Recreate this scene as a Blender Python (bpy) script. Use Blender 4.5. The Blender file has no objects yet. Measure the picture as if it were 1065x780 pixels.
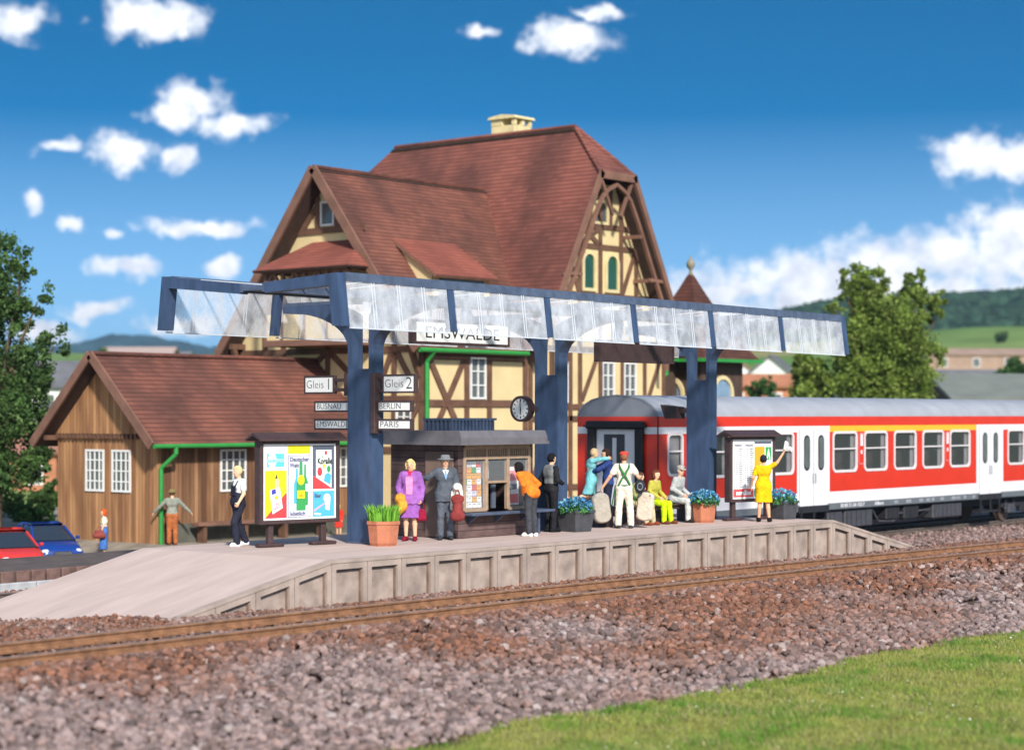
# Railway station platform with butterfly canopy, half timbered station building and red coach.
# World axes: +X runs along the tracks (away to the right), +Y away from the viewer across the tracks, +Z up. Metres.
import bpy, bmesh, math, random
import numpy as np
from mathutils import Vector, Matrix
R = math.radians
scn = bpy.context.scene
COL = scn.collection
random.seed(7)
rng = np.random.default_rng(7)

# ------------------------------------------------------------------ materials
def lin(c):
    return tuple((v / 12.92 if v <= .04045 else ((v + .055) / 1.055) ** 2.4) for v in (c[0] / 255, c[1] / 255, c[2] / 255))

_M = {}
def mat(name, col, rough=.6, metal=0, var=.15, scale=3., bump=0., bscale=30., spec=.4, stretch=None, alpha=None):
    """principled material, linear base colour, with noise mottling and optional bump"""
    if name in _M: return _M[name]
    m = bpy.data.materials.new(name); m.use_nodes = True
    nt = m.node_tree; b = nt.nodes['Principled BSDF']
    b.inputs['Roughness'].default_value = rough; b.inputs['Metallic'].default_value = metal
    b.inputs['Specular IOR Level'].default_value = spec
    b.inputs['Base Color'].default_value = (*col, 1)
    if var or bump:
        tc = nt.nodes.new('ShaderNodeTexCoord'); vec = tc.outputs['Object']
        if stretch:
            mp = nt.nodes.new('ShaderNodeMapping'); mp.inputs['Scale'].default_value = stretch
            nt.links.new(vec, mp.inputs['Vector']); vec = mp.outputs['Vector']
    if var:
        n = nt.nodes.new('ShaderNodeTexNoise'); n.inputs['Scale'].default_value = scale; n.inputs['Detail'].default_value = 5
        nt.links.new(vec, n.inputs['Vector'])
        r = nt.nodes.new('ShaderNodeValToRGB'); e = r.color_ramp.elements
        e[0].position = .3; e[1].position = .7
        e[0].color = (*[max(0, c * (1 - var)) for c in col], 1); e[1].color = (*[min(1, c * (1 + var)) for c in col], 1)
        nt.links.new(n.outputs['Fac'], r.inputs['Fac']); nt.links.new(r.outputs['Color'], b.inputs['Base Color'])
    if bump:
        n2 = nt.nodes.new('ShaderNodeTexNoise'); n2.inputs['Scale'].default_value = bscale; n2.inputs['Detail'].default_value = 4
        nt.links.new(vec, n2.inputs['Vector'])
        bp = nt.nodes.new('ShaderNodeBump'); bp.inputs['Strength'].default_value = bump; bp.inputs['Distance'].default_value = .05
        nt.links.new(n2.outputs['Fac'], bp.inputs['Height']); nt.links.new(bp.outputs['Normal'], b.inputs['Normal'])
    if alpha is not None: b.inputs['Alpha'].default_value = alpha
    _M[name] = m
    return m

def bands(name, c1, c2, axis, period, width=.12, rough=.8, depth=.02, var=.25, vscale=.8, streak=None, cross=None, gap=.45):
    """rows of tiles or boards: lines every `period` metres along an axis given as vector, with mottling"""
    if name in _M: return _M[name]
    m = bpy.data.materials.new(name); m.use_nodes = True
    nt = m.node_tree; N = nt.nodes; L = nt.links; b = N['Principled BSDF']
    b.inputs['Roughness'].default_value = rough; b.inputs['Specular IOR Level'].default_value = .25
    tc = N.new('ShaderNodeTexCoord')
    dot = N.new('ShaderNodeVectorMath'); dot.operation = 'DOT_PRODUCT'; dot.inputs[1].default_value = axis
    L.new(tc.outputs['Object'], dot.inputs[0])
    dv = N.new('ShaderNodeMath'); dv.operation = 'DIVIDE'; dv.inputs[1].default_value = period; L.new(dot.outputs['Value'], dv.inputs[0])
    fr = N.new('ShaderNodeMath'); fr.operation = 'FRACT'; L.new(dv.outputs[0], fr.inputs[0])
    fl = N.new('ShaderNodeMath'); fl.operation = 'FLOOR'; L.new(dv.outputs[0], fl.inputs[0])
    wn = N.new('ShaderNodeTexWhiteNoise'); wn.noise_dimensions = '2D'
    d2 = N.new('ShaderNodeVectorMath'); d2.operation = 'DOT_PRODUCT'; d2.inputs[1].default_value = cross or (0, 0, 0); L.new(tc.outputs['Object'], d2.inputs[0])
    f2 = N.new('ShaderNodeMath'); f2.operation = 'FLOOR'; L.new(d2.outputs['Value'], f2.inputs[0])
    cv = N.new('ShaderNodeCombineXYZ'); L.new(fl.outputs[0], cv.inputs[0]); L.new(f2.outputs[0], cv.inputs[1]); L.new(cv.outputs[0], wn.inputs['Vector'])
    ns = N.new('ShaderNodeTexNoise'); ns.inputs['Scale'].default_value = vscale; ns.inputs['Detail'].default_value = 6
    if streak:
        mp = N.new('ShaderNodeMapping'); mp.inputs['Scale'].default_value = streak; L.new(tc.outputs['Object'], mp.inputs['Vector']); L.new(mp.outputs['Vector'], ns.inputs['Vector'])
    else: L.new(tc.outputs['Object'], ns.inputs['Vector'])
    rp = N.new('ShaderNodeValToRGB'); e = rp.color_ramp.elements
    e[0].position = .38; e[1].position = .62; e[0].color = (*c2, 1); e[1].color = (*c1, 1)
    L.new(ns.outputs['Fac'], rp.inputs['Fac'])
    mx = N.new('ShaderNodeMix'); mx.data_type = 'RGBA'; mx.blend_type = 'MULTIPLY'
    mr = N.new('ShaderNodeMapRange'); mr.inputs['To Min'].default_value = 1 - var; mr.inputs['To Max'].default_value = 1 + var
    L.new(wn.outputs['Value'], mr.inputs['Value'])
    cb = N.new('ShaderNodeCombineColor')
    for i in range(3): L.new(mr.outputs['Result'], cb.inputs[i])
    mx.inputs['Factor'].default_value = 1
    L.new(rp.outputs['Color'], mx.inputs['A']); L.new(cb.outputs['Color'], mx.inputs['B'])
    gt = N.new('ShaderNodeMath'); gt.operation = 'GREATER_THAN'; gt.inputs[1].default_value = width; L.new(fr.outputs[0], gt.inputs[0])
    m2 = N.new('ShaderNodeMix'); m2.data_type = 'RGBA'; L.new(gt.outputs[0], m2.inputs['Factor'])
    m2.inputs['A'].default_value = (*[c * gap for c in c2], 1); L.new(mx.outputs['Result'], m2.inputs['B'])
    L.new(m2.outputs['Result'], b.inputs['Base Color'])
    bp = N.new('ShaderNodeBump'); bp.inputs['Strength'].default_value = .9; bp.inputs['Distance'].default_value = depth
    L.new(fr.outputs[0], bp.inputs['Height']); L.new(bp.outputs['Normal'], b.inputs['Normal'])
    _M[name] = m
    return m

def glass(name, tint=(.9, .93, .95), alpha=.3, rough=.08):
    if name in _M: return _M[name]
    m = bpy.data.materials.new(name); m.use_nodes = True
    b = m.node_tree.nodes['Principled BSDF']
    b.inputs['Base Color'].default_value = (*tint, 1); b.inputs['Roughness'].default_value = rough
    b.inputs['Alpha'].default_value = alpha; b.inputs['Specular IOR Level'].default_value = .6
    _M[name] = m
    return m

# ------------------------------------------------------------------ mesh building
class MB:
    """collects shapes and links them as ONE mesh object"""
    def __init__(s): s.v = []; s.f = []; s.m = []; s.s = []; s.mats = []; s.T = None
    def mi(s, m):
        if m not in s.mats: s.mats.append(m)
        return s.mats.index(m)
    def add(s, vs, fs, m, smooth=False, T=None):
        o = len(s.v); T = T or s.T
        s.v += [tuple(T @ Vector(p)) for p in vs] if T else [tuple(p) for p in vs]
        k = s.mi(m)
        for f in fs: s.f.append([o + i for i in f]); s.m.append(k); s.s.append(smooth)
        return s
    def box(s, x0, x1, y0, y1, z0, z1, m, T=None, bev=0.):
        if x0 > x1: x0, x1 = x1, x0
        if y0 > y1: y0, y1 = y1, y0
        if z0 > z1: z0, z1 = z1, z0
        if bev:
            bev = min(bev, .45 * min(x1 - x0, y1 - y0, z1 - z0))
            vs = []; 
            for (sx, sy, sz) in [(a, b, c) for a in (0, 1) for b in (0, 1) for c in (0, 1)]:
                cx, cy, cz = (x1 if sx else x0), (y1 if sy else y0), (z1 if sz else z0)
                dx, dy, dz = (-bev if sx else bev), (-bev if sy else bev), (-bev if sz else bev)
                vs += [(cx, cy + dy, cz + dz), (cx + dx, cy, cz + dz), (cx + dx, cy + dy, cz)]
            I = lambda a, b, c, k: (a * 4 + b * 2 + c) * 3 + k
            fs = []
            for a in (0, 1):
                fs.append([I(a, 0, 0, 0), I(a, 1, 0, 0), I(a, 1, 1, 0), I(a, 0, 1, 0)][::1 if not a else -1][::-1])
                fs.append([I(0, a, 0, 1), I(1, a, 0, 1), I(1, a, 1, 1), I(0, a, 1, 1)][::-1 if a else 1])
                fs.append([I(0, 0, a, 2), I(1, 0, a, 2), I(1, 1, a, 2), I(0, 1, a, 2)][::1 if a else -1])
            for b in (0, 1):
                for c in (0, 1): fs.append([I(0, b, c, 1), I(1, b, c, 1), I(1, b, c, 2), I(0, b, c, 2)])
            for a in (0, 1):
                for c in (0, 1): fs.append([I(a, 0, c, 0), I(a, 1, c, 0), I(a, 1, c, 2), I(a, 0, c, 2)])
                for b in (0, 1): fs.append([I(a, b, 0, 0), I(a, b, 1, 0), I(a, b, 1, 1), I(a, b, 0, 1)])
                for b in (0, 1):
                    for c in (0, 1): fs.append([I(a, b, c, 0), I(a, b, c, 1), I(a, b, c, 2)])
            fs = [f for f in fs]
            return s.add(vs, fs, m, False, T)
        vs = [(x0, y0, z0), (x1, y0, z0), (x1, y1, z0), (x0, y1, z0), (x0, y0, z1), (x1, y0, z1), (x1, y1, z1), (x0, y1, z1)]
        return s.add(vs, [(0, 3, 2, 1), (4, 5, 6, 7), (0, 1, 5, 4), (1, 2, 6, 5), (2, 3, 7, 6), (3, 0, 4, 7)], m, False, T)
    def prism(s, poly, a, b, axis, m, T=None, smooth=False):
        """poly in the plane across axis ('x': (y,z), 'y': (x,z), 'z': (x,y)), extruded from a to b"""
        def P(p, t): return (t, p[0], p[1]) if axis == 'x' else (p[0], t, p[1]) if axis == 'y' else (p[0], p[1], t)
        n = len(poly)
        vs = [P(p, a) for p in poly] + [P(p, b) for p in poly]
        fs = [list(range(n))[::-1], list(range(n, 2 * n))]
        s.add(vs, fs, m, False, T)
        o = len(s.v) - 2 * n; k = s.mi(m)
        for i in range(n):
            j = (i + 1) % n
            s.f.append([o + i, o + j, o + n + j, o + n + i]); s.m.append(k); s.s.append(smooth)
        return s
    def quad(s, a, b, c, d, m): return s.add([a, b, c, d], [(0, 1, 2, 3)], m)
    def bar(s, p0, p1, w, h, m, up=(0, 0, 1)):
        """rectangular bar between two points: w across, h along the up vector"""
        p0, p1 = Vector(p0), Vector(p1); d = (p1 - p0).normalized(); u = Vector(up)
        x = d.cross(u)
        if x.length < 1e-4: x = d.cross(Vector((1, 0, 0)))
        x.normalize(); z = x.cross(d).normalized()
        vs = [p + x * (a * w / 2) + z * (b * h / 2) for p in (p0, p1) for a, b in ((-1, -1), (1, -1), (1, 1), (-1, 1))]
        return s.add(vs, [(0, 1, 2, 3)[::-1], (4, 5, 6, 7), (0, 1, 5, 4), (1, 2, 6, 5), (2, 3, 7, 6), (3, 0, 4, 7)], m)
    def cyl(s, p0, p1, r0, r1, m, n=12, cap=True, smooth=True):
        p0, p1 = Vector(p0), Vector(p1); d = (p1 - p0).normalized()
        x = d.cross(Vector((0, 0, 1)))
        if x.length < 1e-3: x = Vector((1, 0, 0))
        x.normalize(); y = d.cross(x)
        vs = []
        for p, r in ((p0, r0), (p1, r1)):
            for i in range(n):
                a = 2 * math.pi * i / n; vs.append(p + x * (r * math.cos(a)) + y * (r * math.sin(a)))
        s.add(vs, [(i, (i + 1) % n, n + (i + 1) % n, n + i) for i in range(n)], m, smooth)
        if cap: s.add(vs, [list(range(n))[::-1], list(range(n, 2 * n))], m, False)
        return s
    def tube(s, pts, r, m, n=8):
        rs = r if isinstance(r, (list, tuple)) else [r] * len(pts)
        for i in range(len(pts) - 1): s.cyl(pts[i], pts[i + 1], rs[i], rs[i + 1], m, n)
        return s
    def lathe(s, prof, c, m, n=20, smooth=True):
        vs = []; k = len(prof)
        for i in range(n):
            a = 2 * math.pi * i / n
            for r, z in prof: vs.append((c[0] + r * math.cos(a), c[1] + r * math.sin(a), c[2] + z))
        fs = []
        for i in range(n):
            j = (i + 1) % n
            for q in range(k - 1): fs.append((i * k + q, j * k + q, j * k + q + 1, i * k + q + 1))
        return s.add(vs, fs, m, smooth)
    def ball(s, c, rx, ry, rz, m, n=10, T=None):
        vs = []; fs = []
        for i in range(n + 1):
            t = math.pi * i / n
            for j in range(2 * n):
                a = math.pi * j / n
                vs.append((c[0] + rx * math.sin(t) * math.cos(a), c[1] + ry * math.sin(t) * math.sin(a), c[2] + rz * math.cos(t)))
        for i in range(n):
            for j in range(2 * n): fs.append((i * 2 * n + j, (i + 1) * 2 * n + j, (i + 1) * 2 * n + (j + 1) % (2 * n), i * 2 * n + (j + 1) % (2 * n)))
        return s.add(vs, fs, m, True, T)
    def text(s, txt, T, size, m, width=None, depth=.004, squash=None, bold=0.):
        cu = bpy.data.curves.new('lettering', 'FONT'); cu.body = txt; cu.size = size; cu.align_x = 'CENTER'; cu.align_y = 'CENTER'
        cu.extrude = depth / 2; cu.resolution_u = 3; cu.offset = bold
        o = bpy.data.objects.new('lettering', cu); COL.objects.link(o)
        bpy.context.view_layer.update()
        me = bpy.data.meshes.new_from_object(o)
        w = max(1e-4, o.dimensions.x)
        k = (width / w) if width else 1
        vs = [T @ Vector((v.co.x * k, v.co.y, v.co.z)) for v in me.vertices]
        old = s.T; s.T = None
        s.add(vs, [list(p.vertices) for p in me.polygons], m)
        s.T = old
        bpy.data.objects.remove(o); bpy.data.curves.remove(cu); bpy.data.meshes.remove(me)
        return s
    def build(s, name, parent=None, loc=None, fix=True):
        me = bpy.data.meshes.new(name); me.from_pydata([tuple(v) for v in s.v], [], s.f)
        for m in s.mats: me.materials.append(m)
        me.polygons.foreach_set('material_index', s.m); me.polygons.foreach_set('use_smooth', s.s)
        me.update()
        if fix:
            bm = bmesh.new(); bm.from_mesh(me); bmesh.ops.recalc_face_normals(bm, faces=bm.faces); bm.to_mesh(me); bm.free()
        o = bpy.data.objects.new(name, me); COL.objects.link(o)
        if parent: o.parent = parent
        if loc: o.location = loc
        return o

def npmesh(name, V, Fq, mats, parent=None, mi=None, smooth=False, cols=None):
    """fast mesh from numpy arrays; all faces with the same corner count"""
    me = bpy.data.meshes.new(name); n = Fq.shape[1]
    me.vertices.add(len(V)); me.vertices.foreach_set('co', np.ascontiguousarray(V, dtype=np.float32).ravel())
    me.loops.add(Fq.size); me.loops.foreach_set('vertex_index', np.ascontiguousarray(Fq, dtype=np.int32).ravel())
    me.polygons.add(len(Fq)); me.polygons.foreach_set('loop_start', np.arange(0, Fq.size, n, dtype=np.int32))
    try: me.polygons.foreach_set('loop_total', np.full(len(Fq), n, dtype=np.int32))
    except Exception: pass
    for m in (mats if isinstance(mats, (list, tuple)) else [mats]): me.materials.append(m)
    if mi is not None: me.polygons.foreach_set('material_index', np.ascontiguousarray(mi, dtype=np.int32))
    me.polygons.foreach_set('use_smooth', np.full(len(Fq), smooth, dtype=bool))
    if cols is not None:
        at = me.color_attributes.new('tone', 'FLOAT_COLOR', 'POINT')
        c4 = np.ones((len(V), 4), dtype=np.float32); c4[:, :3] = cols; at.data.foreach_set('color', c4.ravel())
    me.update(calc_edges=True); me.validate()
    o = bpy.data.objects.new(name, me); COL.objects.link(o)
    if parent: o.parent = parent
    return o

def tag(o, label=None, cat=None, group=None, kind=None):
    if label: o['label'] = label
    if cat: o['category'] = cat
    if group: o['group'] = group
    if kind: o['kind'] = kind
    return o

def thing(name, label, cat, loc=(0, 0, 0), rz=0., group=None):
    o = bpy.data.objects.new(name, None); o.empty_display_size = .3; COL.objects.link(o)
    o.location = loc; o.rotation_euler = (0, 0, rz)
    return tag(o, label, cat, group)

def copy_tree(o, parent=None):
    kids = list(o.children)
    c = o.copy(); COL.objects.link(c)
    if parent: c.parent = parent
    for k in kids: copy_tree(k, c)
    return c

def frame(origin, xdir, ydir):
    """matrix whose local x,y span a surface and local z is its normal (for lettering)"""
    x = Vector(xdir).normalized(); y = Vector(ydir).normalized(); z = x.cross(y)
    M = Matrix((x, y, z)).transposed().to_4x4(); M.translation = Vector(origin)
    return M

def attrmat(name, base=(1, 1, 1), rough=.9, trans=0., spec=.2):
    """material whose own colour varies from piece to piece (stored per piece), for stones and leaves"""
    if name in _M: return _M[name]
    m = bpy.data.materials.new(name); m.use_nodes = True
    nt = m.node_tree; b = nt.nodes['Principled BSDF']; b.inputs['Roughness'].default_value = rough; b.inputs['Specular IOR Level'].default_value = spec
    a = nt.nodes.new('ShaderNodeVertexColor'); a.layer_name = 'tone'
    nt.links.new(a.outputs['Color'], b.inputs['Base Color'])
    if trans:
        t = nt.nodes.new('ShaderNodeBsdfTranslucent'); nt.links.new(a.outputs['Color'], t.inputs['Color'])
        mx = nt.nodes.new('ShaderNodeMixShader'); mx.inputs['Fac'].default_value = trans
        nt.links.new(b.outputs[0], mx.inputs[1]); nt.links.new(t.outputs[0], mx.inputs[2])
        nt.links.new(mx.outputs[0], nt.nodes['Material Output'].inputs['Surface'])
    _M[name] = m
    return m

def vnoise(x, y, seed=0):
    """smooth value noise on numpy arrays, 0..1"""
    def h(i, j):
        n = (i * 374761393 + j * 668265263 + seed * 974634777) & 0x7fffffff
        n = ((n ^ (n >> 13)) * 1274126177) & 0x7fffffff
        return ((n ^ (n >> 16)) & 0xffff) / 65535.
    xi = np.floor(x).astype(np.int64); yi = np.floor(y).astype(np.int64); fx = x - xi; fy = y - yi
    fx = fx * fx * (3 - 2 * fx); fy = fy * fy * (3 - 2 * fy)
    return (h(xi, yi) * (1 - fx) + h(xi + 1, yi) * fx) * (1 - fy) + (h(xi, yi + 1) * (1 - fx) + h(xi + 1, yi + 1) * fx) * fy
# ------------------------------------------------------------------ camera, sun, sky
PHI = math.atan2(1697., 2050.); SN, CS = math.sin(PHI), math.cos(PHI); ZC = 3.65
camd = bpy.data.cameras.new('camera'); cam = bpy.data.objects.new('camera', camd); COL.objects.link(cam)
cam.location = (0, 0, ZC); cam.rotation_euler = (R(90), 0, PHI - R(90))
camd.sensor_width = 36.; camd.lens = 36. * 2050 / 1065; camd.shift_x = 0; camd.shift_y = 41. / 1065
camd.clip_start = .5; camd.clip_end = 9000
camd.dof.use_dof = True; camd.dof.focus_distance = 43.; camd.dof.aperture_fstop = camd.lens / 1000 / .11
scn.camera = cam

SUN_EL, SUN_AZ = R(33), math.atan2(-.82, -.57)          # direction towards the sun in the ground plane
ld = bpy.data.lights.new('sun', 'SUN'); ld.energy = 4.3; ld.angle = R(4); ld.color = (1, .95, .87)
sun = bpy.data.objects.new('sun', ld); COL.objects.link(sun); sun.location = (-30, -30, 60)
sd = Vector((math.cos(SUN_AZ) * math.cos(SUN_EL), math.sin(SUN_AZ) * math.cos(SUN_EL), math.sin(SUN_EL)))
sun.rotation_euler = sd.to_track_quat('Z', 'Y').to_euler()

w = bpy.data.worlds.new('World'); scn.world = w; w.use_nodes = True
nt = w.node_tree; N, L = nt.nodes, nt.links
bg = N['Background']; bg.inputs['Strength'].default_value = .16
tc = N.new('ShaderNodeTexCoord')
def vm(op, a, b=None):
    n = N.new('ShaderNodeVectorMath'); n.operation = op
    for i, v in enumerate((a, b)):
        if v is None: continue
        if isinstance(v, (tuple, list)): n.inputs[i].default_value = v
        elif isinstance(v, (int, float)): n.inputs['Scale'].default_value = v
        else: L.new(v, n.inputs[i])
    return n.outputs['Value'] if op in ('DOT_PRODUCT', 'LENGTH') else n.outputs['Vector']
def fm(op, a, b=0., c=0.):
    n = N.new('ShaderNodeMath'); n.operation = op
    for i, v in enumerate((a, b, c)):
        if isinstance(v, (int, float)): n.inputs[i].default_value = v
        else: L.new(v, n.inputs[i])
    return n.outputs[0]
d3 = vm('NORMALIZE', tc.outputs['Generated'])
sky = N.new('ShaderNodeTexSky'); sky.sky_type = 'NISHITA'; sky.sun_disc = False
sky.sun_elevation = SUN_EL; sky.sun_rotation = math.atan2(sd.x, sd.y); sky.altitude = 300; sky.air_density = 1.; sky.dust_density = .6; sky.ozone_density = 3.
L.new(vm('NORMALIZE', vm('MULTIPLY', d3, (1, 1, 4.2))), sky.inputs['Vector'])
hs = N.new('ShaderNodeHueSaturation'); hs.inputs['Saturation'].default_value = 1.6; hs.inputs['Value'].default_value = .82
hs.inputs['Hue'].default_value = .495
L.new(vm('MULTIPLY', sky.outputs[0], (.34, .84, 1.06)), hs.inputs['Color'])
# clouds in the sky: directions given as slopes (sideways, up) about the compass direction fw
fw, rt = (CS, SN, 0), (SN, -CS, 0)
den = fm('MAXIMUM', vm('DOT_PRODUCT', d3, fw), .02)
uu = fm('DIVIDE', vm('DOT_PRODUCT', d3, rt), den); sx = N.new('ShaderNodeSeparateXYZ'); L.new(d3, sx.inputs[0])
vv = fm('DIVIDE', sx.outputs['Z'], den)
cx = N.new('ShaderNodeCombineXYZ'); L.new(uu, cx.inputs[0]); L.new(vv, cx.inputs[1]); P0 = cx.outputs[0]
n1 = N.new('ShaderNodeTexNoise'); n1.inputs['Scale'].default_value = 58; n1.inputs['Detail'].default_value = 9; n1.inputs['Roughness'].default_value = .62
L.new(P0, n1.inputs['Vector'])
n2 = N.new('ShaderNodeTexNoise'); n2.inputs['Scale'].default_value = 75; n2.inputs['Detail'].default_value = 3
L.new(P0, n2.inputs['Vector'])
wob = vm('SCALE', vm('SUBTRACT', n2.outputs['Color'], (.5, .5, .5)), .016)
for nn in [n for n in N if n.bl_idname == 'ShaderNodeVectorMath' and n.operation == 'SCALE']: nn.inputs['Scale'].default_value = .016
P1 = vm('ADD', P0, wob)
CL = [(-.182, .2, .03, .013), (-.25, .2, .017, .013), (.028, .19, .026, .0105), (-.017, .194, .011, .0045), (.045, .204, .017, .004),
      (-.163, .16, .021, .012), (-.142, .147, .024, .008), (-.172, .152, .018, .008), (-.226, .137, .016, .005), (-.197, .133, .026, .0105), (-.17, .129, .012, .008),
      (-.158, .0945, .035, .0055), (-.243, .108, .007, .007), (-.222, .0965, .0065, .006), (-.202, .092, .008, .0035),
      (-.195, .0745, .02, .006), (-.148, .0745, .011, .0055), (-.21, .053, .02, .006), (-.24, .042, .022, .008), (-.17, .045, .03, .006),
      (.233, .132, .024, .0155), (.262, .128, .024, .014),
      (.11, .064, .045, .013), (.15, .069, .04, .017), (.185, .074, .036, .019), (.22, .08, .034, .021), (.256, .085, .036, .029), (.3, .09, .06, .034),
      (.2, .055, .16, .026), (.13, .045, .09, .018), (.36, .11, .05, .03), (.45, .07, .08, .03), (-.33, .08, .05, .015), (-.4, .16, .05, .02), (-.55, .1, .1, .03), (.6, .15, .1, .03)]
acc = None
for (a, b_, rx, ry) in CL:
    e = fm('SUBTRACT', 1., vm('LENGTH', vm('MULTIPLY', vm('SUBTRACT', P1, (a, b_, 0)), (1 / rx, 1 / ry, 0))))
    acc = e if acc is None else fm('MAXIMUM', acc, e)
dn = fm('ADD', acc, fm('MULTIPLY', fm('SUBTRACT', n1.outputs['Fac'], .5), 2.0))
mr = N.new('ShaderNodeMapRange'); mr.interpolation_type = 'SMOOTHSTEP'; mr.inputs['From Min'].default_value = -.12; mr.inputs['From Max'].default_value = .7
L.new(dn, mr.inputs['Value'])
ahead = fm('GREATER_THAN', vm('DOT_PRODUCT', d3, fw), .03)
# unseen white cloud cover added behind the viewer as neutral fill light
bd = N.new('ShaderNodeMapRange'); bd.interpolation_type = 'SMOOTHSTEP'; bd.inputs['From Min'].default_value = -.1; bd.inputs['From Max'].default_value = -.55; bd.inputs['To Max'].default_value = .62
L.new(vm('DOT_PRODUCT', d3, fw), bd.inputs['Value'])
cf = fm('MAXIMUM', fm('MULTIPLY', mr.outputs[0], ahead), bd.outputs[0])
tone = N.new('ShaderNodeValToRGB'); te = tone.color_ramp.elements; te[0].position = .34; te[0].color = (4.7, 5.0, 5.7, 1); te[1].position = .62; te[1].color = (6.9, 6.95, 7.1, 1)
L.new(n2.outputs['Fac'], tone.inputs['Fac'])
# thin pale veil low over the skyline
veil = N.new('ShaderNodeMapRange'); veil.inputs['From Min'].default_value = .0; veil.inputs['From Max'].default_value = .15; veil.inputs['To Min'].default_value = .85; veil.inputs['To Max'].default_value = 0.
L.new(sx.outputs['Z'], veil.inputs['Value'])
mv = N.new('ShaderNodeMix'); mv.data_type = 'RGBA'; L.new(veil.outputs[0], mv.inputs['Factor']); L.new(hs.outputs[0], mv.inputs['A']); mv.inputs['B'].default_value = (2.7, 4.2, 5.8, 1)
mc = N.new('ShaderNodeMix'); mc.data_type = 'RGBA'; L.new(cf, mc.inputs['Factor']); L.new(mv.outputs['Result'], mc.inputs['A']); L.new(tone.outputs['Color'], mc.inputs['B'])
L.new(mc.outputs['Result'], bg.inputs['Color'])

vs = scn.view_settings; vs.view_transform = 'Standard'; vs.look = 'None'; vs.gamma = 1; vs.exposure = .4; vs.use_curve_mapping = False
scn.cycles.use_denoising = True; scn.cycles.max_bounces = 6; scn.cycles.transparent_max_bounces = 24
scn.cycles.caustics_reflective = False; scn.cycles.caustics_refractive = False

# ------------------------------------------------------------------ ground
def rail_z(x): return .35 - .00015 * np.clip(np.asarray(x, float) - 17, 0, 46) ** 2
def rail2_z(x): return np.clip(.06 - .012 * (np.asarray(x, float) - 22), -.2, .3)
def bed(x, y):
    x = np.asarray(x, float); y = np.asarray(y, float)
    z1 = rail_z(x) - .15 - .05 * (np.abs(y - 23.125) < .95); z2 = rail2_z(x) - .15
    t = np.clip((21.5 - y) / 5.2, 0, 1.3)
    lo = z1 * (1 - t) + (-.46) * t + .05 * np.sin(np.clip(t, 0, 1) * math.pi)
    k = np.clip((y - 25.5) / 5.2, 0, 1); k = k * k * (3 - 2 * k)
    z = np.where(y < 21.5, lo, z1 * (1 - k) + z2 * k)
    return z + (vnoise(x * .9, y * .9, 3) - .5) * .09 * np.where(y < 21.2, 1, .45)

def far_z(u, v):
    """height of the country beyond the station: u metres ahead along the view axis, v to the side"""
    z = np.interp(u, [0, 112, 200, 350, 600, 760, 1000, 9000], [-1.7, -1.7, .6, 8.5, 20.5, 27, 30, 30])
    side = np.clip((v - 60) / 120, 0, 1)
    return z + side * np.interp(u, [0, 380, 520, 800, 9000], [0, 0, 4, 12, 14]) + np.interp(u, [0, 200, 600, 9000], [0, 0, 1.5, 3]) * (vnoise(u / 90., v / 90., 5) - .5) * 2

def sheet(name, us, vs_, fz, m, tf=None, smooth=True):
    U, V = np.meshgrid(us, vs_, indexing='ij'); Z = fz(U, V)
    if tf == 'view': X = U * CS + V * SN; Y = U * SN - V * CS
    else: X, Y = U, V
    P = np.stack([X, Y, Z], -1).reshape(-1, 3); nu, nv = len(us), len(vs_)
    i = np.arange(nu - 1)[:, None] * nv + np.arange(nv - 1)[None, :]
    Fq = np.stack([i, i + nv, i + nv + 1, i + 1], -1).reshape(-1, 4)
    if tf == 'view': Fq = Fq[:, ::-1]
    return npmesh(name, P, Fq, m, smooth=smooth)

def field_mat():
    m = bpy.data.materials.new('meadow_and_fields'); m.use_nodes = True
    nt = m.node_tree; b = nt.nodes['Principled BSDF']; b.inputs['Roughness'].default_value = .95; b.inputs['Specular IOR Level'].default_value = .1
    tc = nt.nodes.new('ShaderNodeTexCoord')
    v = nt.nodes.new('ShaderNodeTexVoronoi'); v.inputs['Scale'].default_value = .0065; nt.links.new(tc.outputs['Object'], v.inputs['Vector'])
    rp = nt.nodes.new('ShaderNodeValToRGB'); rp.color_ramp.interpolation = 'CONSTANT'; e = rp.color_ramp.elements
    e[0].color = (.16, .24, .06, 1); e[1].position = .35; e[1].color = (.2, .27, .075, 1)
    for p, c in ((.5, (.13, .22, .05)), (.72, (.3, .27, .11)), (.86, (.17, .26, .07))):
        q = e.new(p); q.color = (*c, 1)
    sp = nt.nodes.new('ShaderNodeSeparateColor'); nt.links.new(v.outputs['Color'], sp.inputs[0]); nt.links.new(sp.outputs[0], rp.inputs['Fac'])
    n = nt.nodes.new('ShaderNodeTexNoise'); n.inputs['Scale'].default_value = .06; n.inputs['Detail'].default_value = 6; nt.links.new(tc.outputs['Object'], n.inputs['Vector'])
    mx = nt.nodes.new('ShaderNodeMix'); mx.data_type = 'RGBA'; mx.blend_type = 'OVERLAY'; mx.inputs['Factor'].default_value = .5
    nt.links.new(rp.outputs['Color'], mx.inputs['A']); nt.links.new(n.outputs['Fac'], mx.inputs['B']); nt.links.new(mx.outputs['Result'], b.inputs['Base Color'])
    return m
tag(sheet('ground', np.concatenate([np.linspace(-150, 100, 12), np.linspace(112, 1000, 60), np.array([1300, 2000, 4000, 7000])]), np.concatenate([np.linspace(-3000, -340, 8), np.linspace(-300, 400, 70), np.linspace(450, 3000, 8)]), far_z, field_mat(), 'view'), kind='structure')

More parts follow.
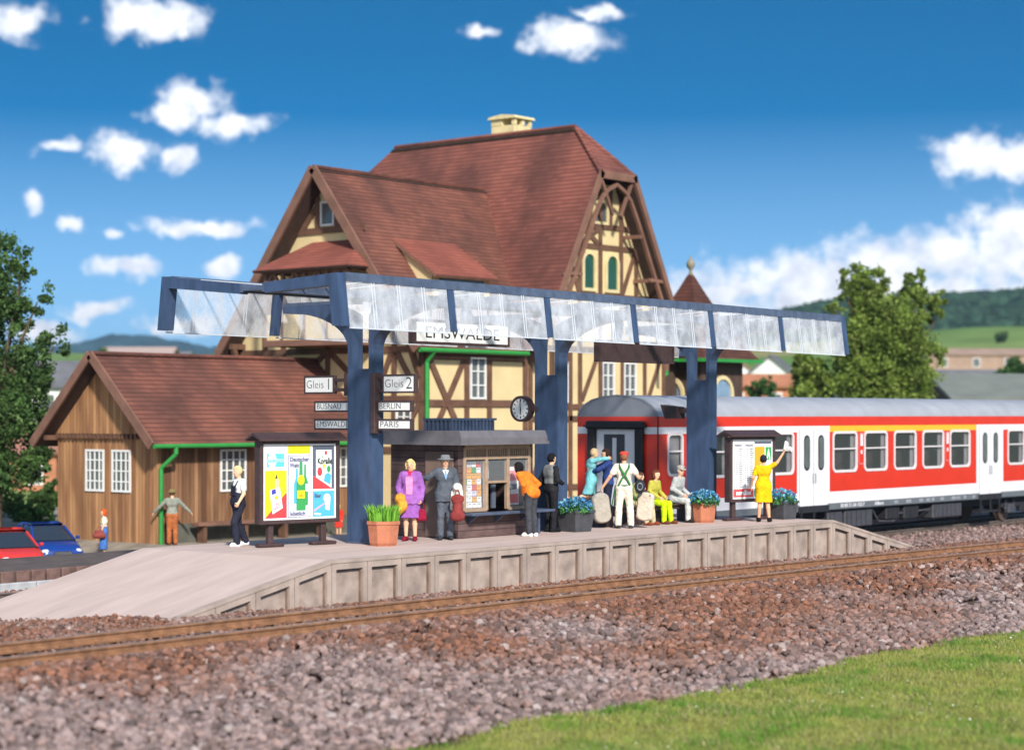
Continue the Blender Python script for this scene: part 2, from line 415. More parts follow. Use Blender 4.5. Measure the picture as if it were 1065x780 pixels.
# wooded hills
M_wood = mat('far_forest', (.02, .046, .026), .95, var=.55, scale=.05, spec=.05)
M_woodblue = mat('haze_tinted_forest', (.035, .085, .1), .95, var=.4, scale=.03, spec=.05)  # bluish tint puts distance haze into the forest colour
def hill(name, u0, u1, v0, v1, prof, m, nu=60, nv=150):
    def fz(U, V):
        t = (U - u0) / (u1 - u0); h = prof(V)
        return 10 + (h - 10) * np.sin(np.clip(t, 0, 1) * math.pi) ** .7 + (vnoise(U / 22., V / 22., 8) - .5) * 9 + (vnoise(U / 9., V / 9., 9) - .5) * 5
    return tag(sheet(name, np.linspace(u0, u1, nu), np.linspace(v0, v1, nv), fz, m, 'view'), kind='structure')
hill('hill', 840, 1500, 40, 560, lambda v: 10 + np.interp(v, [60, 110, 150, 180, 245, 304, 420, 560], [0, 22, 48, 55, 59, 65, 69, 45]) + 5 * (vnoise(v / 40., v * 0, 4) - .5), M_wood, 90, 320)
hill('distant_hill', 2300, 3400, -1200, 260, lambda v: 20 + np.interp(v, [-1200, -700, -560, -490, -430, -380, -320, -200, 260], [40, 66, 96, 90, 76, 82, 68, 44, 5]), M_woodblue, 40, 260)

M_gravelbase = mat('gravel_base', (.1, .066, .052), .95, var=.45, scale=6, bump=.6, bscale=25, spec=.15)
tag(sheet('gravel_bed', np.linspace(-10, 112, 330), np.linspace(15.6, 35.3, 90), lambda x, y: bed(x, y), M_gravelbase), kind='structure')

def verge_z(x, y): return -.42 + (vnoise(x * .5, y * .5, 11) - .5) * .12 + (vnoise(x * 2, y * 2, 12) - .5) * .035 - np.clip((y - 16.35 - .5 * (vnoise(x * .55, x * 0, 14) - .5)) * .5, 0, .5)
M_turf = mat('turf_soil', (.27, .27, .075), .95, var=.35, scale=1.6, bump=.7, bscale=40, spec=.1)
tag(sheet('grass_verge', np.linspace(-25, 112, 340), np.linspace(-30, 17.2, 160), verge_z, M_turf), kind='structure')

# ballast stones ---------------------------------------------------------------
t_ = (1 + 5 ** .5) / 2
ICO_V = np.array([(-1, t_, 0), (1, t_, 0), (-1, -t_, 0), (1, -t_, 0), (0, -1, t_), (0, 1, t_), (0, -1, -t_), (0, 1, -t_), (t_, 0, -1), (t_, 0, 1), (-t_, 0, -1), (-t_, 0, 1)]) / math.sqrt(1 + t_ * t_)
ICO_F = np.array([(0, 11, 5), (0, 5, 1), (0, 1, 7), (0, 7, 10), (0, 10, 11), (1, 5, 9), (5, 11, 4), (11, 10, 2), (10, 7, 6), (7, 1, 8), (3, 9, 4), (3, 4, 2), (3, 2, 6), (3, 6, 8), (3, 8, 9), (4, 9, 5), (2, 4, 11), (6, 2, 10), (8, 6, 7), (9, 8, 1)])
def rand_rot(n):
    q = rng.normal(size=(n, 4)); q /= np.linalg.norm(q, axis=1)[:, None]; a, b, c, d = q.T
    return np.stack([np.stack([1 - 2 * (c * c + d * d), 2 * (b * c - a * d), 2 * (b * d + a * c)], -1), np.stack([2 * (b * c + a * d), 1 - 2 * (b * b + d * d), 2 * (c * d - a * b)], -1), np.stack([2 * (b * d - a * c), 2 * (c * d + a * b), 1 - 2 * (b * b + c * c)], -1)], -2)
def stones(name, P, size, col, m):
    n = len(P); Rm = rand_rot(n)
    sc = size[:, None] * rng.uniform(.55, 1.15, (n, 3))
    V = ICO_V[None] * rng.uniform(.78, 1.12, (n, 12, 1)) * sc[:, None, :]
    V = np.einsum('nij,nkj->nki', Rm, V); V[..., 2] *= .85
    V += P[:, None, :]
    Fq = (ICO_F[None] + (np.arange(n) * 12)[:, None, None]).reshape(-1, 3)
    return npmesh(name, V.reshape(-1, 3), Fq, m, cols=np.repeat(col, 12, 0))
M_stone = attrmat('ballast_stone', rough=.85)
def scatter(x0, x1, y0, y1, dens):
    n = int((x1 - x0) * (y1 - y0) * dens)
    return rng.uniform(x0, x1, n), rng.uniform(y0, y1, n)
xs, ys, ss = [], [], []
for (x0, x1, y0, y1, dn_, s0, s1) in ((11, 36, 15.9, 21.9, 150, .048, .1), (36, 62, 15.9, 21.9, 65, .06, .11), (11, 40, 21.7, 25.36, 190, .03, .055), (40, 66, 21.7, 25.36, 90, .04, .06), (13, 24, 25.3, 27.2, 150, .03, .055), (9, 23, 27.2, 31, 60, .035, .055), (43.4, 66, 25.35, 31.6, 45, .04, .075), (66, 80, 22, 31, 14, .06, .09), (18, 28, 33.9, 35.2, 110, .035, .06), (18, 30, 30.7, 33.9, 60, .035, .055)):
    a, b = scatter(x0, x1, y0, y1, dn_); s = rng.uniform(s0, s1, len(a))
    xs.append(a); ys.append(b); ss.append(s)
xs, ys, ss = map(np.concatenate, (xs, ys, ss))
edge = 16.33 + .55 * (vnoise(xs * .55, xs * 0, 14) - .5) + rng.normal(0, .07, len(xs))
dpl = (xs > 21.75) & (xs < 48.2) & (ys > 25.33) & (ys < 30.7)
r1, r2 = np.abs(ys - 22.4) < .085, np.abs(ys - 23.85) < .085
keep = (ys > edge) & ~dpl & ~r1 & ~r2 & ~(np.abs(ys - 32.) < .09) & ~(np.abs(ys - 33.44) < .09)
xs, ys, ss = xs[keep], ys[keep], ss[keep]
pile = (vnoise(xs * 1.3, ys * 1.3, 21)) * .05 * (ys < 21.6)
zs = bed(xs, ys) + ss * rng.uniform(-.1, .75, len(xs)) + pile
mauve = np.array([.27, .2, .187]); rust = np.array([.22, .1, .062]); dark = np.array([.11, .085, .08]); pale = np.array([.42, .37, .35])
f = np.clip((ys - 17.3) / 3.4 + (vnoise(xs * .35, ys * .5, 31) - .5) * 2. + (xs - 28) * .022, 0, 1)
f = np.where(ys > 21.5, np.clip(.8 + (vnoise(xs, ys, 33) - .5), 0, 1), f)
f = np.where((ys > 25.4) & (xs > 40), .25, f)
f = np.where((ys > 30.5) & (xs < 32), .75, f)
f = np.clip(f + rng.normal(0, .16, len(f)), 0, 1)[:, None]
col = mauve * (1 - f) + rust * f
q = rng.random(len(f))[:, None]
col = np.where(q < .3, col * .45 + dark * .3, np.where(q > .965, col * .5 + pale * .5, col)) * rng.uniform(.65, 1.35, (len(f), 1))
tag(stones('ballast_stones', np.stack([xs, ys, zs], -1), ss, np.clip(col, 0, 1), M_stone), 'brown and mauve ballast stones heaped beside the tracks', 'gravel', kind='stuff')

# grass tufts on the verge -------------------------------------------------------
M_leaf = attrmat('leaf', rough=.7, trans=.4)
def blades(name, x, y, z, h, wd, col):
    n = len(x); a = rng.uniform(0, 2 * math.pi, n); ln = rng.normal(0, .5, (n, 2)) * h[:, None]
    dx, dy = np.cos(a) * wd, np.sin(a) * wd
    V = np.stack([np.stack([x - dx, y - dy, z], -1), np.stack([x + dx, y + dy, z], -1), np.stack([x + ln[:, 0], y + ln[:, 1], z + h], -1)], 1).reshape(-1, 3)
    return npmesh(name, V, np.arange(3 * n).reshape(-1, 3), M_leaf, cols=np.repeat(col, 3, 0))
n = 150000
x = rng.uniform(12, 44, n); y = 16.6 - np.abs(rng.uniform(0, 1, n)) ** 1.2 * 6.5
e2 = 16.42 + .55 * (vnoise(x * .55, x * 0, 14) - .5)
k = (y < e2 + rng.normal(0, .05, n)); x, y = x[k], y[k]
lush = np.clip(vnoise(x * 1.1, y * 1.1, 41) * 1.9 - .6 + (vnoise(x * 3.5, y * 3.5, 42) - .5) * 1.3, 0, 1)[:, None]
cg = np.array([.4, .41, .1]) * (1 - lush) + np.array([.17, .33, .045]) * lush
q = rng.random(len(x))[:, None]; cg = np.where(q > .9 - .22 * (vnoise(x * 2.2, y * 2.2, 44) > .62)[:, None], np.array([.46, .41, .19]), cg) * rng.uniform(.7, 1.25, (len(x), 1))
tag(blades('grass', x, y, verge_z(x, y) - .01, rng.uniform(.03, .085, len(x)) * (1 + .4 * lush[:, 0]), rng.uniform(.006, .013, len(x)), cg), 'short mown grass along the foot of the ballast bank', 'grass', kind='stuff')
n = 150; x = rng.uniform(16, 38, n); y = rng.uniform(12, 16.3, n); k = vnoise(x * .9, y * .9, 51) > .5; x, y = x[k], y[k]
tag(stones('meadow_flowers', np.stack([x, y, verge_z(x, y) + .06], -1), rng.uniform(.008, .017, len(x)), np.tile(np.array([.85, .85, .74]), (len(x), 1)), M_stone), 'tiny white flowers dotted in the grass', 'flowers', kind='stuff')

# ------------------------------------------------------------------ railway tracks
M_rail = mat('rusty_rail', (.26, .13, .068), .55, metal=.0, var=.35, scale=5, bump=.2, bscale=40)
M_railtop = mat('rail_running_face', (.42, .31, .25), .35, metal=.4, var=.2, scale=8)
M_rail2 = mat('brown_rail', (.13, .1, .085), .5, var=.3, scale=5)
M_rail2top = mat('worn_rail_head', (.5, .47, .45), .3, metal=.5, var=.15, scale=8)
M_sleeper = mat('dark_wood_sleeper', (.085, .055, .042), .9, var=.4, scale=6, bump=.4, stretch=(8, 1, 8))
def track(y0, y1, zf, x0, x1, label, ms, sleepers, exposed):
    t = thing('railway_track', label, 'track', (0, 0, 0))
    X = np.arange(x0, x1 + .1, 1.5)
    for yy in (y0, y1):
        b = MB()
        prof = [(-.065, -.16), (.065, -.16), (.065, -.135), (.012, -.11), (.012, -.045), (.037, -.035), (.037, -.004), (-.037, -.004), (-.037, -.035), (-.012, -.045), (-.012, -.11), (-.065, -.135)]
        V = [(xx, yy + p[0], float(zf(xx)) + p[1]) for xx in X for p in prof]; k = len(prof)
        b.add(V, [(i * k + j, i * k + (j + 1) % k, (i + 1) * k + (j + 1) % k, (i + 1) * k + j) for i in range(len(X) - 1) for j in range(k)], ms[0])
        V = [(xx, yy + p[0], float(zf(xx)) + p[1]) for xx in X for p in ((-.035, -.004), (-.028, 0), (.028, 0), (.035, -.004))]
        b.add(V, [(i * 4 + j, i * 4 + j + 1, (i + 1) * 4 + j + 1, (i + 1) * 4 + j) for i in range(len(X) - 1) for j in range(3)], ms[1])
        b.build('rail', t)
    for i, xx in enumerate(np.arange(sleepers[0], sleepers[1], sleepers[2])):
        b = MB(); z = float(zf(xx)) - .16
        b.box(-.12, .12, y0 - .55, y1 + .55, -.2, exposed, M_sleeper, bev=.015)
        for yy in (y0, y1):
            for s in (-1, 1): b.box(-.05, .05, yy + s * .075 - .03, yy + s * .075 + .03, exposed - .005, exposed + .04, ms[0])
        o = b.build('sleeper', t); o.location = (xx, 0, z)
track(22.4, 23.85, rail_z, 8, 76, 'rusty single track on brown ballast in front of the platform wall', (M_rail, M_railtop), (14.3, 54, .66), .0)
track(32.0, 33.44, rail2_z, 8, 112, 'grey railed track behind the platform that the red coach stands on', (M_rail2, M_rail2top), (18.2, 72, .66), .03)
# ------------------------------------------------------------------ platform
M_deck = mat('platform_paving', (.56, .43, .38), .85, var=.1, scale=1.2, bump=.15, bscale=60, stretch=(.5, 2.2, 1), spec=.25)
M_wall = mat('platform_edge_concrete', (.40, .315, .27), .85, var=.2, scale=2.5, bump=.25, bscale=45, spec=.2)
M_joint = mat('dirty_panel_field', (.38, .295, .25), .9, var=.3, scale=3, bump=.2, bscale=40)
M_shade = mat('shaded_panel_moulding', (.2, .14, .11), .9, var=.3, scale=4)  # recess shade painted into the moulding colour as a dark wash
YF, YB = 25.35, 30.62; XA, XB = 25.49, 43.27; SL = .206; PT = .935
def top_z(x): return min(1., 1. - (XA - x) * SL if x < XA else 1. - (x - XB) * SL)
pf = thing('station_platform', 'long pale concrete platform with panelled edge and sloping ends between the tracks', 'platform', (0, 0, 0))
b = MB(); b.prism([(20.4, -.15), (48.4, -.15), (XB, 1.), (XA, 1.)], YF + .13, YB, 'y', M_deck); b.build('deck', pf)
b = MB()
b.prism([(20.5, top_z(20.5) - .06), (20.5, top_z(20.5) + .004), (XA, 1.004), (XB, 1.004), (48.3, top_z(48.3) + .004), (48.3, top_z(48.3) - .06), (XB, .94), (XA, .94)], YF - .012, YF + .128, 'y', M_wall)
b.build('edge_coping', pf)
def wall_panel(x0, x1):
    b = MB(); a, c = x0 + .012, x1 - .012; zb = -.25; za, zc = top_z(x0) - .062, top_z(x1) - .062
    if max(za, zc) < .1: return
    zt = lambda x: za + (zc - za) * (x - x0) / (x1 - x0)
    wl, tp = .105, .115
    b.prism([(a, zb), (c, zb), (c, zt(c) - .02), (a, zt(a) - .02)], YF + .09, YF + .126, 'y', M_joint)
    for (p, q_) in ((a, a + wl), (c - wl, c)):
        if min(zt(p), zt(q_)) > zb + .05: b.prism([(p, zb), (q_, zb), (q_, zt(q_)), (p, zt(p))], YF, YF + .09, 'y', M_wall)
    p, q_ = a + wl, c - wl
    b.prism([(p, zt(p) - tp), (q_, zt(q_) - tp), (q_, zt(q_)), (p, zt(p))], YF + .002, YF + .09, 'y', M_wall)
    # inner moulding step; right and top pieces carry painted shade
    i = .03
    b.prism([(p, zb), (p + i, zb), (p + i, zt(p + i) - tp - i), (p, zt(p) - tp)], YF + .045, YF + .09, 'y', M_wall)
    b.prism([(q_ - i, zb), (q_, zb), (q_, zt(q_) - tp), (q_ - i, zt(q_ - i) - tp - i)], YF + .045, YF + .09, 'y', M_shade)
    b.prism([(p, zt(p) - tp - i), (q_, zt(q_) - tp - i), (q_, zt(q_) - tp), (p, zt(p) - tp)], YF + .047, YF + .09, 'y', M_shade)
    b.build('wall_panel', pf)
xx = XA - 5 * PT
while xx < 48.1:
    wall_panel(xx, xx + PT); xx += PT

# ------------------------------------------------------------------ canopy
M_blue = mat('blue_painted_steel', (.044, .073, .145), .42, var=.26, scale=3, stretch=(2, 2, .5), bump=.08, bscale=50, spec=.5)
M_bluegrey = mat('weathered_blue_steel', (.075, .1, .16), .5, var=.25, scale=5, bump=.1, bscale=50, spec=.45)
M_pane = glass('clear_canopy_glazing', (.86, .88, .93), .23, .2)
_nt = M_pane.node_tree; _tc = _nt.nodes.new('ShaderNodeTexCoord'); _mp = _nt.nodes.new('ShaderNodeMapping'); _mp.inputs['Scale'].default_value = (1.3, 1.3, .9)
_nz = _nt.nodes.new('ShaderNodeTexNoise'); _nz.inputs['Scale'].default_value = 2.2; _nz.inputs['Detail'].default_value = 7; _nz.inputs['Roughness'].default_value = .65
_mr = _nt.nodes.new('ShaderNodeMapRange'); _mr.inputs['From Min'].default_value = .35; _mr.inputs['From Max'].default_value = .68; _mr.inputs['To Min'].default_value = .16; _mr.inputs['To Max'].default_value = .46
_nt.links.new(_tc.outputs['Object'], _mp.inputs['Vector']); _nt.links.new(_mp.outputs['Vector'], _nz.inputs['Vector']); _nt.links.new(_nz.outputs['Fac'], _mr.inputs['Value']); _nt.links.new(_mr.outputs[0], _nt.nodes['Principled BSDF'].inputs['Alpha'])
M_pane2 = glass('clear_roof_glazing', (.8, .83, .88), .06, .1)
M_bead = mat('white_glazing_bead', (.62, .65, .7), .3, var=.05)
cp = thing('platform_canopy', 'blue steel butterfly canopy with clear glazed skirts over the platform', 'canopy', (28.2 * 0 + 35.46, 28.2, 1.))
ox, oy, oz = 35.46, 28.2, 1.
FX = [26.25 + 3.07 * k - ox for k in range(7)]
YN, YV, YR = 25.9 - oy, 0., 30.85 - oy                  # near eave, valley, far eave
ZN, ZV, ZR = 6.24 - oz, 6.13 - oz, 6.38 - oz; ZBN, ZBR = 5.25 - oz, 5.3 - oz; FL = .13
def roof_z(y): return ZV + (ZN - ZV) * y / YN if y < 0 else ZV + (ZR - ZV) * y / YR
for i, fx in enumerate(FX):
    end = i in (0, 6); hw = .11 if end else .085; th = .2 if end else .12
    b = MB(); mm = M_blue
    # near and far arms of the frame, with the glazed gutter left open between them
    b.prism([(YN, ZN), (YN - .03, ZN - th - .02), (-.35, ZV - th + .01), (-.35, ZV + .012)], fx - hw, fx + hw, 'x', mm)
    b.prism([(YR, ZR), (YR + .03, ZR - th - .02), (.35, ZV - th + .01), (.35, ZV + .012)], fx - hw, fx + hw, 'x', mm)
    pw = .24 if end else .14
    b.prism([(YN - .001, ZN + .001), (YN - FL, ZBN), (YN - FL + pw, ZBN), (YN + pw, ZN - .01)], fx - hw - .004, fx + hw + .004, 'x', mm)
    b.prism([(YR + .001, ZR + .001), (YR + FL, ZBR), (YR + FL - pw, ZBR), (YR - pw, ZR - .01)], fx - hw - .004, fx + hw + .004, 'x', mm)
    b.build('roof_frame', cp)
b = MB(); b.box(FX[0] - .09, FX[-1] + .09, -.345, .345, ZV - .13, ZV - .05, M_bluegrey); b.box(FX[0] - .1, FX[-1] + .1, -.35, -.28, ZV - .16, ZV + .0, M_bluegrey); b.box(FX[0] - .1, FX[-1] + .1, .28, .35, ZV - .16, ZV + .0, M_bluegrey); b.build('valley_gutter', cp)
for (yy, zz, s) in ((YN, ZN, 1), (YR, ZR, -1)):
    b = MB(); b.prism([(yy - s * .012, zz + .02), (yy + s * .1, zz + .02), (yy + s * .1, zz - .13), (yy - s * .032, zz - .15)], FX[0] + .115, FX[-1] - .115, 'x', M_bluegrey); b.build('edge_beam', cp)
for k in range(6):
    x0, x1 = FX[k] + .12, FX[k + 1] - .12
    for (yy, zz, zb, s) in ((YN, ZN, ZBN, -1), (YR, ZR, ZBR, 1)):
        b = MB(); t0, t1 = zz - .14, zb - .02
        y_at = lambda z: yy + s * FL * (zz - z) / (zz - zb)
        b.prism([(y_at(t0), t0), (y_at(t1), t1), (y_at(t1) - s * .02, t1), (y_at(t0) - s * .02, t0)], x0, x1, 'x', M_pane)
        g = b.build('skirt_pane', cp)
        b = MB()
        for j in range(1, 4):
            for dx in (-.035, .035):
                c = x0 + (x1 - x0) * j / 4 + dx
                b.prism([(y_at(t0) + s * .012, t0), (y_at(t1) + s * .012, t1), (y_at(t1) + s * .001, t1), (y_at(t0) + s * .001, t0)], c - .009, c + .009, 'x', M_bead)
        b.box(x0, x1, y_at(t1) - .02, y_at(t1) + .02, t1 - .025, t1 - .002, M_bead)
        b.build('glazing_bar', g)
    for (ya, yb_) in ((YN + .12, -.36), (.36, YR - .12)):
        b = MB(); b.prism([(ya, roof_z(ya) - .035), (yb_, roof_z(yb_) - .035), (yb_, roof_z(yb_) - .015), (ya, roof_z(ya) - .015)], x0, x1, 'x', M_pane2)
        g = b.build('roof_pane', cp); b = MB()
        for j in range(1, 4):
            c = x0 + (x1 - x0) * j / 4
            b.prism([(ya, roof_z(ya) - .014), (yb_, roof_z(yb_) - .014), (yb_, roof_z(yb_) + .006), (ya, roof_z(ya) + .006)], c - .012, c + .012, 'x', M_bead)
        b.build('glazing_bar', g)
for k in (1, 3, 5):
    fx = FX[k]; b = MB(); cy = 0.
    b.prism([(cy - .34, -.1), (cy + .34, -.1), (cy + .34, 3.55), (cy - .34, 3.55)], fx - .18, fx + .18, 'x', M_blue)
    for s in (-1, 1):
        yi, yo = .25, 2.15
        b.prism([(s * yi, 3.55), (s * .34, 3.55), (s * .34, 3.95), (s * yi, 3.95)], fx - .175, fx + .175, 'x', M_blue)
        low = [(s * (yo - (yo - .34) * math.cos(j / 12 * math.pi / 2)), 3.95 + .8 * math.sin(j / 12 * math.pi / 2)) for j in range(13)]
        def up(t):
            return (s * yi, 3.95 + .75 * t / .35) if t <= .35 else (s * (yi + (yo - yi) * (t - .35) / .65), 4.7 + .2 * min(1, (t - .35) / .2))
        for j in range(12): b.prism([low[j], low[j + 1], up((j + 1) / 12), up(j / 12)], fx - .175, fx + .175, 'x', M_blue)
        b.prism([(s * yo, 4.75), (s * (yo + .12), 4.76), (s * (yo + .12), 4.9), (s * yo, 4.9)], fx - .175, fx + .175, 'x', M_blue)
        b.prism([(s * yi, 4.902), (s * (yo + .12), 4.902), (s * (yo + .12), 4.97), (s * yi, 4.97)], fx - .17, fx + .17, 'x', M_bluegrey)
    o = b.build('pillar', cp)
    b = MB(); b.box(fx - .2, fx + .2, -.36, .36, -.05, .05 + fx * .0055, M_bluegrey); b.build('base_plate', o)
cp.location = (ox, oy, oz); cp.rotation_euler = (0, .0055, 0)
# ------------------------------------------------------------------ platform furniture
M_brown = mat('dark_brown_enamel', (.062, .036, .036), .5, var=.2, scale=8, bump=.06)
M_white = mat('white_sign_face', (.82, .82, .8), .45, var=.03)
M_ink = mat('black_lettering', (.02, .02, .024), .6, var=0)
M_steel = mat('galvanised_steel', (.4, .42, .45), .4, metal=.6, var=.1)
M_terra = mat('terracotta', (.46, .165, .09), .8, var=.15, scale=6, bump=.15)
M_slate = mat('dark_grey_planter', (.06, .062, .07), .7, var=.2, scale=6, bump=.15)
M_soil = mat('potting_soil', (.05, .03, .02), .95, var=.4, scale=20)
def flat(c, name): return mat(name, lin(c), .5, var=.04, scale=8)
C_yel = flat((250, 232, 40), 'poster_yellow'); C_red = flat((228, 70, 74), 'poster_red'); C_cyan = flat((96, 196, 222), 'poster_cyan'); C_blue = flat((86, 178, 228), 'poster_blue')
C_grn = flat((64, 158, 88), 'poster_green'); C_lav = flat((214, 212, 236), 'poster_lavender'); C_gry = flat((92, 100, 116), 'poster_grey'); C_wht = flat((246, 246, 246), 'poster_white')
C_org = flat((240, 168, 50), 'poster_orange'); C_pur = flat((70, 70, 170), 'poster_violet'); C_drk = flat((40, 60, 50), 'poster_dark')
SIDE = lambda x, y, z: frame((x, y, z), (0, -1, 0), (0, 0, 1))      # lettering on a face that looks along -X

# notice board with a little roof: local x to the right, y away, z up
def noticeboard(name, label, cat, loc, rz, wd, z0, z1, feet):
    t = thing(name, label, cat, loc, rz); h = wd / 2
    b = MB(); b.box(-h, h, -.08, .11, z0, z1, M_brown, bev=.012); b.build('case', t)
    b = MB()
    for (x0, x1, a, c) in ((-h - .002, -h + .075, z0, z1), (h - .075, h + .002, z0, z1)): b.box(x0, x1, -.125, -.08, a - .002, c, M_brown, bev=.012)
    b.box(-h + .075, h - .075, -.122, -.08, z0 - .001, z0 + .075, M_brown, bev=.012); b.box(-h + .075, h - .075, -.122, -.08, z1 - .06, z1, M_brown, bev=.012)
    b.build('frame', t)
    b = MB(); b.prism([(-.26, z1 + .0), (-.26, z1 + .035), (.015, z1 + .17), (.29, z1 + .035), (.29, z1), (.015, z1 + .11)], -h - .1, h + .1, 'x', M_brown); b.build('roof', t)
    for fx in feet:
        b = MB(); b.box(fx - .06, fx + .06, -.045, .075, .05, z0, M_brown, bev=.01)
        o = b.build('post', t)
        b = MB(); b.box(fx - .3, fx + .3, -.1, .12, 0, .075, M_brown, bev=.03); b.build('foot', o)
    return t
def sheet_of(b, x0, x1, z0, z1, m, k=0): b.box(x0, x1, -.0865 - .0028 * k - .0018, -.0805 - .0028 * k, z0, z1, m)
def shape_of(b, pts, m, k): b.prism(pts, -.0883 - .0028 * k, -.0815 - .0028 * k, 'y', m)
def ell(cx, cz, rx, rz, n=18, rot=0.): return [(cx + rx * math.cos(a) * math.cos(rot) - rz * math.sin(a) * math.sin(rot), cz + rx * math.cos(a) * math.sin(rot) + rz * math.sin(a) * math.cos(rot)) for a in [2 * math.pi * i / n for i in range(n)]]
def word(b, s, x, z, size, m, k, width=None, bold=0., rot=0.): b.text(s, frame((x, -.0895 - .0028 * k, z), (math.cos(rot), 0, math.sin(rot)), (-math.sin(rot), 0, math.cos(rot))), size, m, width, .003, bold=bold)

ad = noticeboard('advertising_board', 'brown advertising board with a little roof showing six colourful posters', 'notice board', (27.9, 28.72, 1.), R(-10), 1.92, .46, 2.12, (-.66, .62))
b = MB(); sheet_of(b, -.88, .88, .54, 2.055, C_wht); b.build('backing_sheet', ad)
b = MB(); sheet_of(b, -.84, -.34, 1.56, 2.02, C_wht, 1); sheet_of(b, -.8, -.38, 1.6, 1.87, C_cyan, 2); shape_of(b, ell(-.67, 1.735, .1, .155), C_wht, 3); sheet_of(b, -.8, -.38, 1.69, 1.76, flat((190, 232, 244), 'poster_pale_cyan'), 4); word(b, 'Südfrucht', -.59, 1.725, .1, C_cyan, 6, .4); b.build('poster', ad)
b = MB(); sheet_of(b, -.84, -.32, .58, 1.53, C_yel, 1); shape_of(b, [(-.84, .58), (-.32, .58), (-.32, 1.1)], C_red, 2)
shape_of(b, [(-.66, .66), (-.42, .78), (-.49, 1.2), (-.73, 1.14)], C_wht, 3); shape_of(b, [(-.6, 1.19), (-.52, 1.2), (-.5, 1.33), (-.55, 1.39), (-.6, 1.32)], flat((240, 190, 160), 'poster_skin'), 3); shape_of(b, [(-.6, 1.37), (-.54, 1.37), (-.56, 1.46)], C_drk, 3)
shape_of(b, [(-.68, 1.05), (-.58, 1.07), (-.59, 1.17), (-.69, 1.14)], C_pur, 4); shape_of(b, ell(-.57, .99, .05, .04), C_yel, 4); word(b, 'Los!', -.55, .84, .22, C_red, 4, .18, rot=.3); b.build('poster', ad)
b = MB(); sheet_of(b, -.29, .25, 1.86, 2.03, C_yel, 1); b.build('poster', ad)
b = MB(); sheet_of(b, -.29, .25, .58, 1.83, C_gry, 1); sheet_of(b, -.278, .238, .592, 1.818, C_lav, 2)
def bottle(b, cx, z0, w, h, m, k):
    shape_of(b, [(cx - w, z0), (cx + w, z0), (cx + w, z0 + h * .55), (cx + w * .35, z0 + h * .72), (cx + w * .28, z0 + h), (cx - w * .28, z0 + h), (cx - w * .35, z0 + h * .72), (cx - w, z0 + h * .55)], m, k)
bottle(b, -.08, .86, .07, .7, C_blue, 3); bottle(b, .12, .82, .07, .82, C_grn, 3); bottle(b, .02, .72, .11, .98, C_grn, 4); sheet_of(b, -.07, .11, .96, 1.12, C_yel, 5); shape_of(b, ell(.02, 1.02, .06, .03), C_org, 6); shape_of(b, ell(.02, 1.33, .08, .1), C_yel, 5); sheet_of(b, .13, .18, 1.1, 1.25, C_wht, 5)
word(b, 'Deutscher', -.02, 1.745, .12, C_gry, 5, .46, .002); word(b, 'Wein', -.14, 1.625, .12, C_gry, 5, .22, .002); word(b, 'köstlich', -.06, .655, .11, C_gry, 5, .36, .002); b.build('poster', ad)
b = MB(); sheet_of(b, .31, .84, 1.14, 2.02, C_gry, 1); shape_of(b, [(.39, 1.3), (.77, 1.16), (.77, 1.93), (.39, 1.93)], C_wht, 2); shape_of(b, [(.31, 1.142), (.79, 1.142), (.31, 1.42)], C_red, 3)
shape_of(b, ell(.48, 1.49, .06, .09), C_red, 4); shape_of(b, [(.58, 1.3), (.74, 1.22), (.76, 1.42), (.68, 1.47), (.6, 1.42)], C_blue, 4); shape_of(b, ell(.7, 1.54, .045, .07), C_grn, 4); shape_of(b, ell(.58, 1.6, .03, .05), C_yel, 4); shape_of(b, ell(.63, 1.87, .032, .045), C_red, 4); shape_of(b, [(.52, 1.78), (.58, 1.84), (.56, 1.78)], C_grn, 4); word(b, 'Koralle', .6, 1.7, .17, C_drk, 5, .36, .005); b.build('poster', ad)
b = MB(); sheet_of(b, .31, .84, .58, 1.1, C_blue, 1); word(b, 'Bier', .43, 1.0, .11, C_gry, 3, .16, .003); shape_of(b, ell(.66, .95, .085, .09), C_wht, 2); shape_of(b, [(.62, .72), (.72, .7), (.74, .93), (.61, .92)], C_wht, 3); shape_of(b, [(.63, .73), (.71, .71), (.725, .87), (.62, .87)], C_lav, 4)
shape_of(b, [(.34, .68), (.6, .83), (.61, .86), (.35, .73)], flat((226, 170, 190), 'poster_pink'), 2); shape_of(b, [(.34, .66), (.52, .64), (.5, .61), (.36, .62)], C_wht, 3); b.build('poster', ad)

tb = noticeboard('timetable_board', 'brown timetable board with a printed train schedule beside the far pillar', 'notice board', (42.03, 27.02, 1.), R(-10), 1.64, .46, 2.09, (-.62, .62))
b = MB(); sheet_of(b, -.74, .74, .54, 2.02, C_wht)
word(b, 'Abfahrt', -.52, 1.88, .1, C_gry, 1, .3, .002); word(b, 'Ankunft', -.13, 1.88, .1, C_gry, 1, .3, .002)
for i in range(19):
    z = 1.77 - i * .052
    for (xa, ws) in ((-.68, (.05, .06, .14)), (-.29, (.05, .06, .15))):
        x = xa
        for wv in ws: sheet_of(b, x, x + wv * random.uniform(.75, 1.1), z, z + .022, C_gry, 1); x += wv + .035
b.build('printed_schedule', tb)
b = MB(); sheet_of(b, -.7, .02, .585, .79, C_red, 1); sheet_of(b, -.675, -.005, .61, .765, flat((240, 130, 130), 'poster_pale_red'), 2); sheet_of(b, -.665, -.015, .62, .755, C_red, 3); word(b, 'nordlux', -.34, .69, .16, C_wht, 5, .56, .008); b.build('advert_panel', tb)
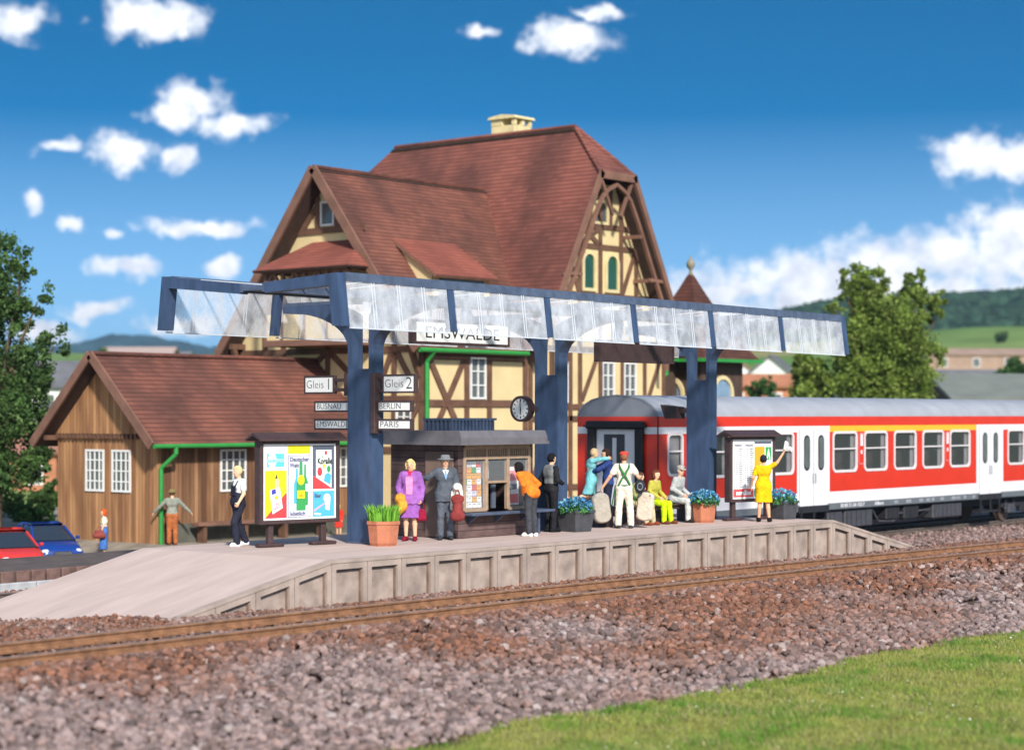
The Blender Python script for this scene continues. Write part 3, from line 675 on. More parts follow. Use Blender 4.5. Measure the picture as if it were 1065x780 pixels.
b = MB(); sheet_of(b, .07, .7, 1.91, 1.97, C_gry, 1); sheet_of(b, .07, .45, .85, 1.84, C_org, 1); shape_of(b, [(.07, .9), (.07, .99), (.42, 1.6), (.42, 1.5)], C_wht, 2); sheet_of(b, .48, .7, 1.5, 1.83, C_grn, 1); shape_of(b, [(.51, 1.52), (.59, 1.8), (.66, 1.52), (.62, 1.52), (.59, 1.66), (.55, 1.52)], C_wht, 2)
sheet_of(b, .07, .7, .585, .79, C_grn, 1); shape_of(b, ell(.2, .69, .06, .08), C_wht, 2); b.build('advert_panel', tb)

# direction signs at the first pillar; boards stand across the platform and face the ramp end
def plate_sign(name, label, ya, yb_, z0, z1, x, txts, group=None):
    """ya > yb_: left and right edge as seen from the ramp end"""
    t = thing(name, label, 'sign', (x, (ya + yb_) / 2, z0), 0, group); h = (ya - yb_) / 2; H = z1 - z0
    b = MB(); b.box(-.045, .045, -h, h, 0, H, M_brown, bev=.01)
    for (y0, y1, a, c) in ((-h, h, -.001, .035), (-h, h, H - .035, H + .001), (-h, -h + .035, .035, H - .035), (h - .035, h, .035, H - .035)): b.box(-.062, -.045, y0, y1, a, c, M_brown)
    b.build('housing', t)
    b = MB(); b.box(-.051, -.046, -h + .036, h - .036, .036, H - .036, M_white)
    for (s, yy, size, wd) in txts: b.text(s, SIDE(-.053, yy, H / 2 + (.0 if size < .25 else 0)), size, M_ink, wd, .003, bold=-.005 if size > .2 else -.0022)
    b.build('face', t)
    return t
plate_sign('track_sign', 'white sign reading Gleis 1 left of the nearest pillar', 29.82, 28.94, 4.08, 4.46, 29.22, [('Gleis', .12, .24, .5), ('1', -.28, .34, None)])
plate_sign('track_sign', 'white sign reading Gleis 2 right of the nearest pillar', 27.56, 26.66, 4.08, 4.46, 29.22, [('Gleis', .13, .24, .5), ('2', -.28, .34, .16)])
plate_sign('destination_sign', 'narrow white sign reading BUSNAU left of the nearest pillar', 29.62, 28.56, 3.7, 3.93, 29.32, [('BUSNAU', .1, .17, .7)])
plate_sign('destination_sign', 'narrow white sign reading EMSWALDE, below BUSNAU', 29.62, 28.56, 3.33, 3.56, 29.32, [('EMSWALDE', .0, .17, .92)])
plate_sign('destination_sign', 'narrow white sign reading BERLIN right of the nearest pillar', 27.72, 26.78, 3.7, 3.93, 29.24, [('BERLIN', .12, .17, .58)])
plate_sign('destination_sign', 'narrow white sign reading PARIS, below BERLIN', 27.72, 26.78, 3.33, 3.56, 29.24, [('PARIS', .14, .17, .5)])
b = MB(); b.box(29.1, 29.34, 27.725, 27.848, 3.26, 4.5, M_brown, bev=.01)
for z in (4.4, 4.14): b.box(29.2, 29.26, 27.55, 27.73, z - .03, z + .03, M_brown)
tag(b.build('sign_bracket'), 'brown upright bracket holding the signs right of the nearest pillar', 'bracket')
b = MB(); b.box(29.16, 29.3, 28.55, 28.66, 4.03, 4.5, M_brown, bev=.01)
for z in (4.36, 4.16): b.box(29.18, 29.27, 28.66, 28.945, z - .035, z + .035, M_brown)
tag(b.build('sign_bracket'), 'short brown two pronged bracket behind the Gleis 1 sign', 'bracket')

def name_board(x0, x1, z0, label, txt):
    t = thing('station_name_board', label, 'sign', ((x0 + x1) / 2, 28.2, z0)); h = (x1 - x0) / 2
    b = MB(); b.box(-h, h, -.09, .09, 0, .52, M_brown, bev=.012)
    for (a, c, d, e) in ((-h, h, -.001, .05), (-h, h, .47, .521), (-h, -h + .05, .05, .47), (h - .05, h, .05, .47)): b.box(a, c, -.115, -.09, d, e, M_brown)
    b.build('housing', t)
    for s in (-1, 1):
        b = MB(); b.cyl((s * h * .6, 0, .52), (s * h * .6, 0, 6.0 - z0), .02, .02, M_steel); b.build('hanger', t)
    if txt:
        b = MB(); b.box(-h + .051, h - .051, -.097, -.091, .051, .469, M_white); b.text(txt, frame((0, -.1, .24), (1, 0, 0), (0, 0, 1)), .36, M_ink, 2 * h - .7, .004); b.build('face', t)
    return t
name_board(30.72, 33.85, 5.15, 'white station name board hanging under the canopy above the kiosk', 'EMSWALDE')
name_board(37.2, 40.25, 4.9, 'dark brown blank sign box hanging under the canopy above the bench', None)

ck = thing('station_clock', 'round white station clock with brown rim on the middle pillar', 'clock', (35.3, 28.9, 3.78))
b = MB(); b.cyl((-.07, 0, 0), (.07, 0, 0), .3, .3, M_brown, 32)
for i in range(32):
    a0, a1 = 2 * math.pi * i / 32, 2 * math.pi * (i + 1) / 32
    ring = lambda a, r, x: (x, r * math.cos(a), r * math.sin(a))
    b.add([ring(a0, .3, -.1), ring(a1, .3, -.1), ring(a1, .245, -.1), ring(a0, .245, -.1), ring(a0, .3, -.07), ring(a1, .3, -.07), ring(a1, .245, -.07), ring(a0, .245, -.07)], [(0, 1, 2, 3), (0, 1, 5, 4), (3, 2, 6, 7)], M_brown)
b.box(-.04, .04, -.46, -.29, -.05, .05, M_brown); b.build('rim', ck)
b = MB(); b.cyl((-.078, 0, 0), (-.071, 0, 0), .246, .246, M_white, 32)
for i in range(12):
    a = i * math.pi / 6; c, s = math.cos(a), math.sin(a)
    b.bar((-.0805, .175 * s, .175 * c), (-.0805, .222 * s, .222 * c), .02 if i % 3 else .03, .004, M_ink, up=(1, 0, 0))
b.build('dial', ck)
b = MB(); b.bar((-.086, 0, -.13), (-.086, 0, .03), .026, .005, M_ink, up=(1, 0, 0)); b.build('hand', ck)
b = MB(); b.bar((-.092, 0, -.03), (-.092, .006, .2), .018, .005, M_ink, up=(1, 0, 0)); b.build('hand', ck)

# loudspeaker at the far pillar
ls = thing('loudspeaker', 'dark brown loudspeaker box on the left side of the far pillar', 'loudspeaker', (41.5, 28.95, 3.72))
b = MB(); b.prism([(-.3, -.17), (.12, -.17), (.12, .17), (-.36, .17)], -.16, .1, 'x', M_brown); b.box(-.17, -.16, -.3, .1, -.15, .15, M_brown); b.build('box', ls) if False else None
b = MB(); b.prism([(.2, -.18), (-.2, -.18), (-.2, .12), (.34, .18)], -.16, .16, 'x', M_brown); b.box(-.06, .06, -.43, -.2, -.04, .1, M_brown); b.build('cabinet', ls)
b = MB()
for i in range(5): b.box(-.175, -.161, -.17, .2, -.14 + i * .06, -.115 + i * .06, M_ink)
b.build('grille', ls)

# ------------------------------------------------------------------ kiosk
M_kplank = bands('kiosk_clapboard', (.15, .098, .09), (.095, .06, .06), (0, 0, 1), .155, .09, .7, .03, .2, 3)
M_kroof = mat('kiosk_roof_metal', (.15, .14, .155), .5, var=.15, scale=4, bump=.08)
M_tan = mat('tan_window_wood', (.38, .265, .18), .65, var=.15, scale=6, bump=.1)
M_kdoor = mat('kiosk_door_brown', (.21, .14, .11), .6, var=.12, scale=4)
M_dark = mat('dark_interior', (.02, .018, .02), .9, var=.2)
M_kglass = glass('kiosk_window_glass', (.55, .6, .63), .13, .05)
kx0, kx1, ky0, ky1 = 31.6, 34.12, 27.65, 29.6; kw, kd = kx1 - kx0, ky1 - ky0
kk = thing('kiosk', 'dark brown clapboard newspaper kiosk with tan framed windows under the canopy', 'kiosk', (kx0, ky0, 1.))
b = MB(); b.box(0, .08, 0, kd, 0, 2.02, M_kplank); b.box(kw - .08, kw, 0, kd, 0, 2.02, M_kplank); b.box(.08, kw - .08, kd - .08, kd, 0, 2.02, M_kplank)
b.box(.08, kw - .08, .002, .08, 0, .52, M_kplank); b.box(.08, .2, .004, .08, .52, 2.02, M_kplank); b.box(kw - .14, kw - .08, .003, .08, .52, 2.02, M_kplank); b.box(.08, kw - .08, .08, kd - .08, 1.97, 2.01, M_dark); b.box(.08, kw - .08, .08, kd - .08, 0.03, .07, M_dark); b.build('wall', kk)
b = MB(); b.box(-.03, -.001, .12, .92, .02, 1.86, M_kdoor, bev=.008); o = b.build('door', kk)
b = MB(); b.box(-.055, -.03, .2, .24, .9, 1.02, M_steel); b.build('handle', o)
b = MB(); b.prism([(-.36, 2.02), (-.36, 2.15), (-.3, 2.3), (kd + .3, 2.3), (kd + .36, 2.15), (kd + .36, 2.02)], -.3, kw + .08, 'x', M_kroof); b.prism([(-.375, 2.0), (-.375, 2.06), (kd + .375, 2.06), (kd + .375, 2.0)], -.34, kw + .13, 'x', M_kroof); b.build('roof', kk)
b = MB(); b.box(.42, 1.86, .56, 1.32, 2.3, 2.52, M_blue); b.box(.38, 1.9, .52, 1.36, 2.52, 2.57, M_bluegrey)
for i in range(13): b.box(.4 + i * .115, .45 + i * .115, .53, .56, 2.3, 2.52, M_bluegrey)
for i in range(7): b.box(.39, .42, .56 + i * .12, .61 + i * .12, 2.3, 2.52, M_bluegrey)
b.build('ventilator', kk)
wx0, wx1 = .2, kw - .14; bw = (wx1 - wx0) / 3
b = MB()
for i in range(4):
    c = wx0 + i * bw; b.box(c - .04, c + .04, -.03, .07, .58, 1.94, M_tan, bev=.008)
b.box(wx0, wx1, -.028, .068, 1.9, 2.0, M_tan); b.box(wx0, wx1, -.027, .067, 1.68, 1.74, M_tan); b.box(wx0, wx0 + bw, -.026, .066, .56, .63, M_tan); b.box(wx0 + 2 * bw, wx1, -.026, .066, .56, .63, M_tan); b.box(wx0 + bw, wx0 + 2 * bw, -.024, .064, 1.16, 1.21, M_tan)
for i in range(33):
    c = wx0 + .07 + (wx1 - wx0 - .14) * i / 32; b.box(c - .016, c + .016, .0, .03, 1.74, 1.9, M_tan)
b.box(wx0, wx1, .031, .06, 1.74, 1.9, M_dark); b.build('window_frame', kk)
b = MB(); b.box(wx0 + .04, wx0 + bw - .04, .012, .02, .63, 1.68, M_kglass); b.box(wx0 + bw + .04, wx0 + 2 * bw - .04, .012, .02, 1.21, 1.68, M_kglass); b.box(wx0 + 2 * bw + .04, wx1 - .04, .012, .02, .63, 1.68, M_kglass); b.build('window_glass', kk)
b = MB(); mgs = [C_wht, C_org, C_red, C_lav, C_cyan, C_grn, C_wht, C_wht]
for r_ in range(8):
    for c in range(4):
        x = wx0 + .07 + c * .155; z = .64 + r_ * .125
        b.box(x, x + .14, .09 + r_ * .004, .1 + r_ * .004, z, z + .115, random.choice(mgs) if r_ not in (5,) else C_org)
        b.box(x + .02, x + .1, .088 + r_ * .004, .0895 + r_ * .004, z + .07, z + .085, C_gry)
b.build('magazine_rack', kk)
b = MB(); b.box(wx0 + 2 * bw + .1, wx1 - .28, .06, .07, .66, 1.5, C_wht); b.box(wx0 + 2 * bw + .12, wx1 - .3, .053, .059, .7, .9, C_red); b.box(wx0 + 2 * bw + .12, wx1 - .3, .053, .059, 1.2, 1.42, flat((240, 150, 160), 'poster_rose')); b.box(wx0 + 2 * bw + .14, wx1 - .34, .053, .059, 1.0, 1.12, C_gry); b.build('window_poster', kk)
b = MB(); b.box(wx0 + bw + .1, wx0 + 1.6 * bw, .3, .34, 1.25, 1.62, C_lav); b.box(wx0 + bw + .25, wx0 + 1.5 * bw, .26, .29, 1.2, 1.5, C_cyan); b.box(wx0 + bw + .5, wx0 + 1.85 * bw, .25, .3, .6, 1.12, C_gry); b.build('stock', kk)
b = MB(); b.box(.12, kw + .42, -.32, -.032, .485, .545, M_bluegrey, bev=.012); b.box(kw + .002, kw + .42, -.032, .3, .485, .545, M_bluegrey)
o = b.build('counter', kk)
for x in (.3, 1.2, 2.1):
    b = MB(); b.prism([(-.28, .484), (-.002, .484), (-.002, .3)], x, x + .04, 'x', M_bluegrey); b.build('bracket', o)
b = MB(); b.box(kw + .06, kw + .12, -.12, -.06, 0, .484, M_bluegrey); b.box(kw + .3, kw + .36, .1, .16, 0, .484, M_bluegrey); b.build('leg', o)

# ------------------------------------------------------------------ planters
M_fol = attrmat('planter_leaf', rough=.6, trans=.25)
def clump(n, rx, h, z0, cols, size, up=.6, dome=True):
    """leaf sized quads filling a low dome"""
    a = rng.uniform(0, 2 * math.pi, n); r = np.sqrt(rng.random(n)) * rx; t = rng.random(n)
    top = h * np.sqrt(np.clip(1 - (r / rx) ** 2 * .75, 0, 1)) if dome else np.full(n, h)
    P = np.stack([r * np.cos(a), r * np.sin(a), z0 + top * t ** .6], -1)
    Rm = rand_rot(n); s = size * rng.uniform(.6, 1.3, n)
    q = np.array([(-1, -.6, 0), (1, -.6, 0), (1, .6, 0), (-1, .6, 0)]) * .5
    V = P[:, None, :] + np.einsum('nij,kj->nki', Rm, q) * s[:, None, None]
    c = np.array(cols)[rng.integers(0, len(cols), n)] * rng.uniform(.65, 1.3, (n, 1))
    return V.reshape(-1, 3), np.repeat(np.clip(c, 0, 1), 4, 0)
def planter(label, x, y, kind, pot, wd, h):
    t = thing('flower_planter', label, 'planter', (x, y, 1.), R(20) if pot == 'oct' else R(-8))
    b = MB()
    if pot == 'oct': b.lathe([(0, .03), (wd * .36, .03), (wd * .4, 0), (wd * .44, .06), (wd * .5, h * .86), (wd * .53, h * .87), (wd * .53, h), (wd * .46, h), (wd * .45, h - .06)], (0, 0, 0), M_terra, 8, smooth=False); b.lathe([(wd * .455, h - .06), (0, h - .05)], (0, 0, 0), M_soil, 8, False)
    else:
        k, w2 = .4 * wd, .5 * wd
        for (a, c) in (((-1, -1), (1, -1)), ((1, -1), (1, 1)), ((1, 1), (-1, 1)), ((-1, 1), (-1, -1))):
            b.add([(a[0] * k, a[1] * k, .0), (c[0] * k, c[1] * k, .0), (c[0] * w2, c[1] * w2, h), (a[0] * w2, a[1] * w2, h), (a[0] * (w2 - .04), a[1] * (w2 - .04), h), (c[0] * (w2 - .04), c[1] * (w2 - .04), h), (a[0] * (w2 - .06), a[1] * (w2 - .06), h - .06), (c[0] * (w2 - .06), c[1] * (w2 - .06), h - .06)], [(0, 1, 2, 3), (3, 2, 5, 4), (4, 5, 7, 6)], M_slate)
        b.box(-w2 + .055, w2 - .055, -w2 + .055, w2 - .055, h - .08, h - .065, M_soil); b.box(-w2 - .012, w2 + .012, -w2 - .012, -w2 + .02, h - .05, h + .005, M_slate)
    b.build('pot', t, fix=False)
    if kind == 'grass':
        n = 520; a = rng.uniform(0, 2 * math.pi, n); r = np.sqrt(rng.random(n)) * wd * .42
        x0, y0 = r * np.cos(a), r * np.sin(a); hh = rng.uniform(.22, .42, n); ln = .5 * rng.uniform(.2, 1, n) * hh
        V = []; tw = rng.uniform(0, math.pi, n); wv = .014
        dx, dy = np.cos(tw) * wv, np.sin(tw) * wv; a2 = a + rng.normal(0, .5, n)
        mx, my = x0 + np.cos(a2) * ln * .35, y0 + np.sin(a2) * ln * .35; ex, ey = x0 + np.cos(a2) * ln, y0 + np.sin(a2) * ln
        zb = np.full(n, h - .06)
        V = np.stack([np.stack([x0 - dx, y0 - dy, zb], -1), np.stack([x0 + dx, y0 + dy, zb], -1), np.stack([mx + dx, my + dy, zb + hh * .65], -1), np.stack([mx - dx, my - dy, zb + hh * .65], -1), np.stack([ex, ey, zb + hh], -1)], 1).reshape(-1, 3)
        q = np.arange(n)[:, None] * 5; F3 = np.concatenate([q + np.array([0, 1, 2]), q + np.array([0, 2, 3]), q + np.array([3, 2, 4])])
        c = np.array([.22, .5, .06]) * rng.uniform(.6, 1.25, (n, 1)); npmesh('grass_tuft', V, F3, M_fol, t, cols=np.repeat(np.clip(c, 0, 1), 5, 0))
    else:
        V, c = clump(900, wd * .62, .26, h - .08, [(.06, .2, .06), (.1, .28, .08), (.05, .16, .09)], .07)
        npmesh('foliage', V, np.arange(len(V)).reshape(-1, 4), M_fol, t, cols=c)
        V, c = clump(460, wd * .62, .34, h - .02, [(.07, .3, .55), (.12, .42, .62), (.05, .2, .42), (.3, .6, .7)], .06)
        npmesh('blossoms', V, np.arange(len(V)).reshape(-1, 4), M_fol, t, cols=c)
    return t
planter('terracotta planter with bright green grass at the nearest pillar', 29.07, 27.44, 'grass', 'oct', .68, .5)
planter('dark grey square planter with blue flowers at the middle pillar', 35.36, 27.4, 'blue', 'sq', .62, .48)
planter('terracotta planter with blue flowers left of the far pillar', 40.3, 27.25, 'blue', 'oct', .62, .5)
planter('dark grey square planter with blue flowers right of the yellow dressed woman', 42.92, 26.62, 'blue', 'sq', .58, .46)

# bench ---------------------------------------------------------------------------
bn = thing('platform_bench', 'long dark brown slatted bench between the middle and far pillars', 'bench', (38.95, 28.0, 1.))
b = MB()
for i in range(4): b.box(-1.95, 1.95, -.28 + i * .15, -.16 + i * .15, .42, .46, M_brown, bev=.008)
b.build('seat', bn)
b = MB(); b.box(-1.9, 1.9, -.22, .26, .33, .417, M_brown); b.build('apron', bn)
for x in (-1.75, -.6, .6, 1.75):
    b = MB(); b.box(x - .06, x + .06, -.25, .29, 0, .415, M_brown); b.build('leg', bn)
# ------------------------------------------------------------------ red coach on the rear track
M_red = mat('traffic_red_paint', (.66, .03, .012), .3, var=.06, scale=2, spec=.5)
M_pinkred = mat('faded_red_door_paint', (.58, .04, .035), .35, var=.06, scale=2, spec=.5)
M_cwhite = mat('coach_white_paint', (.75, .74, .76), .35, var=.05, scale=2)
M_cyel = mat('first_class_yellow', (.85, .45, .03), .4, var=.04)
M_cgrey = mat('coach_roof_grey', (.34, .35, .38), .5, var=.1, scale=1.5)
M_cgrey2 = mat('coach_end_grey', (.21, .225, .26), .5, var=.1, scale=2)
M_sill = mat('coach_sill_grey', (.13, .145, .16), .5, var=.12, scale=3)
M_under = mat('underframe_black', (.022, .022, .026), .6, var=.3, scale=4)
M_under2 = mat('equipment_box_grey', (.06, .06, .07), .6, var=.2, scale=4)
M_rubber = mat('gangway_rubber', (.018, .018, .02), .6, var=.2)
M_alu = mat('window_frame_alu', (.72, .66, .66), .35, var=.05)
M_cglass = glass('coach_window_glass', (.1, .11, .12), .28, .04)
M_inner = mat('coach_interior_panel', (.3, .26, .24), .7, var=.1)
M_seat = mat('coach_seat_cloth', (.16, .12, .11), .85, var=.2)
M_curtain = mat('light_curtain', (.62, .6, .64), .8, var=.08)
M_wheel = mat('worn_wheel_steel', (.16, .11, .085), .45, metal=.5, var=.3)
tr_x0, tr_y0, rz0 = 44.1, 31.35, -.2
WID, LEN = 2.76, 28.6
tr = thing('passenger_coach', 'red passenger coach with grey roof, white doors and yellow first class stripe', 'train coach', (tr_x0, tr_y0 + WID / 2, rz0))
hw = WID / 2
ZS0, ZS1, ZRB, ZW0, ZW1, ZST, ZRT, ZTOP = .9, 1.1, 1.46, 2.09, 3.28, 3.31, 3.5, 3.79   # sill, white band, red, windows, stripe, red top band
px2x = lambda x: x - tr_x0
def tall(): return (2.18, 3.33)
wins = [(.52, 1.2, 2.18, 3.3)] + [(a, a + 1.4, ZW0, ZW1) for a in (2.15, 4.55 - .45, 5.5 + .15)]
fc = [(9.42 + 1.947 * i, 9.42 + 1.947 * i + 1.42, ZW0, ZW1) for i in range(5)]
sc_ = [(21.65 + 1.947 * i, 21.65 + 1.947 * i + 1.3, ZW0, ZW1) for i in range(3)]
D1, D2 = (7.28, 9.2), (19.16, 21.26)
near_w = wins + fc + sc_
near_w.sort()
def rrect(x0, x1, z0, z1, r, n=5):
    P = []
    for cx_, cz_, a0 in ((x1 - r, z1 - r, 0), (x0 + r, z1 - r, 90), (x0 + r, z0 + r, 180), (x1 - r, z0 + r, 270)):
        for i in range(n + 1):
            a = R(a0 + 90 * i / n); P.append((cx_ + r * math.cos(a), cz_ + r * math.sin(a)))
    return P
def side_wall(y_out, s):
    """one flank as vertical strips round its windows; s=-1 is the platform side"""
    y_in = y_out - s * .06
    w_, r_, p_ = MB(), MB(), MB()
    def colour(b, x0, x1, z0, z1, m): b.box(x0, x1, y_out, y_in, z0, z1, m)
    cuts = sorted(near_w)
    b = MB()
    zones = [(0.35, .2 + 0, 0)]
    colour(b, .02, LEN, ZS0 + .002, ZS1 - .001, M_sill)
    for (x0, x1, white) in ((.02, D1[0], 0), (D1[0], D1[1], 1), (D1[1], D2[0], 0), (D2[0], D2[1], 1), (D2[1], LEN, 0)):
        if white: continue
        colour(b, x0, x1, ZS1, ZRB, M_cwhite)
        ws = [c for c in cuts if c[0] >= x0 and c[1] <= x1]
        mid = M_pinkred if x0 < 1 else M_red
        first = x0 == D1[1]
        xs_ = [x0]
        for c in ws: xs_ += [c[0], c[1]]
        xs_.append(x1)
        for i in range(0, len(xs_), 2): colour(b, xs_[i], xs_[i + 1], ZRB, ZST, M_red)
        for c in ws:
            colour(b, c[0], c[1], ZRB, c[2], M_red)
            if c[3] < ZST: colour(b, c[0], c[1], c[3], ZST, M_red)
        colour(b, x0, x1, ZST, ZRT, M_cyel if first else M_cwhite)
    for d in (D1, D2):
        colour(b, d[0], d[1], ZS1, ZRT, M_cwhite)
    colour(b, .02, LEN, ZRT, ZTOP, M_red)
    return b
body = side_wall(-hw, -1).build('side_panel', tr)
b = MB()                                                  # far flank, plain with window openings
b.box(.02, LEN, hw - .03, hw, ZS0, ZTOP, M_red); b.box(.08, LEN - .06, hw - .06, hw - .031, 1.36, ZTOP - .05, M_inner); b.build('side_panel', tr)
# windows
def window(c):
    x0, x1, z0, z1 = c; y = -hw; r = .13
    b = MB(); o_, i_ = rrect(x0 - .05, x1 + .05, z0 - .05, z1 + .05, r + .05), rrect(x0 + .03, x1 - .03, z0 + .03, z1 - .03, r)
    n = len(o_)
    V = [(p[0], y - .022, p[1]) for p in o_] + [(p[0], y - .022, p[1]) for p in i_] + [(p[0], y + .03, p[1]) for p in i_] + [(p[0], y + .0, p[1]) for p in o_]
    F_ = []
    for i in range(n):
        j = (i + 1) % n; F_ += [(i, j, n + j, n + i), (n + i, n + j, 2 * n + j, 2 * n + i), (i, 3 * n + i, 3 * n + j, j)]
    b.add(V, F_, M_alu)
    zm = z0 + (z1 - z0) * .58
    b.box(x0 + .03, x1 - .03, y - .012, y + .02, zm - .022, zm + .022, M_alu)
    f = b.build('window', tr)
    b = MB(); b.box(x0 + .0, x1 - .0, y + .022, y + .028, z0, z1, M_cglass); b.build('pane', f)
for c in near_w: window(c)
# interior: floor, seats, curtains, partitions
b = MB(); b.box(.1, LEN - .1, -hw + .07, hw - .07, 1.3, 1.36, M_inner); b.box(.1, LEN - .1, -hw + .07, hw - .07, 3.42, 3.46, M_curtain)
for x in (D1[0] - .05, D1[1] + .02, D2[0] - .05, D2[1] + .02): b.box(x, x + .04, -hw + .07, hw - .07, 1.36, 3.42, M_inner)
b.build('interior', tr)
b = MB()
for c in fc + sc_ + wins[1:]:
    for xx in (c[0] - .27, c[1] + .15):
        for yy in (-.75, .75):
            b.box(xx, xx + .16, yy - .45, yy + .45, 1.75, 2.62, M_seat, bev=.04); 
    for xx in (c[0] - .1, c[1] - .42):
        for yy in (-.75, .75): b.box(xx, xx + .5, yy - .45, yy + .45, 1.65, 1.8, M_seat, bev=.04)
b.build('seats', tr)
b = MB()
for c in fc + sc_ + wins[1:]: b.box(c[1] - .2, c[1] + .02, -hw + .09, -hw + .11, ZW0 - .02, ZW1, M_curtain); b.box(c[0] - .02, c[0] + .08, -hw + .09, -hw + .11, ZW0 - .02, ZW1, M_curtain)
b.box(.55, 1.18, -hw + .09, -hw + .1, 2.1, 3.35, M_curtain); b.build('curtains', tr)
# doors
for d in (D1, D2):
    m_ = (d[0] + d[1]) / 2; dw = .82
    for s in (-1, 1):
        x0, x1 = (m_ - dw, m_ - .012) if s < 0 else (m_ + .012, m_ + dw)
        b = MB(); b.box(x0, x1, -hw - .016, -hw - .002, ZS0 + .16, ZRT - .12, M_cwhite, bev=.006); o = b.build('door', tr)
        c0 = (x0 + x1) / 2 - .0
        b = MB(); P = rrect(c0 - .17, c0 + .17, 2.14, 3.22, .165, 6); b.prism(P, -hw - .024, -hw - .017, 'y', M_rubber); w1 = b.build('window', o)
        b = MB(); b.prism(rrect(c0 - .125, c0 + .125, 2.2, 3.16, .12, 6), -hw - .029, -hw - .0245, 'y', mat('door_glass', (.12, .13, .14), .08, var=.2, spec=.8)); b.build('pane', w1)
        b = MB(); xh = x1 - .06 if s < 0 else x0 + .06; b.box(xh - .015, xh + .015, -hw - .045, -hw - .0165, 1.75, 2.05, M_steel); b.build('handle', o)
    b = MB(); b.box(m_ - .012, m_ + .012, -hw - .008, -hw - .001, ZS0 + .1, ZRT - .12, M_ink)
    for x in (m_ - dw - .012, m_ + dw): b.box(x, x + .012, -hw - .007, -hw - .001, ZS0 + .1, ZRT - .1, M_sill)
    b.build('door_seal', tr)
    b = MB(); b.box(m_ - .78, m_ + .78, -hw - .05, -hw + .3, .42, .47, M_under)
    for x in (m_ - .75, m_, m_ + .71): b.box(x, x + .04, -hw - .03, -hw + .02, .42, .98, M_under)
    b.box(m_ - .9, m_ + .9, -hw - .02, -hw - .001, .86, 1.06, M_under); b.build('footstep', tr)
# roof
b = MB(); pr = [(-hw, ZTOP), (-hw + .04, ZTOP + .12), (-hw + .2, ZTOP + .31), (-hw + .5, ZTOP + .47), (-hw + .9, ZTOP + .56), (0, ZTOP + .6)]
pr = pr + [(-y, z) for y, z in pr[::-1][1:]]
n = len(pr); V = [(x, y, z) for x in (.0, LEN) for y, z in pr]
b.add(V, [(i, i + 1, n + i + 1, n + i) for i in range(n - 1)], M_cgrey, True)
b.prism([(y * 1.006, z + .012) for y, z in pr] + [(y * .97, z - .02) for y, z in pr[::-1]], -.004, .07, 'x', M_cgrey2)
b.build('roof', tr, fix=True)
# end wall facing the ramp
b = MB(); gw = .76
b.prism([p for p in pr], .01, .05, 'x', M_cgrey2)
for s in (-1, 1):
    y0, y1 = (-hw, -gw) if s < 0 else (gw, hw)
    b.box(.01, .07, y0, y1, ZS0 - .05, ZRT - .0, M_red); 
    b.box(.006, .071, y0 + .002, y1 - .002, ZST, ZRT, M_cwhite)
    b.box(.01, .07, y0, y1, ZRT, ZTOP, M_red)
b.box(.011, .06, -gw, gw, ZRT + .12, ZTOP, M_red); b.build('end_wall', tr)
b = MB()
for s in (-1, 1): b.box(-.13, .02, s * .82 - .14, s * .82 + .14, 1.05, ZRT + .05, M_rubber, bev=.04)
b.box(-.17, .02, -1.0, 1.0, ZRT - .06, ZRT + .17, M_rubber, bev=.05); b.box(-.19, .02, -1.04, 1.04, ZRT + .0, ZRT + .05, M_rubber); b.box(-.13, .02, -.95, .95, 1.0, 1.15, M_rubber, bev=.03); g = b.build('gangway', tr)
b = MB(); b.box(-.02, .03, -.68, .68, 1.15, ZRT - .06, M_cwhite); b.build('door', g)
b = MB(); b.box(-.03, -.021, -.3, .42, 2.1, 3.3, M_under2, bev=.004); b.box(-.036, -.031, -.02, .12, 2.2, 3.2, M_cwhite); b.build('end_window', g)
# numbers, class digits and small sill lettering
b = MB()
for xx, sgn in ((11.16, '1'), (17.0, '1'), (23.28, '2')):
    b.text(sgn, frame((xx, -hw - .012, 3.02), (1, 0, 0), (0, 0, 1)), .5, M_cwhite, .16, .004, bold=.015)
    for (a, c, d, e) in ((-.17, .17, 3.24, 3.26), (-.17, -.155, 2.28, 3.26), (.155, .17, 2.28, 3.26), (-.17, .17, 2.28, 2.3)): b.box(xx + a, xx + c, -hw - .012, -hw - .008, d, e, mat('pale_red_marking', (.75, .35, .35), .5, var=0))
    b.box(xx - .05, xx + .05, -hw - .012, -hw - .008, 2.6, 2.72, M_cwhite)
b.build('class_marking', tr)
b = MB()
b.text('50 80 31-34 152-7', frame((10.6, -hw - .006, 1.0), (1, 0, 0), (0, 0, 1)), .16, M_cwhite, 1.5, .003, bold=.003); b.text('ABnrz', frame((12.3, -hw - .006, 1.0), (1, 0, 0), (0, 0, 1)), .16, M_cwhite, .6, .003, bold=.003)
for x in (13.3, 14.1, 15.0, 15.5, 15.9, 16.5, 17.3, 17.7, 18.2, 18.9): 
    wv = random.uniform(.12, .35); b.box(x, x + wv, -hw - .006, -hw - .001, .95, 1.05, M_cgrey); b.box(x + .03, x + wv - .03, -hw - .009, -hw - .0065, .985, 1.0, M_sill)
b.build('data_panel', tr)
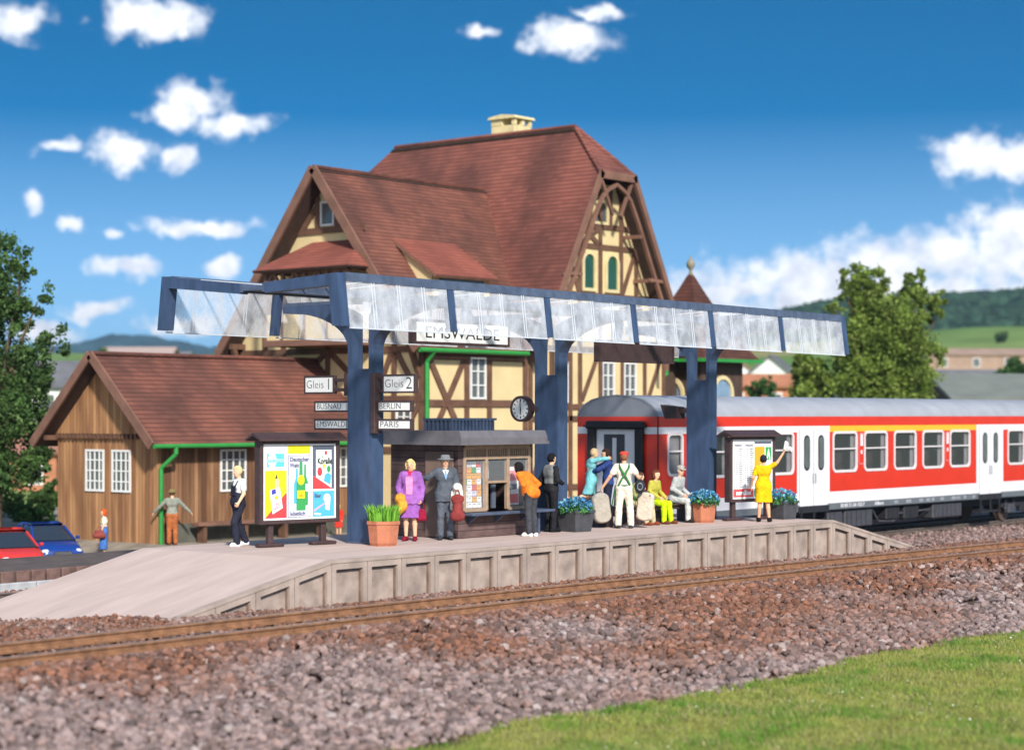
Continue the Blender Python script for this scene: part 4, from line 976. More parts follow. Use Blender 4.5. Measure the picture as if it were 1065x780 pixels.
# running gear
b = MB(); b.box(.4, LEN - .4, -.95, .95, .62, .86, M_under); b.box(.2, LEN - .2, -hw + .12, hw - .12, .84, .895, M_under); b.build('underframe', tr)
for (x0, x1, z0, m) in ((9.3, 10.2, .3, M_under2), (10.35, 12.1, .28, M_under2), (13.0, 13.9, .42, M_under), (14.2, 15.2, .4, M_under), (16.2, 18.3, .34, M_under2), (5.6, 6.9, .4, M_under2)):
    b = MB(); b.box(x0, x1, -hw + .12, -hw + .75, z0, .84, m, bev=.04)
    for k in range(int((x1 - x0) / .3)): b.box(x0 + .1 + k * .3, x0 + .12 + k * .3, -hw + .113, -hw + .12, z0 + .05, .8, M_under)
    b.build('equipment_box', tr)
b = MB(); b.tube([(12.2, -hw + .2, .78), (12.6, -hw + .2, .4), (13.6, -hw + .2, .36), (14.0, -hw + .2, .6), (16.1, -hw + .2, .66)], .035, M_under2); b.build('brake_pipe', tr)
for bx in (4.3, LEN - 4.9):
    b = MB(); 
    for s in (-1, 1):
        y = s * 1.02
        b.box(bx - 1.9, bx + 1.9, y - .05, y + .05, .5, .68, M_under, bev=.02); b.box(bx - .45, bx + .45, y - .1, y + .1, .32, .55, M_under, bev=.02)
        for w_ in (-1.25, 1.25):
            b.box(bx + w_ - .2, bx + w_ + .2, y - .1, y + .1, .28, .62, M_under2, bev=.03)
            for q in (-.32, .32): b.cyl((bx + w_ + q, y, .45), (bx + w_ + q, y, .78), .07, .07, M_under2, 10)
        b.tube([(bx + .2, y * 1.08, .85), (bx + .9, y * 1.08, .35)], .03, M_steel)
    o = b.build('bogie', tr)
    for w_ in (-1.25, 1.25):
        for s in (-1, 1):
            b = MB(); y = s * .75
            for (ra, rb, ya, yb_) in ((.46, .46, -.065, .065), (.5, .5, -.09 * s, -.065 * s)): b.cyl((bx + w_, y + min(ya, yb_), .46), (bx + w_, y + max(ya, yb_), .46), ra, rb, M_wheel, 28)
            b.cyl((bx + w_, y + s * .065, .46), (bx + w_, y + s * .1, .46), .13, .1, M_under2, 14); b.build('wheel', o)
for s in (-1, 1):
    b = MB(); b.cyl((-.45, s * .88, .95), (.05, s * .88, .95), .09, .12, M_under, 14); b.cyl((-.5, s * .88, .95), (-.45, s * .88, .95), .23, .23, M_under, 20); b.build('buffer', tr)
# ------------------------------------------------------------------ low house platform beyond the tracks
M_hdeck = mat('dark_asphalt_platform', (.11, .085, .075), .9, var=.25, scale=2, bump=.3)
M_hedge = mat('old_brick_edge', (.17, .1, .085), .85, var=.35, scale=5, bump=.3)
M_kerbw = mat('pale_kerb_stone', (.42, .43, .45), .8, var=.2, scale=4)
hp = thing('station_platform', 'low dark platform with old brick edge in front of the wooden shed', 'platform', (0, 0, 0))
b = MB(); b.box(-5, 112, 35.24, 38.4, -1.9, .30, M_hdeck); b.build('deck', hp)
b = MB()
for i in range(250): b.box(-5 + i * .4, -5 + i * .4 + .34, 35.14, 35.239, -.3, .295, M_hedge, bev=.015)
b.build('brick_edge', hp)
b = MB()
for i in range(97): b.box(-5 + i * 1.2, -5 + i * 1.2 + 1.17, 34.95, 35.12, -.3, .06, M_kerbw, bev=.02)
b.build('kerb_row', hp)
# ------------------------------------------------------------------ yard and buildings beyond the tracks
M_yard = mat('yard_gravel', (.27, .23, .18), .95, var=.3, scale=1.5, bump=.4, bscale=30)
tag(sheet('yard', np.linspace(-20, 120, 120), np.linspace(38.35, 72, 40), lambda x, y: -.92 + .42 * np.clip((x - 39.8) / 1.4, 0, 1) + (vnoise(x, y, 61) - .5) * .04, M_yard), kind='structure')
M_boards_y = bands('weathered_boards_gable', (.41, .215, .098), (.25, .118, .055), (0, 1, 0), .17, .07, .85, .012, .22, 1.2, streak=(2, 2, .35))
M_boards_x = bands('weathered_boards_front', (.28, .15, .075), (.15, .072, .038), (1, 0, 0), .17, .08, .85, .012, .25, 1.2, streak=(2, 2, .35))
M_tile = bands('clay_roof_tiles', (.26, .088, .064), (.13, .05, .04), (0, 0, 1), .16, .2, .8, .04, .14, .5, streak=(1, 1, .4), cross=(2.6, 2.6, 0), gap=.72)
M_tile2 = bands('brown_roof_tiles', (.21, .078, .054), (.105, .045, .035), (0, 0, 1), .14, .2, .8, .04, .14, .55, streak=(1, 1, .4), cross=(2.6, 2.6, 0), gap=.72)
M_tile3 = bands('fresh_red_roof_tiles', (.28, .085, .058), (.2, .062, .045), (0, 0, 1), .12, .2, .8, .03, .12, .6, cross=(2.6, 2.6, 0), gap=.72)
M_timber = mat('brown_timber', (.14, .07, .043), .75, var=.25, scale=3, bump=.2, bscale=20)
M_barge = mat('barge_board', (.2, .1, .068), .7, var=.2, scale=2)
M_plaster = mat('yellow_plaster', (.7, .545, .29), .9, var=.08, scale=1.2, bump=.35, bscale=25)
M_gutter = mat('green_gutter_paint', (.03, .26, .05), .5, var=.1)
M_wframe = mat('white_window_frame', (.74, .73, .7), .6, var=.04)
M_wglass = mat('dark_window_pane', (.1, .11, .11), .12, var=.3, scale=1, spec=.7)
M_ggreen = mat('green_window_pane', (.014, .075, .04), .15, var=.3, scale=1, spec=.7)
M_gblue = mat('bluish_window_pane', (.2, .3, .42), .15, var=.3, scale=1, spec=.7)
M_cream = mat('cream_stone', (.68, .56, .3), .8, var=.12, scale=3)
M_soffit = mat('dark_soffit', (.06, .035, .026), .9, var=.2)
M_plinth = mat('mossy_plinth', (.1, .1, .08), .95, var=.3, scale=2)

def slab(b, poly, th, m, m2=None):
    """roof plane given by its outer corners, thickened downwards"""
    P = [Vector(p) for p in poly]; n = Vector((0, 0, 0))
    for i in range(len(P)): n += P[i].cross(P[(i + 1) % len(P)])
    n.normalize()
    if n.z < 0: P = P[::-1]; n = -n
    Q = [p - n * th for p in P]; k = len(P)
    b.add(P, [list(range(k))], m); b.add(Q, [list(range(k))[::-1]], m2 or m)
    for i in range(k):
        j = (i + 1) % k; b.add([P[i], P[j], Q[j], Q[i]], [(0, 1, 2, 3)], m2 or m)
def win(parent, face, c0, c1, z0, z1, plane, nx, nz, frame_m=None, glass_m=None, arch=False, out=.05, fw=.07):
    """window in a wall that looks along -Y (face 'y', c = x) or -X (face 'x', c = y)"""
    fm_, gm = frame_m or M_wframe, glass_m or M_wglass
    def bx(b, a0, a1, p0, p1, za, zb, m):
        if face == 'y': b.box(a0, a1, plane - p1, plane - p0, za, zb, m)
        else: b.box(plane - p1, plane - p0, a0, a1, za, zb, m)
    b = MB()
    if arch:
        h = (c1 - c0) / 2; cm = (c0 + c1) / 2
        def arc(r_): return [(cm + (h + r_) * math.cos(t), z1 - h + (h + r_) * math.sin(t)) for t in [math.pi * i / 10 for i in range(11)]]
        o_, i_ = [(c1 + 0, z0)] + arc(0) + [(c0, z0)], [(c1 - fw, z0 + fw)] + arc(-fw) + [(c0 + fw, z0 + fw)]
        ax = 'y' if face == 'y' else 'x'
        for i in range(len(o_)):
            j = (i + 1) % len(o_); b.prism([o_[i], o_[j], i_[j], i_[i]], plane - out, plane + .01, ax, fm_)
        w_ = b.build('window', parent); b = MB(); b.prism(i_, plane - .02, plane - .005, ax, gm); b.build('pane', w_); return w_
    bx(b, c0, c1, -.01, out, z0, z0 + fw, fm_); bx(b, c0, c1, -.01, out, z1 - fw, z1, fm_); bx(b, c0, c0 + fw, -.01, out - .002, z0 + fw, z1 - fw, fm_); bx(b, c1 - fw, c1, -.01, out - .002, z0 + fw, z1 - fw, fm_)
    for i in range(1, nx): c = c0 + (c1 - c0) * i / nx; bx(b, c - .025, c + .025, .0, out - .01, z0 + fw, z1 - fw, fm_)
    for i in range(1, nz): z = z0 + (z1 - z0) * i / nz; bx(b, c0 + fw, c1 - fw, .0, out - .013, z - .022, z + .022, fm_)
    w_ = b.build('window', parent); b = MB(); bx(b, c0 + fw * .5, c1 - fw * .5, .003, .012, z0 + fw * .5, z1 - fw * .5, gm); b.build('pane', w_)
    return w_

# --- wooden goods shed
sx0, sx1, sy0, sy1, szb, sze, szr = 41.3, 51.0, 48.9, 54.0, -.5, 3.2, 5.6; sym = 51.45
sh = thing('wooden_shed', 'brown boarded goods shed with red brown tiled roof and green gutters', 'shed', (0, 0, 0))
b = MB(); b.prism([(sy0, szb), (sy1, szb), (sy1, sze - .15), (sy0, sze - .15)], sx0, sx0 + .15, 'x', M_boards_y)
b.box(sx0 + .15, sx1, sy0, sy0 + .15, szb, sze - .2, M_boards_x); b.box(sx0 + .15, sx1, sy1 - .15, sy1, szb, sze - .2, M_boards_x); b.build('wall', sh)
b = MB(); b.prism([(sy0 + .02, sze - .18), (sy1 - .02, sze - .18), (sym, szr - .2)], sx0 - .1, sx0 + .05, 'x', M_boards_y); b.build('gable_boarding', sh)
b = MB()
for i in range(24): y = sy0 + .1 + i * (sy1 - sy0 - .2) / 23; b.box(sx0 - .13, sx0 - .002, y - .05, y + .05, sze - .34, sze - .182, M_timber)
b.build('dentil_trim', sh)
b = MB(); xo0 = sx0 - .65; eo = .55; sl = (szr - sze) / (sym - sy0); ez = sze - eo * sl
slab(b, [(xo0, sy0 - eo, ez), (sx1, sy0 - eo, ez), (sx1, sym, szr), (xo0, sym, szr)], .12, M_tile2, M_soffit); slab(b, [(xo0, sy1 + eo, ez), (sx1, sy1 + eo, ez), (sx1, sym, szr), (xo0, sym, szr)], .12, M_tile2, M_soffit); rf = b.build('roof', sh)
b = MB()
for i in range(29): x = xo0 + .17 + i * .355; b.cyl((x - .19, sym, szr + .015), (x + .19, sym, szr + .03), .1, .085, M_tile2, 8)
b.build('ridge_tile', rf)
b = MB()
for s, ye in ((-1, sy0 - eo), (1, sy1 + eo)): b.bar((xo0 - .04, ye - .02 * s, ez - .03), (xo0 - .04, sym, szr - .0), .08, .3, M_barge, up=(0, -s * sl, 1))
b.build('barge_board', sh)
for y in (sy0 + .02, sym, sy1 - .02):
    b = MB(); b.bar((xo0 + .1, y, (szr - .3 if y == sym else sze - .32)), (sx0, y, (szr - .3 if y == sym else sze - .32)), .14, .16, M_timber); b.build('purlin', sh)
b = MB(); b.cyl((xo0, sy0 - eo - .06, ez - .04), (sx1, sy0 - eo - .06, ez - .04), .075, .075, M_gutter, 10); b.build('gutter', sh); b = MB(); b.cyl((xo0, sy1 + eo + .06, ez - .04), (sx1, sy1 + eo + .06, ez - .04), .075, .075, M_gutter, 10); b.build('gutter', sh)
b = MB(); b.tube([(sx0 + .25, sy0 - eo - .06, ez - .06), (sx0 + .25, sy0 - eo - .06, ez - .3), (sx0 + .05, sy0 - .12, ez - .75), (sx0 + .05, sy0 - .12, szb)], .075, M_gutter); b.build('downpipe', sh)
for a, c in ((51.55, 52.5), (50.2, 51.15)): win(sh, 'x', a, c, 1.12, 2.5, sx0, 4, 4)
for a in (43.95, 46.6, 49.0): win(sh, 'y', a, a + 1.15, 1.1, 2.5, sy0, 4, 4)
b = MB(); b.box(sx0 + .3, sx1, sy0 - .12, sy0 - .005, szb, .12, M_plinth); b.build('plinth', sh)
lb = thing('bench', 'plain brown plank bench along the shed wall', 'bench', (45.4, 48.35, -.5))
b = MB(); b.box(-3, 3, -.22, .22, .55, .66, M_barge, bev=.01); b.build('seat', lb)
for x in (-2.7, -.9, .9, 2.7):
    b = MB(); b.box(x - .07, x + .07, -.16, .16, 0, .548, M_timber); b.build('leg', lb)

# --- half timbered station building
wx, my0, mx0, mx1 = 51.0, 46.2, 56.75, 65.5; RXc = 61.1; RZ, HZ, EZ, HWd, SLM = 14.9, 12.9, 6.0, 1.08, 1.86
wr_y, wr_z, wsl = 50.9, 12.56, 1.3; wy1 = 55.5
st = thing('station_building', 'half timbered yellow station building with steep red brown roofs', 'building', (0, 0, 0))
b = MB()
mw = lambda z: min((mx1 - mx0) / 2, HWd - .12 + (HZ - z) / SLM)
b.prism([(mx0, -.5), (mx1, -.5), (mx1, 6.4), (RXc + mw(12.6), 12.6), (RXc - mw(12.6), 12.6), (mx0, 6.4)], my0, my0 + .3, 'y', M_plaster)
b.box(mx0 + .3, mx1 - .3, 58.2, 58.5, -.5, 6.4, M_plaster); b.box(mx0, mx0 + .3, my0 + .3, 58.5, -.5, 6.4, M_plaster); b.box(mx1 - .3, mx1, my0 + .3, 58.5, -.5, 6.4, M_plaster)
b.prism([(mx0, 6.4), (mx1, 6.4), (RXc + mw(12.6), 12.6), (RXc - mw(12.6), 12.6)], 58.2, 58.5, 'y', M_plaster)
b.prism([(my0, -.5), (wy1, -.5), (wy1, 6.6), (wr_y, 12.2), (my0, 6.2)], wx, wx + .3, 'x', M_plaster)
b.box(wx + .3, mx0, my0 + .003, my0 + .3, -.5, 6.2, M_plaster); b.box(wx + .3, mx0, wy1 - .3, wy1, -.5, 6.2, M_plaster); b.build('wall', st)

# roofs
we = lambda z: HWd + (HZ - z) / SLM
b = MB(); yo0, yo1 = 45.3, 59.1
for s in (-1, 1):
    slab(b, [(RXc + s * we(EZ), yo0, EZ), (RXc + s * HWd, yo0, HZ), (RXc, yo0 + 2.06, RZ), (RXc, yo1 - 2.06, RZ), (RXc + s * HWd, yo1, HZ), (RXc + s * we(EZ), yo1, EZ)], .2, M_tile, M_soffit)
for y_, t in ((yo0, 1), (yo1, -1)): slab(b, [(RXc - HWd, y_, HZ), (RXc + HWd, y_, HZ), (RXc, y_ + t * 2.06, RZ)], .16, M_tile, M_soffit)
rf = b.build('roof', st)
b = MB()
for i in range(27): y = yo0 + 2.25 + i * .355; b.cyl((RXc, y - .19, RZ + .0), (RXc, y + .19, RZ + .02), .12, .1, M_tile, 8)
for s in (-1, 1):
    for i in range(7):
        f = (i + .5) / 7; p0 = Vector((RXc + s * HWd, yo0, HZ)); p1 = Vector((RXc, yo0 + 2.06, RZ)); d = (p1 - p0) / 7
        c = p0 + (p1 - p0) * f; b.cyl(c - d * .55, c + d * .55, .11, .09, M_tile, 8)
b.build('ridge_tile', rf)
b = MB(); wx0_ = 50.25; zed = wr_z - wsl * 5.1
vx = RXc - we(zed)
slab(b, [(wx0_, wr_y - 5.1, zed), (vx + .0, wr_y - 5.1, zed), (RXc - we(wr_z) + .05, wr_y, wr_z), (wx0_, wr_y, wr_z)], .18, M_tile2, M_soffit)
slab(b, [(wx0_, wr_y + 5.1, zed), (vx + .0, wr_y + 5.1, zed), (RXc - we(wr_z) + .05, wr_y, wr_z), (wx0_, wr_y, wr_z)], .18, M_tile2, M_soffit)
rf2 = b.build('roof', st)
b = MB()
for i in range(26): x = wx0_ + .2 + i * .36; b.cyl((x - .19, wr_y, wr_z), (x + .19, wr_y, wr_z + .015), .11, .09, M_tile2, 8)
b.build('ridge_tile', rf2)
# shed dormer on the wing
b = MB(); d0, d1 = 52.4, 55.6; dt, dz = 48.9, wr_z - wsl * 2.0
slab(b, [(d0 - .15, 46.75, dz - .62 * 2.15), (d1 + .15, 46.75, dz - .62 * 2.15), (d1 + .15, dt + .05, dz + .09), (d0 - .15, dt + .05, dz + .09)], .12, M_tile3, M_barge); rd = b.build('dormer', st)
b = MB(); fz0, fz1 = wr_z - wsl * (wr_y - 47.1), dz - .62 * 1.8 - .12
for x in (d0, d1 - .12): b.prism([(47.1, fz0), (47.1, fz1), (dt - .2, dz - .24)], x, x + .12, 'x', M_plaster)
b.box(d0 + .12, d1 - .12, 47.1, 47.2, fz0 - .1, fz1, M_plaster); b.build('dormer_wall', rd)
b = MB(); b.box(d0 + .4, d1 - .4, 47.04, 47.095, fz0 + .25, fz1 - .15, M_wglass); b.build('dormer_window', rd)
# verge boards
b = MB()
for s in (-1, 1):
    b.bar((RXc + s * (we(EZ) - .06), yo0 - .05, EZ - .02), (RXc + s * (HWd - .05), yo0 - .05, HZ + .0), .1, .24, M_barge, up=(s, 0, .5))
b.bar((RXc - HWd - .1, yo0 - .05, HZ - .1), (RXc + HWd + .1, yo0 - .05, HZ - .1), .1, .3, M_barge)
b.build('barge_board', st)
for s in (-1, 1):
    b = MB(); b.bar((wx0_ - .05, wr_y + s * 5.1, zed - .05), (wx0_ - .05, wr_y, wr_z - .02), .1, .34, M_barge, up=(0, s * wsl, 1)); b.build('barge_board', st)
# flying arch under the half hip
b = MB()
def curve(pts, w_, h_, m):
    for i in range(len(pts) - 1): b.bar(pts[i], pts[i + 1], w_, h_, m, up=(0, 1, 0))
for s in (-1, 1):
    arcp = [(RXc + s * (we(z) - .62), yo0 + .05, z) for z in (7.3, 8.0, 8.7, 9.4, 10.0, 10.6, 11.1)] + [(RXc + s * x, yo0 + .05, z) for x, z in ((1.18, 11.5), (.9, 11.95), (.55, 12.25), (0, 12.5))]
    curve(arcp, .13, .13, M_barge)
    b.bar((RXc + s * 1.05, yo0 + .05, HZ - .15), (RXc + s * .25, yo0 + .05, HZ - 1.6), .11, .11, M_barge, up=(0, 1, 0))
    b.bar((RXc + s * 3.3, yo0 + .05, 8.9), (RXc + s * 2.2, yo0 + .05, 8.95), .12, .12, M_barge, up=(0, 1, 0))
    b.bar((RXc + s * 3.35, yo0 + .06, 7.4), (RXc + s * 3.35, yo0 + .06, 5.4), .14, .14, M_barge, up=(0, 1, 0))
    for zz, xx in ((7.4, 3.35), (8.92, 2.3), (10.6, 1.55)): b.bar((RXc + s * xx, yo0, zz), (RXc + s * xx, my0, zz), .12, .14, M_barge)
b.build('arch_bracing', st)
# timber frame of the gable and the front
def beamsY(b, lst, y, w_=.2, t=.06, m=None):
    for (xa, za, xb, zb) in lst:
        off = 0.004 * ((len(b.f) // 6) % 9)
        b.bar((xa, y - t / 2 + .012 - off, za), (xb, y - t / 2 + .012 - off, zb), w_, t, m or M_timber, up=(0, 1, 0))
def beamsX(b, lst, x, w_=.2, t=.06, m=None):
    for (ya, za, yb_, zb) in lst:
        off = 0.004 * ((len(b.f) // 6) % 9)
        b.bar((x - t / 2 + .012 - off, ya, za), (x - t / 2 + .012 - off, yb_, zb), w_, t, m or M_timber, up=(1, 0, 0))
G = []
for z in (6.15, 8.25, 10.15, 10.95): w_ = mw(z); G.append((RXc - w_, z, RXc + w_, z))
for x in (56.85, 58.1, 59.25, 59.85, 61.15, 62.6, 64.1, 65.4): G.append((x, -.5, x, min(12.4, 6.2)))
for x in (58.6, 59.85, 61.15, 62.5, 63.5):
    ztop = min(12.4, HZ - (abs(x - RXc) - HWd + .12) * SLM); G.append((x, 6.2, x, ztop))
G += [(57.2, 6.2, 58.5, 8.2), (63.6, 6.2, 62.6, 8.2), (64.6, 6.25, 63.6, 8.2), (62.6, 8.35, 63.45, 10.1), (59.8, 8.35, 59.0, 10.0), (59.95, 10.2, 61.1, 10.9), (61.1, 10.2, 59.95, 10.9), (60.5, 11, 60.5, 12.5), (61.8, 11, 61.8, 12.5), (58.2, 4.2, 59.2, 6.1), (60.0, 4.2, 61.1, 6.1), (56.9, 6.1, 58.0, 4.0), (64.2, 4.0, 65.3, 6.1), (63.0, 1.2, 64.0, 3.6), (57.0, 1.2, 58.0, 3.6)]
G += [(mx0, 3.95, mx1, 3.95), (mx0, 3.5, mx1, 3.5), (mx0, .9, mx1, .9)]
b = MB(); beamsY(b, G, my0); b.build('timber_frame', st)
Wf = [(51.12, -.5, 51.12, 6.1), (53.25, -.5, 53.25, 6.1), (54.5, -.5, 54.5, 6.1), (56.55, -.5, 56.55, 6.1), (51, 5.95, 56.7, 5.95), (51, 5.7, 56.7, 5.7), (51, 4.05, 56.7, 4.05), (51, 2.6, 56.7, 2.6), (51.2, 5.65, 53.1, 2.65), (53.15, 5.65, 51.25, 2.65), (51.2, .2, 53.1, 2.5), (54.6, .2, 56.4, 2.5)]
b = MB(); beamsY(b, Wf, my0 + .003, .24); b.build('timber_frame', st)
Xg = [(46.3, -.5, 46.3, 6.3), (47.6, -.5, 47.6, 7.4), (48.6, -.5, 48.6, 8.6), (50.9, -.5, 50.9, 7), (53.2, -.5, 53.2, 8.6), (54.2, -.5, 54.2, 7.2), (55.4, -.5, 55.4, 6.3), (46.2, 5.95, 55.5, 5.95), (46.2, 4.2, 55.5, 4.2), (46.9, 7.35, 55, 7.35), (46.35, 4.2, 47.5, 5.9), (48.5, 4.25, 47.7, 5.9), (53.3, 4.25, 54.1, 5.9), (55.3, 4.2, 54.3, 5.9), (49.0, 10.35, 52.8, 10.35), (50.4, 10.4, 50.4, 11.6), (51.4, 10.4, 51.4, 11.6), (50.9, 11.5, 50.9, 12.1), (49.6, 10.4, 50.3, 11.2), (52.2, 10.4, 51.5, 11.2), (48.7, 4.3, 50.8, 5.9), (53.1, 4.3, 51, 5.9), (46.3, 2.4, 55.4, 2.4), (46.35, 4.1, 47.5, 2.45), (55.3, 4.1, 54.3, 2.45)]
b = MB(); beamsX(b, Xg, wx, .22); b.build('timber_frame', st)
# windows
for a, c in ((59.98, 60.85), (61.45, 62.35)): win(st, 'y', a, c, 8.4, 9.95, my0, 1, 1, M_cream, M_ggreen, arch=True, out=.09, fw=.12)
win(st, 'y', 60.65, 61.25 + .4, 11.02, 12.0, my0, 1, 1, M_cream, M_wglass, arch=True, out=.09, fw=.1)
for a, c in ((58.35, 59.1), (61.25, 62.05), (62.68, 63.5)): win(st, 'y', a, c, 4.1, 5.7, my0, 2, 3, out=.075)
for a, c in ((57.2, 58.0), (60.1, 61.0), (61.3, 62.3), (63.0, 64.0)): win(st, 'y', a, c, 1.1, 3.2, my0, 2, 3, out=.075)
win(st, 'y', 53.42, 54.28, 4.2, 5.7, my0, 2, 3, out=.075)
for a in (51.6, 55.0): win(st, 'y', a, a + 1.1, .8, 2.45, my0, 2, 3, out=.07)
win(st, 'x', 50.55, 51.25, 10.5, 11.4, wx, 1, 1, out=.08)
for a in (46.75, 51.6, 49.2): win(st, 'x', a, a + .75, 2.6, 4.05, wx, 2, 3, out=.075)
# balcony bay with its own red roof
b = MB(); by0, by1, bxo = 48.35, 52.6, 49.4
for y in (by0, by0 + 1.0, (by0 + by1) / 2, by1 - 1.0, by1 - .14): b.box(bxo, bxo + .14, y, y + .14, 6.3, 8.9, M_barge)
b.box(bxo - .02, wx, by0 - .02, by1 + .02, 6.1, 6.32, M_barge); b.box(bxo - .015, bxo + .155, by0, by1, 8.72, 8.92, M_barge); b.box(bxo - .01, bxo + .12, by0, by1, 7.3, 7.42, M_barge)
for y in (by0, by1 - .14): b.box(bxo + .14, wx, y, y + .14, 8.72, 8.92, M_barge); b.box(bxo + .14, wx, y, y + .12, 7.3, 7.42, M_barge)
for y in (by0 + .14, by0 + 1.14, (by0 + by1) / 2 + .14, by1 - .86):
    b.bar((bxo + .07, y, 8.2), (bxo + .07, y + .4, 8.75), .1, .1, M_barge, up=(1, 0, 0)); b.bar((bxo + .07, y + .84, 8.2), (bxo + .07, y + .45, 8.75), .1, .1, M_barge, up=(1, 0, 0))
b.box(bxo + .03, bxo + .1, by0 + .14, by1 - .14, 6.32, 7.3, M_plaster); b.box(bxo + .14, wx, by0 + .03, by0 + .1, 6.32, 7.3, M_plaster); by = b.build('balcony', st)
b = MB(); e0 = .3
A_, B_, C_, D_ = (bxo - e0, by0 - e0, 8.85), (bxo - e0, by1 + e0, 8.85), (wx, by1 - .9, 9.95), (wx, by0 + .9, 9.95)
slab(b, [A_, B_, C_, D_], .1, M_tile3, M_soffit); slab(b, [A_, D_, (wx, by0 - e0, 8.85)], .1, M_tile3, M_soffit); slab(b, [B_, C_, (wx, by1 + e0, 8.85)], .1, M_tile3, M_soffit); b.build('balcony_roof', by)
# big bracket and eaves under the left wing
b = MB()
for s in (-1, 1):
    b = MB(); y = wr_y + s * 4.5; b.bar((wx0_ + .1, y, 6.2), (wx, y, 6.2), .2, .2, M_timber); b.bar((wx0_ + .2, y, 6.15), (wx - .02, y, 5.0), .18, .18, M_timber); b.build('eaves_bracket', st)
b = MB()
b.cyl((wx0_, wr_y - 5.18, zed - .05), (vx - .1, wr_y - 5.18, zed - .05), .085, .085, M_gutter, 10); b.build('gutter', st); b = MB(); b.cyl((wx0_, wr_y + 5.18, zed - .05), (vx, wr_y + 5.18, zed - .05), .085, .085, M_gutter, 10); b.build('gutter', st)
b = MB(); b.tube([(wx + .0, wr_y - 5.16, zed - .1), (wx + .0, my0 - .14, zed - .45), (wx + .0, my0 - .14, -.5)], .085, M_gutter); b.build('downpipe', st)
# chimney
b = MB(); cx0, cy0 = RXc + .25, 50.65
b.box(cx0, cx0 + 1.1, cy0, cy0 + 1.25, 13.5, 15.35, M_cream, bev=.03); b.box(cx0, cx0 + .5, cy0 + .65, cy0 + 1.25, 15.351, 15.72, M_cream, bev=.02)
for x, y in ((.0, .0), (.94, .0), (.94, .5), (.94, 1.09), (.47, .0), (.6, 1.09)): b.box(cx0 + x, cx0 + x + .16, cy0 + y, cy0 + y + .16, 15.35, 15.62, M_cream)
b.prism([(cy0 - .1, 15.62), (cy0 + 1.35, 15.62), (cy0 + 1.3, 15.72), (cy0 + .62, 15.8), (cy0 - .05, 15.72)], cx0 - .1, cx0 + 1.2, 'x', M_cream); b.build('chimney', st)
# low link and corner tower on the right
M_dkwood = mat('dark_brown_boards', (.075, .045, .033), .8, var=.3, scale=2, stretch=(4, 4, .5))
b = MB(); tx, ty, th_ = 70.0, 48.0, 1.6
b.box(mx1 + .002, tx - th_, 47.6, 53, -.5, 6.0, M_dkwood); b.box(tx - th_, tx + th_, ty - th_, ty + th_, -.5, 6.05, M_dkwood); b.build('tower_wall', st)
b = MB(); prf = [(2.15, 5.95), (1.75, 6.5), (1.15, 7.3), (.72, 8.3), (.38, 9.0), (.1, 9.62)]
V = []; 
for r_, z in prf: V += [(tx - r_, ty - r_, z), (tx + r_, ty - r_, z), (tx + r_, ty + r_, z), (tx - r_, ty + r_, z)]
b.add(V, [(k * 4 + i, k * 4 + (i + 1) % 4, k * 4 + 4 + (i + 1) % 4, k * 4 + 4 + i) for k in range(5) for i in range(4)] + [(0, 3, 2, 1), (20, 21, 22, 23)], bands('dark_turret_tiles', (.13, .05, .036), (.08, .034, .026), (0, 0, 1), .16, .2, .85, .04, .15, .6, cross=(2.6, 2.6, 0), gap=.7))
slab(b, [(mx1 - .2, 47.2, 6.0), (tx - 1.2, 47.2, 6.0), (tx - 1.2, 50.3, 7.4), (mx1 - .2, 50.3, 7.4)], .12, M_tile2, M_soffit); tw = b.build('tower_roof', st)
b = MB(); b.lathe([(0, 9.5), (.1, 9.55), (.09, 9.72), (.05, 9.78), (.07, 9.84), (.17, 9.98), (.19, 10.1), (.12, 10.24), (.05, 10.32), (.03, 10.42), (0, 10.46)], (tx, ty, 0), mat('grey_stone_finial', (.25, .22, .16), .8, var=.2), 14); b.build('finial', tw)
b = MB()
b.box(tx - 2.2, tx + 2.2, ty - 2.27, ty - 2.13, 5.84, 5.98, M_gutter); b.box(tx - 2.27, tx - 2.13, ty - 2.13, ty + 2.2, 5.84, 5.98, M_gutter); b.box(mx1, tx - 2.27, 47.06, 47.2, 5.86, 5.98, M_gutter)
b.tube([(67.0, 47.15, 5.9), (67.0, 47.15, 5.3), (66.2, 47.5, 4.9), (66.2, 47.5, -.5)], .085, M_gutter); b.build('gutter', st)
win(st, 'x', ty - .8, ty + .8, 3.0, 5.3, tx - th_, 1, 1, M_cream, M_gblue, arch=True, out=.09, fw=.16); win(st, 'y', tx - .8, tx + .8, 3.0, 5.3, ty - th_, 1, 1, M_cream, M_gblue, arch=True, out=.09, fw=.16)

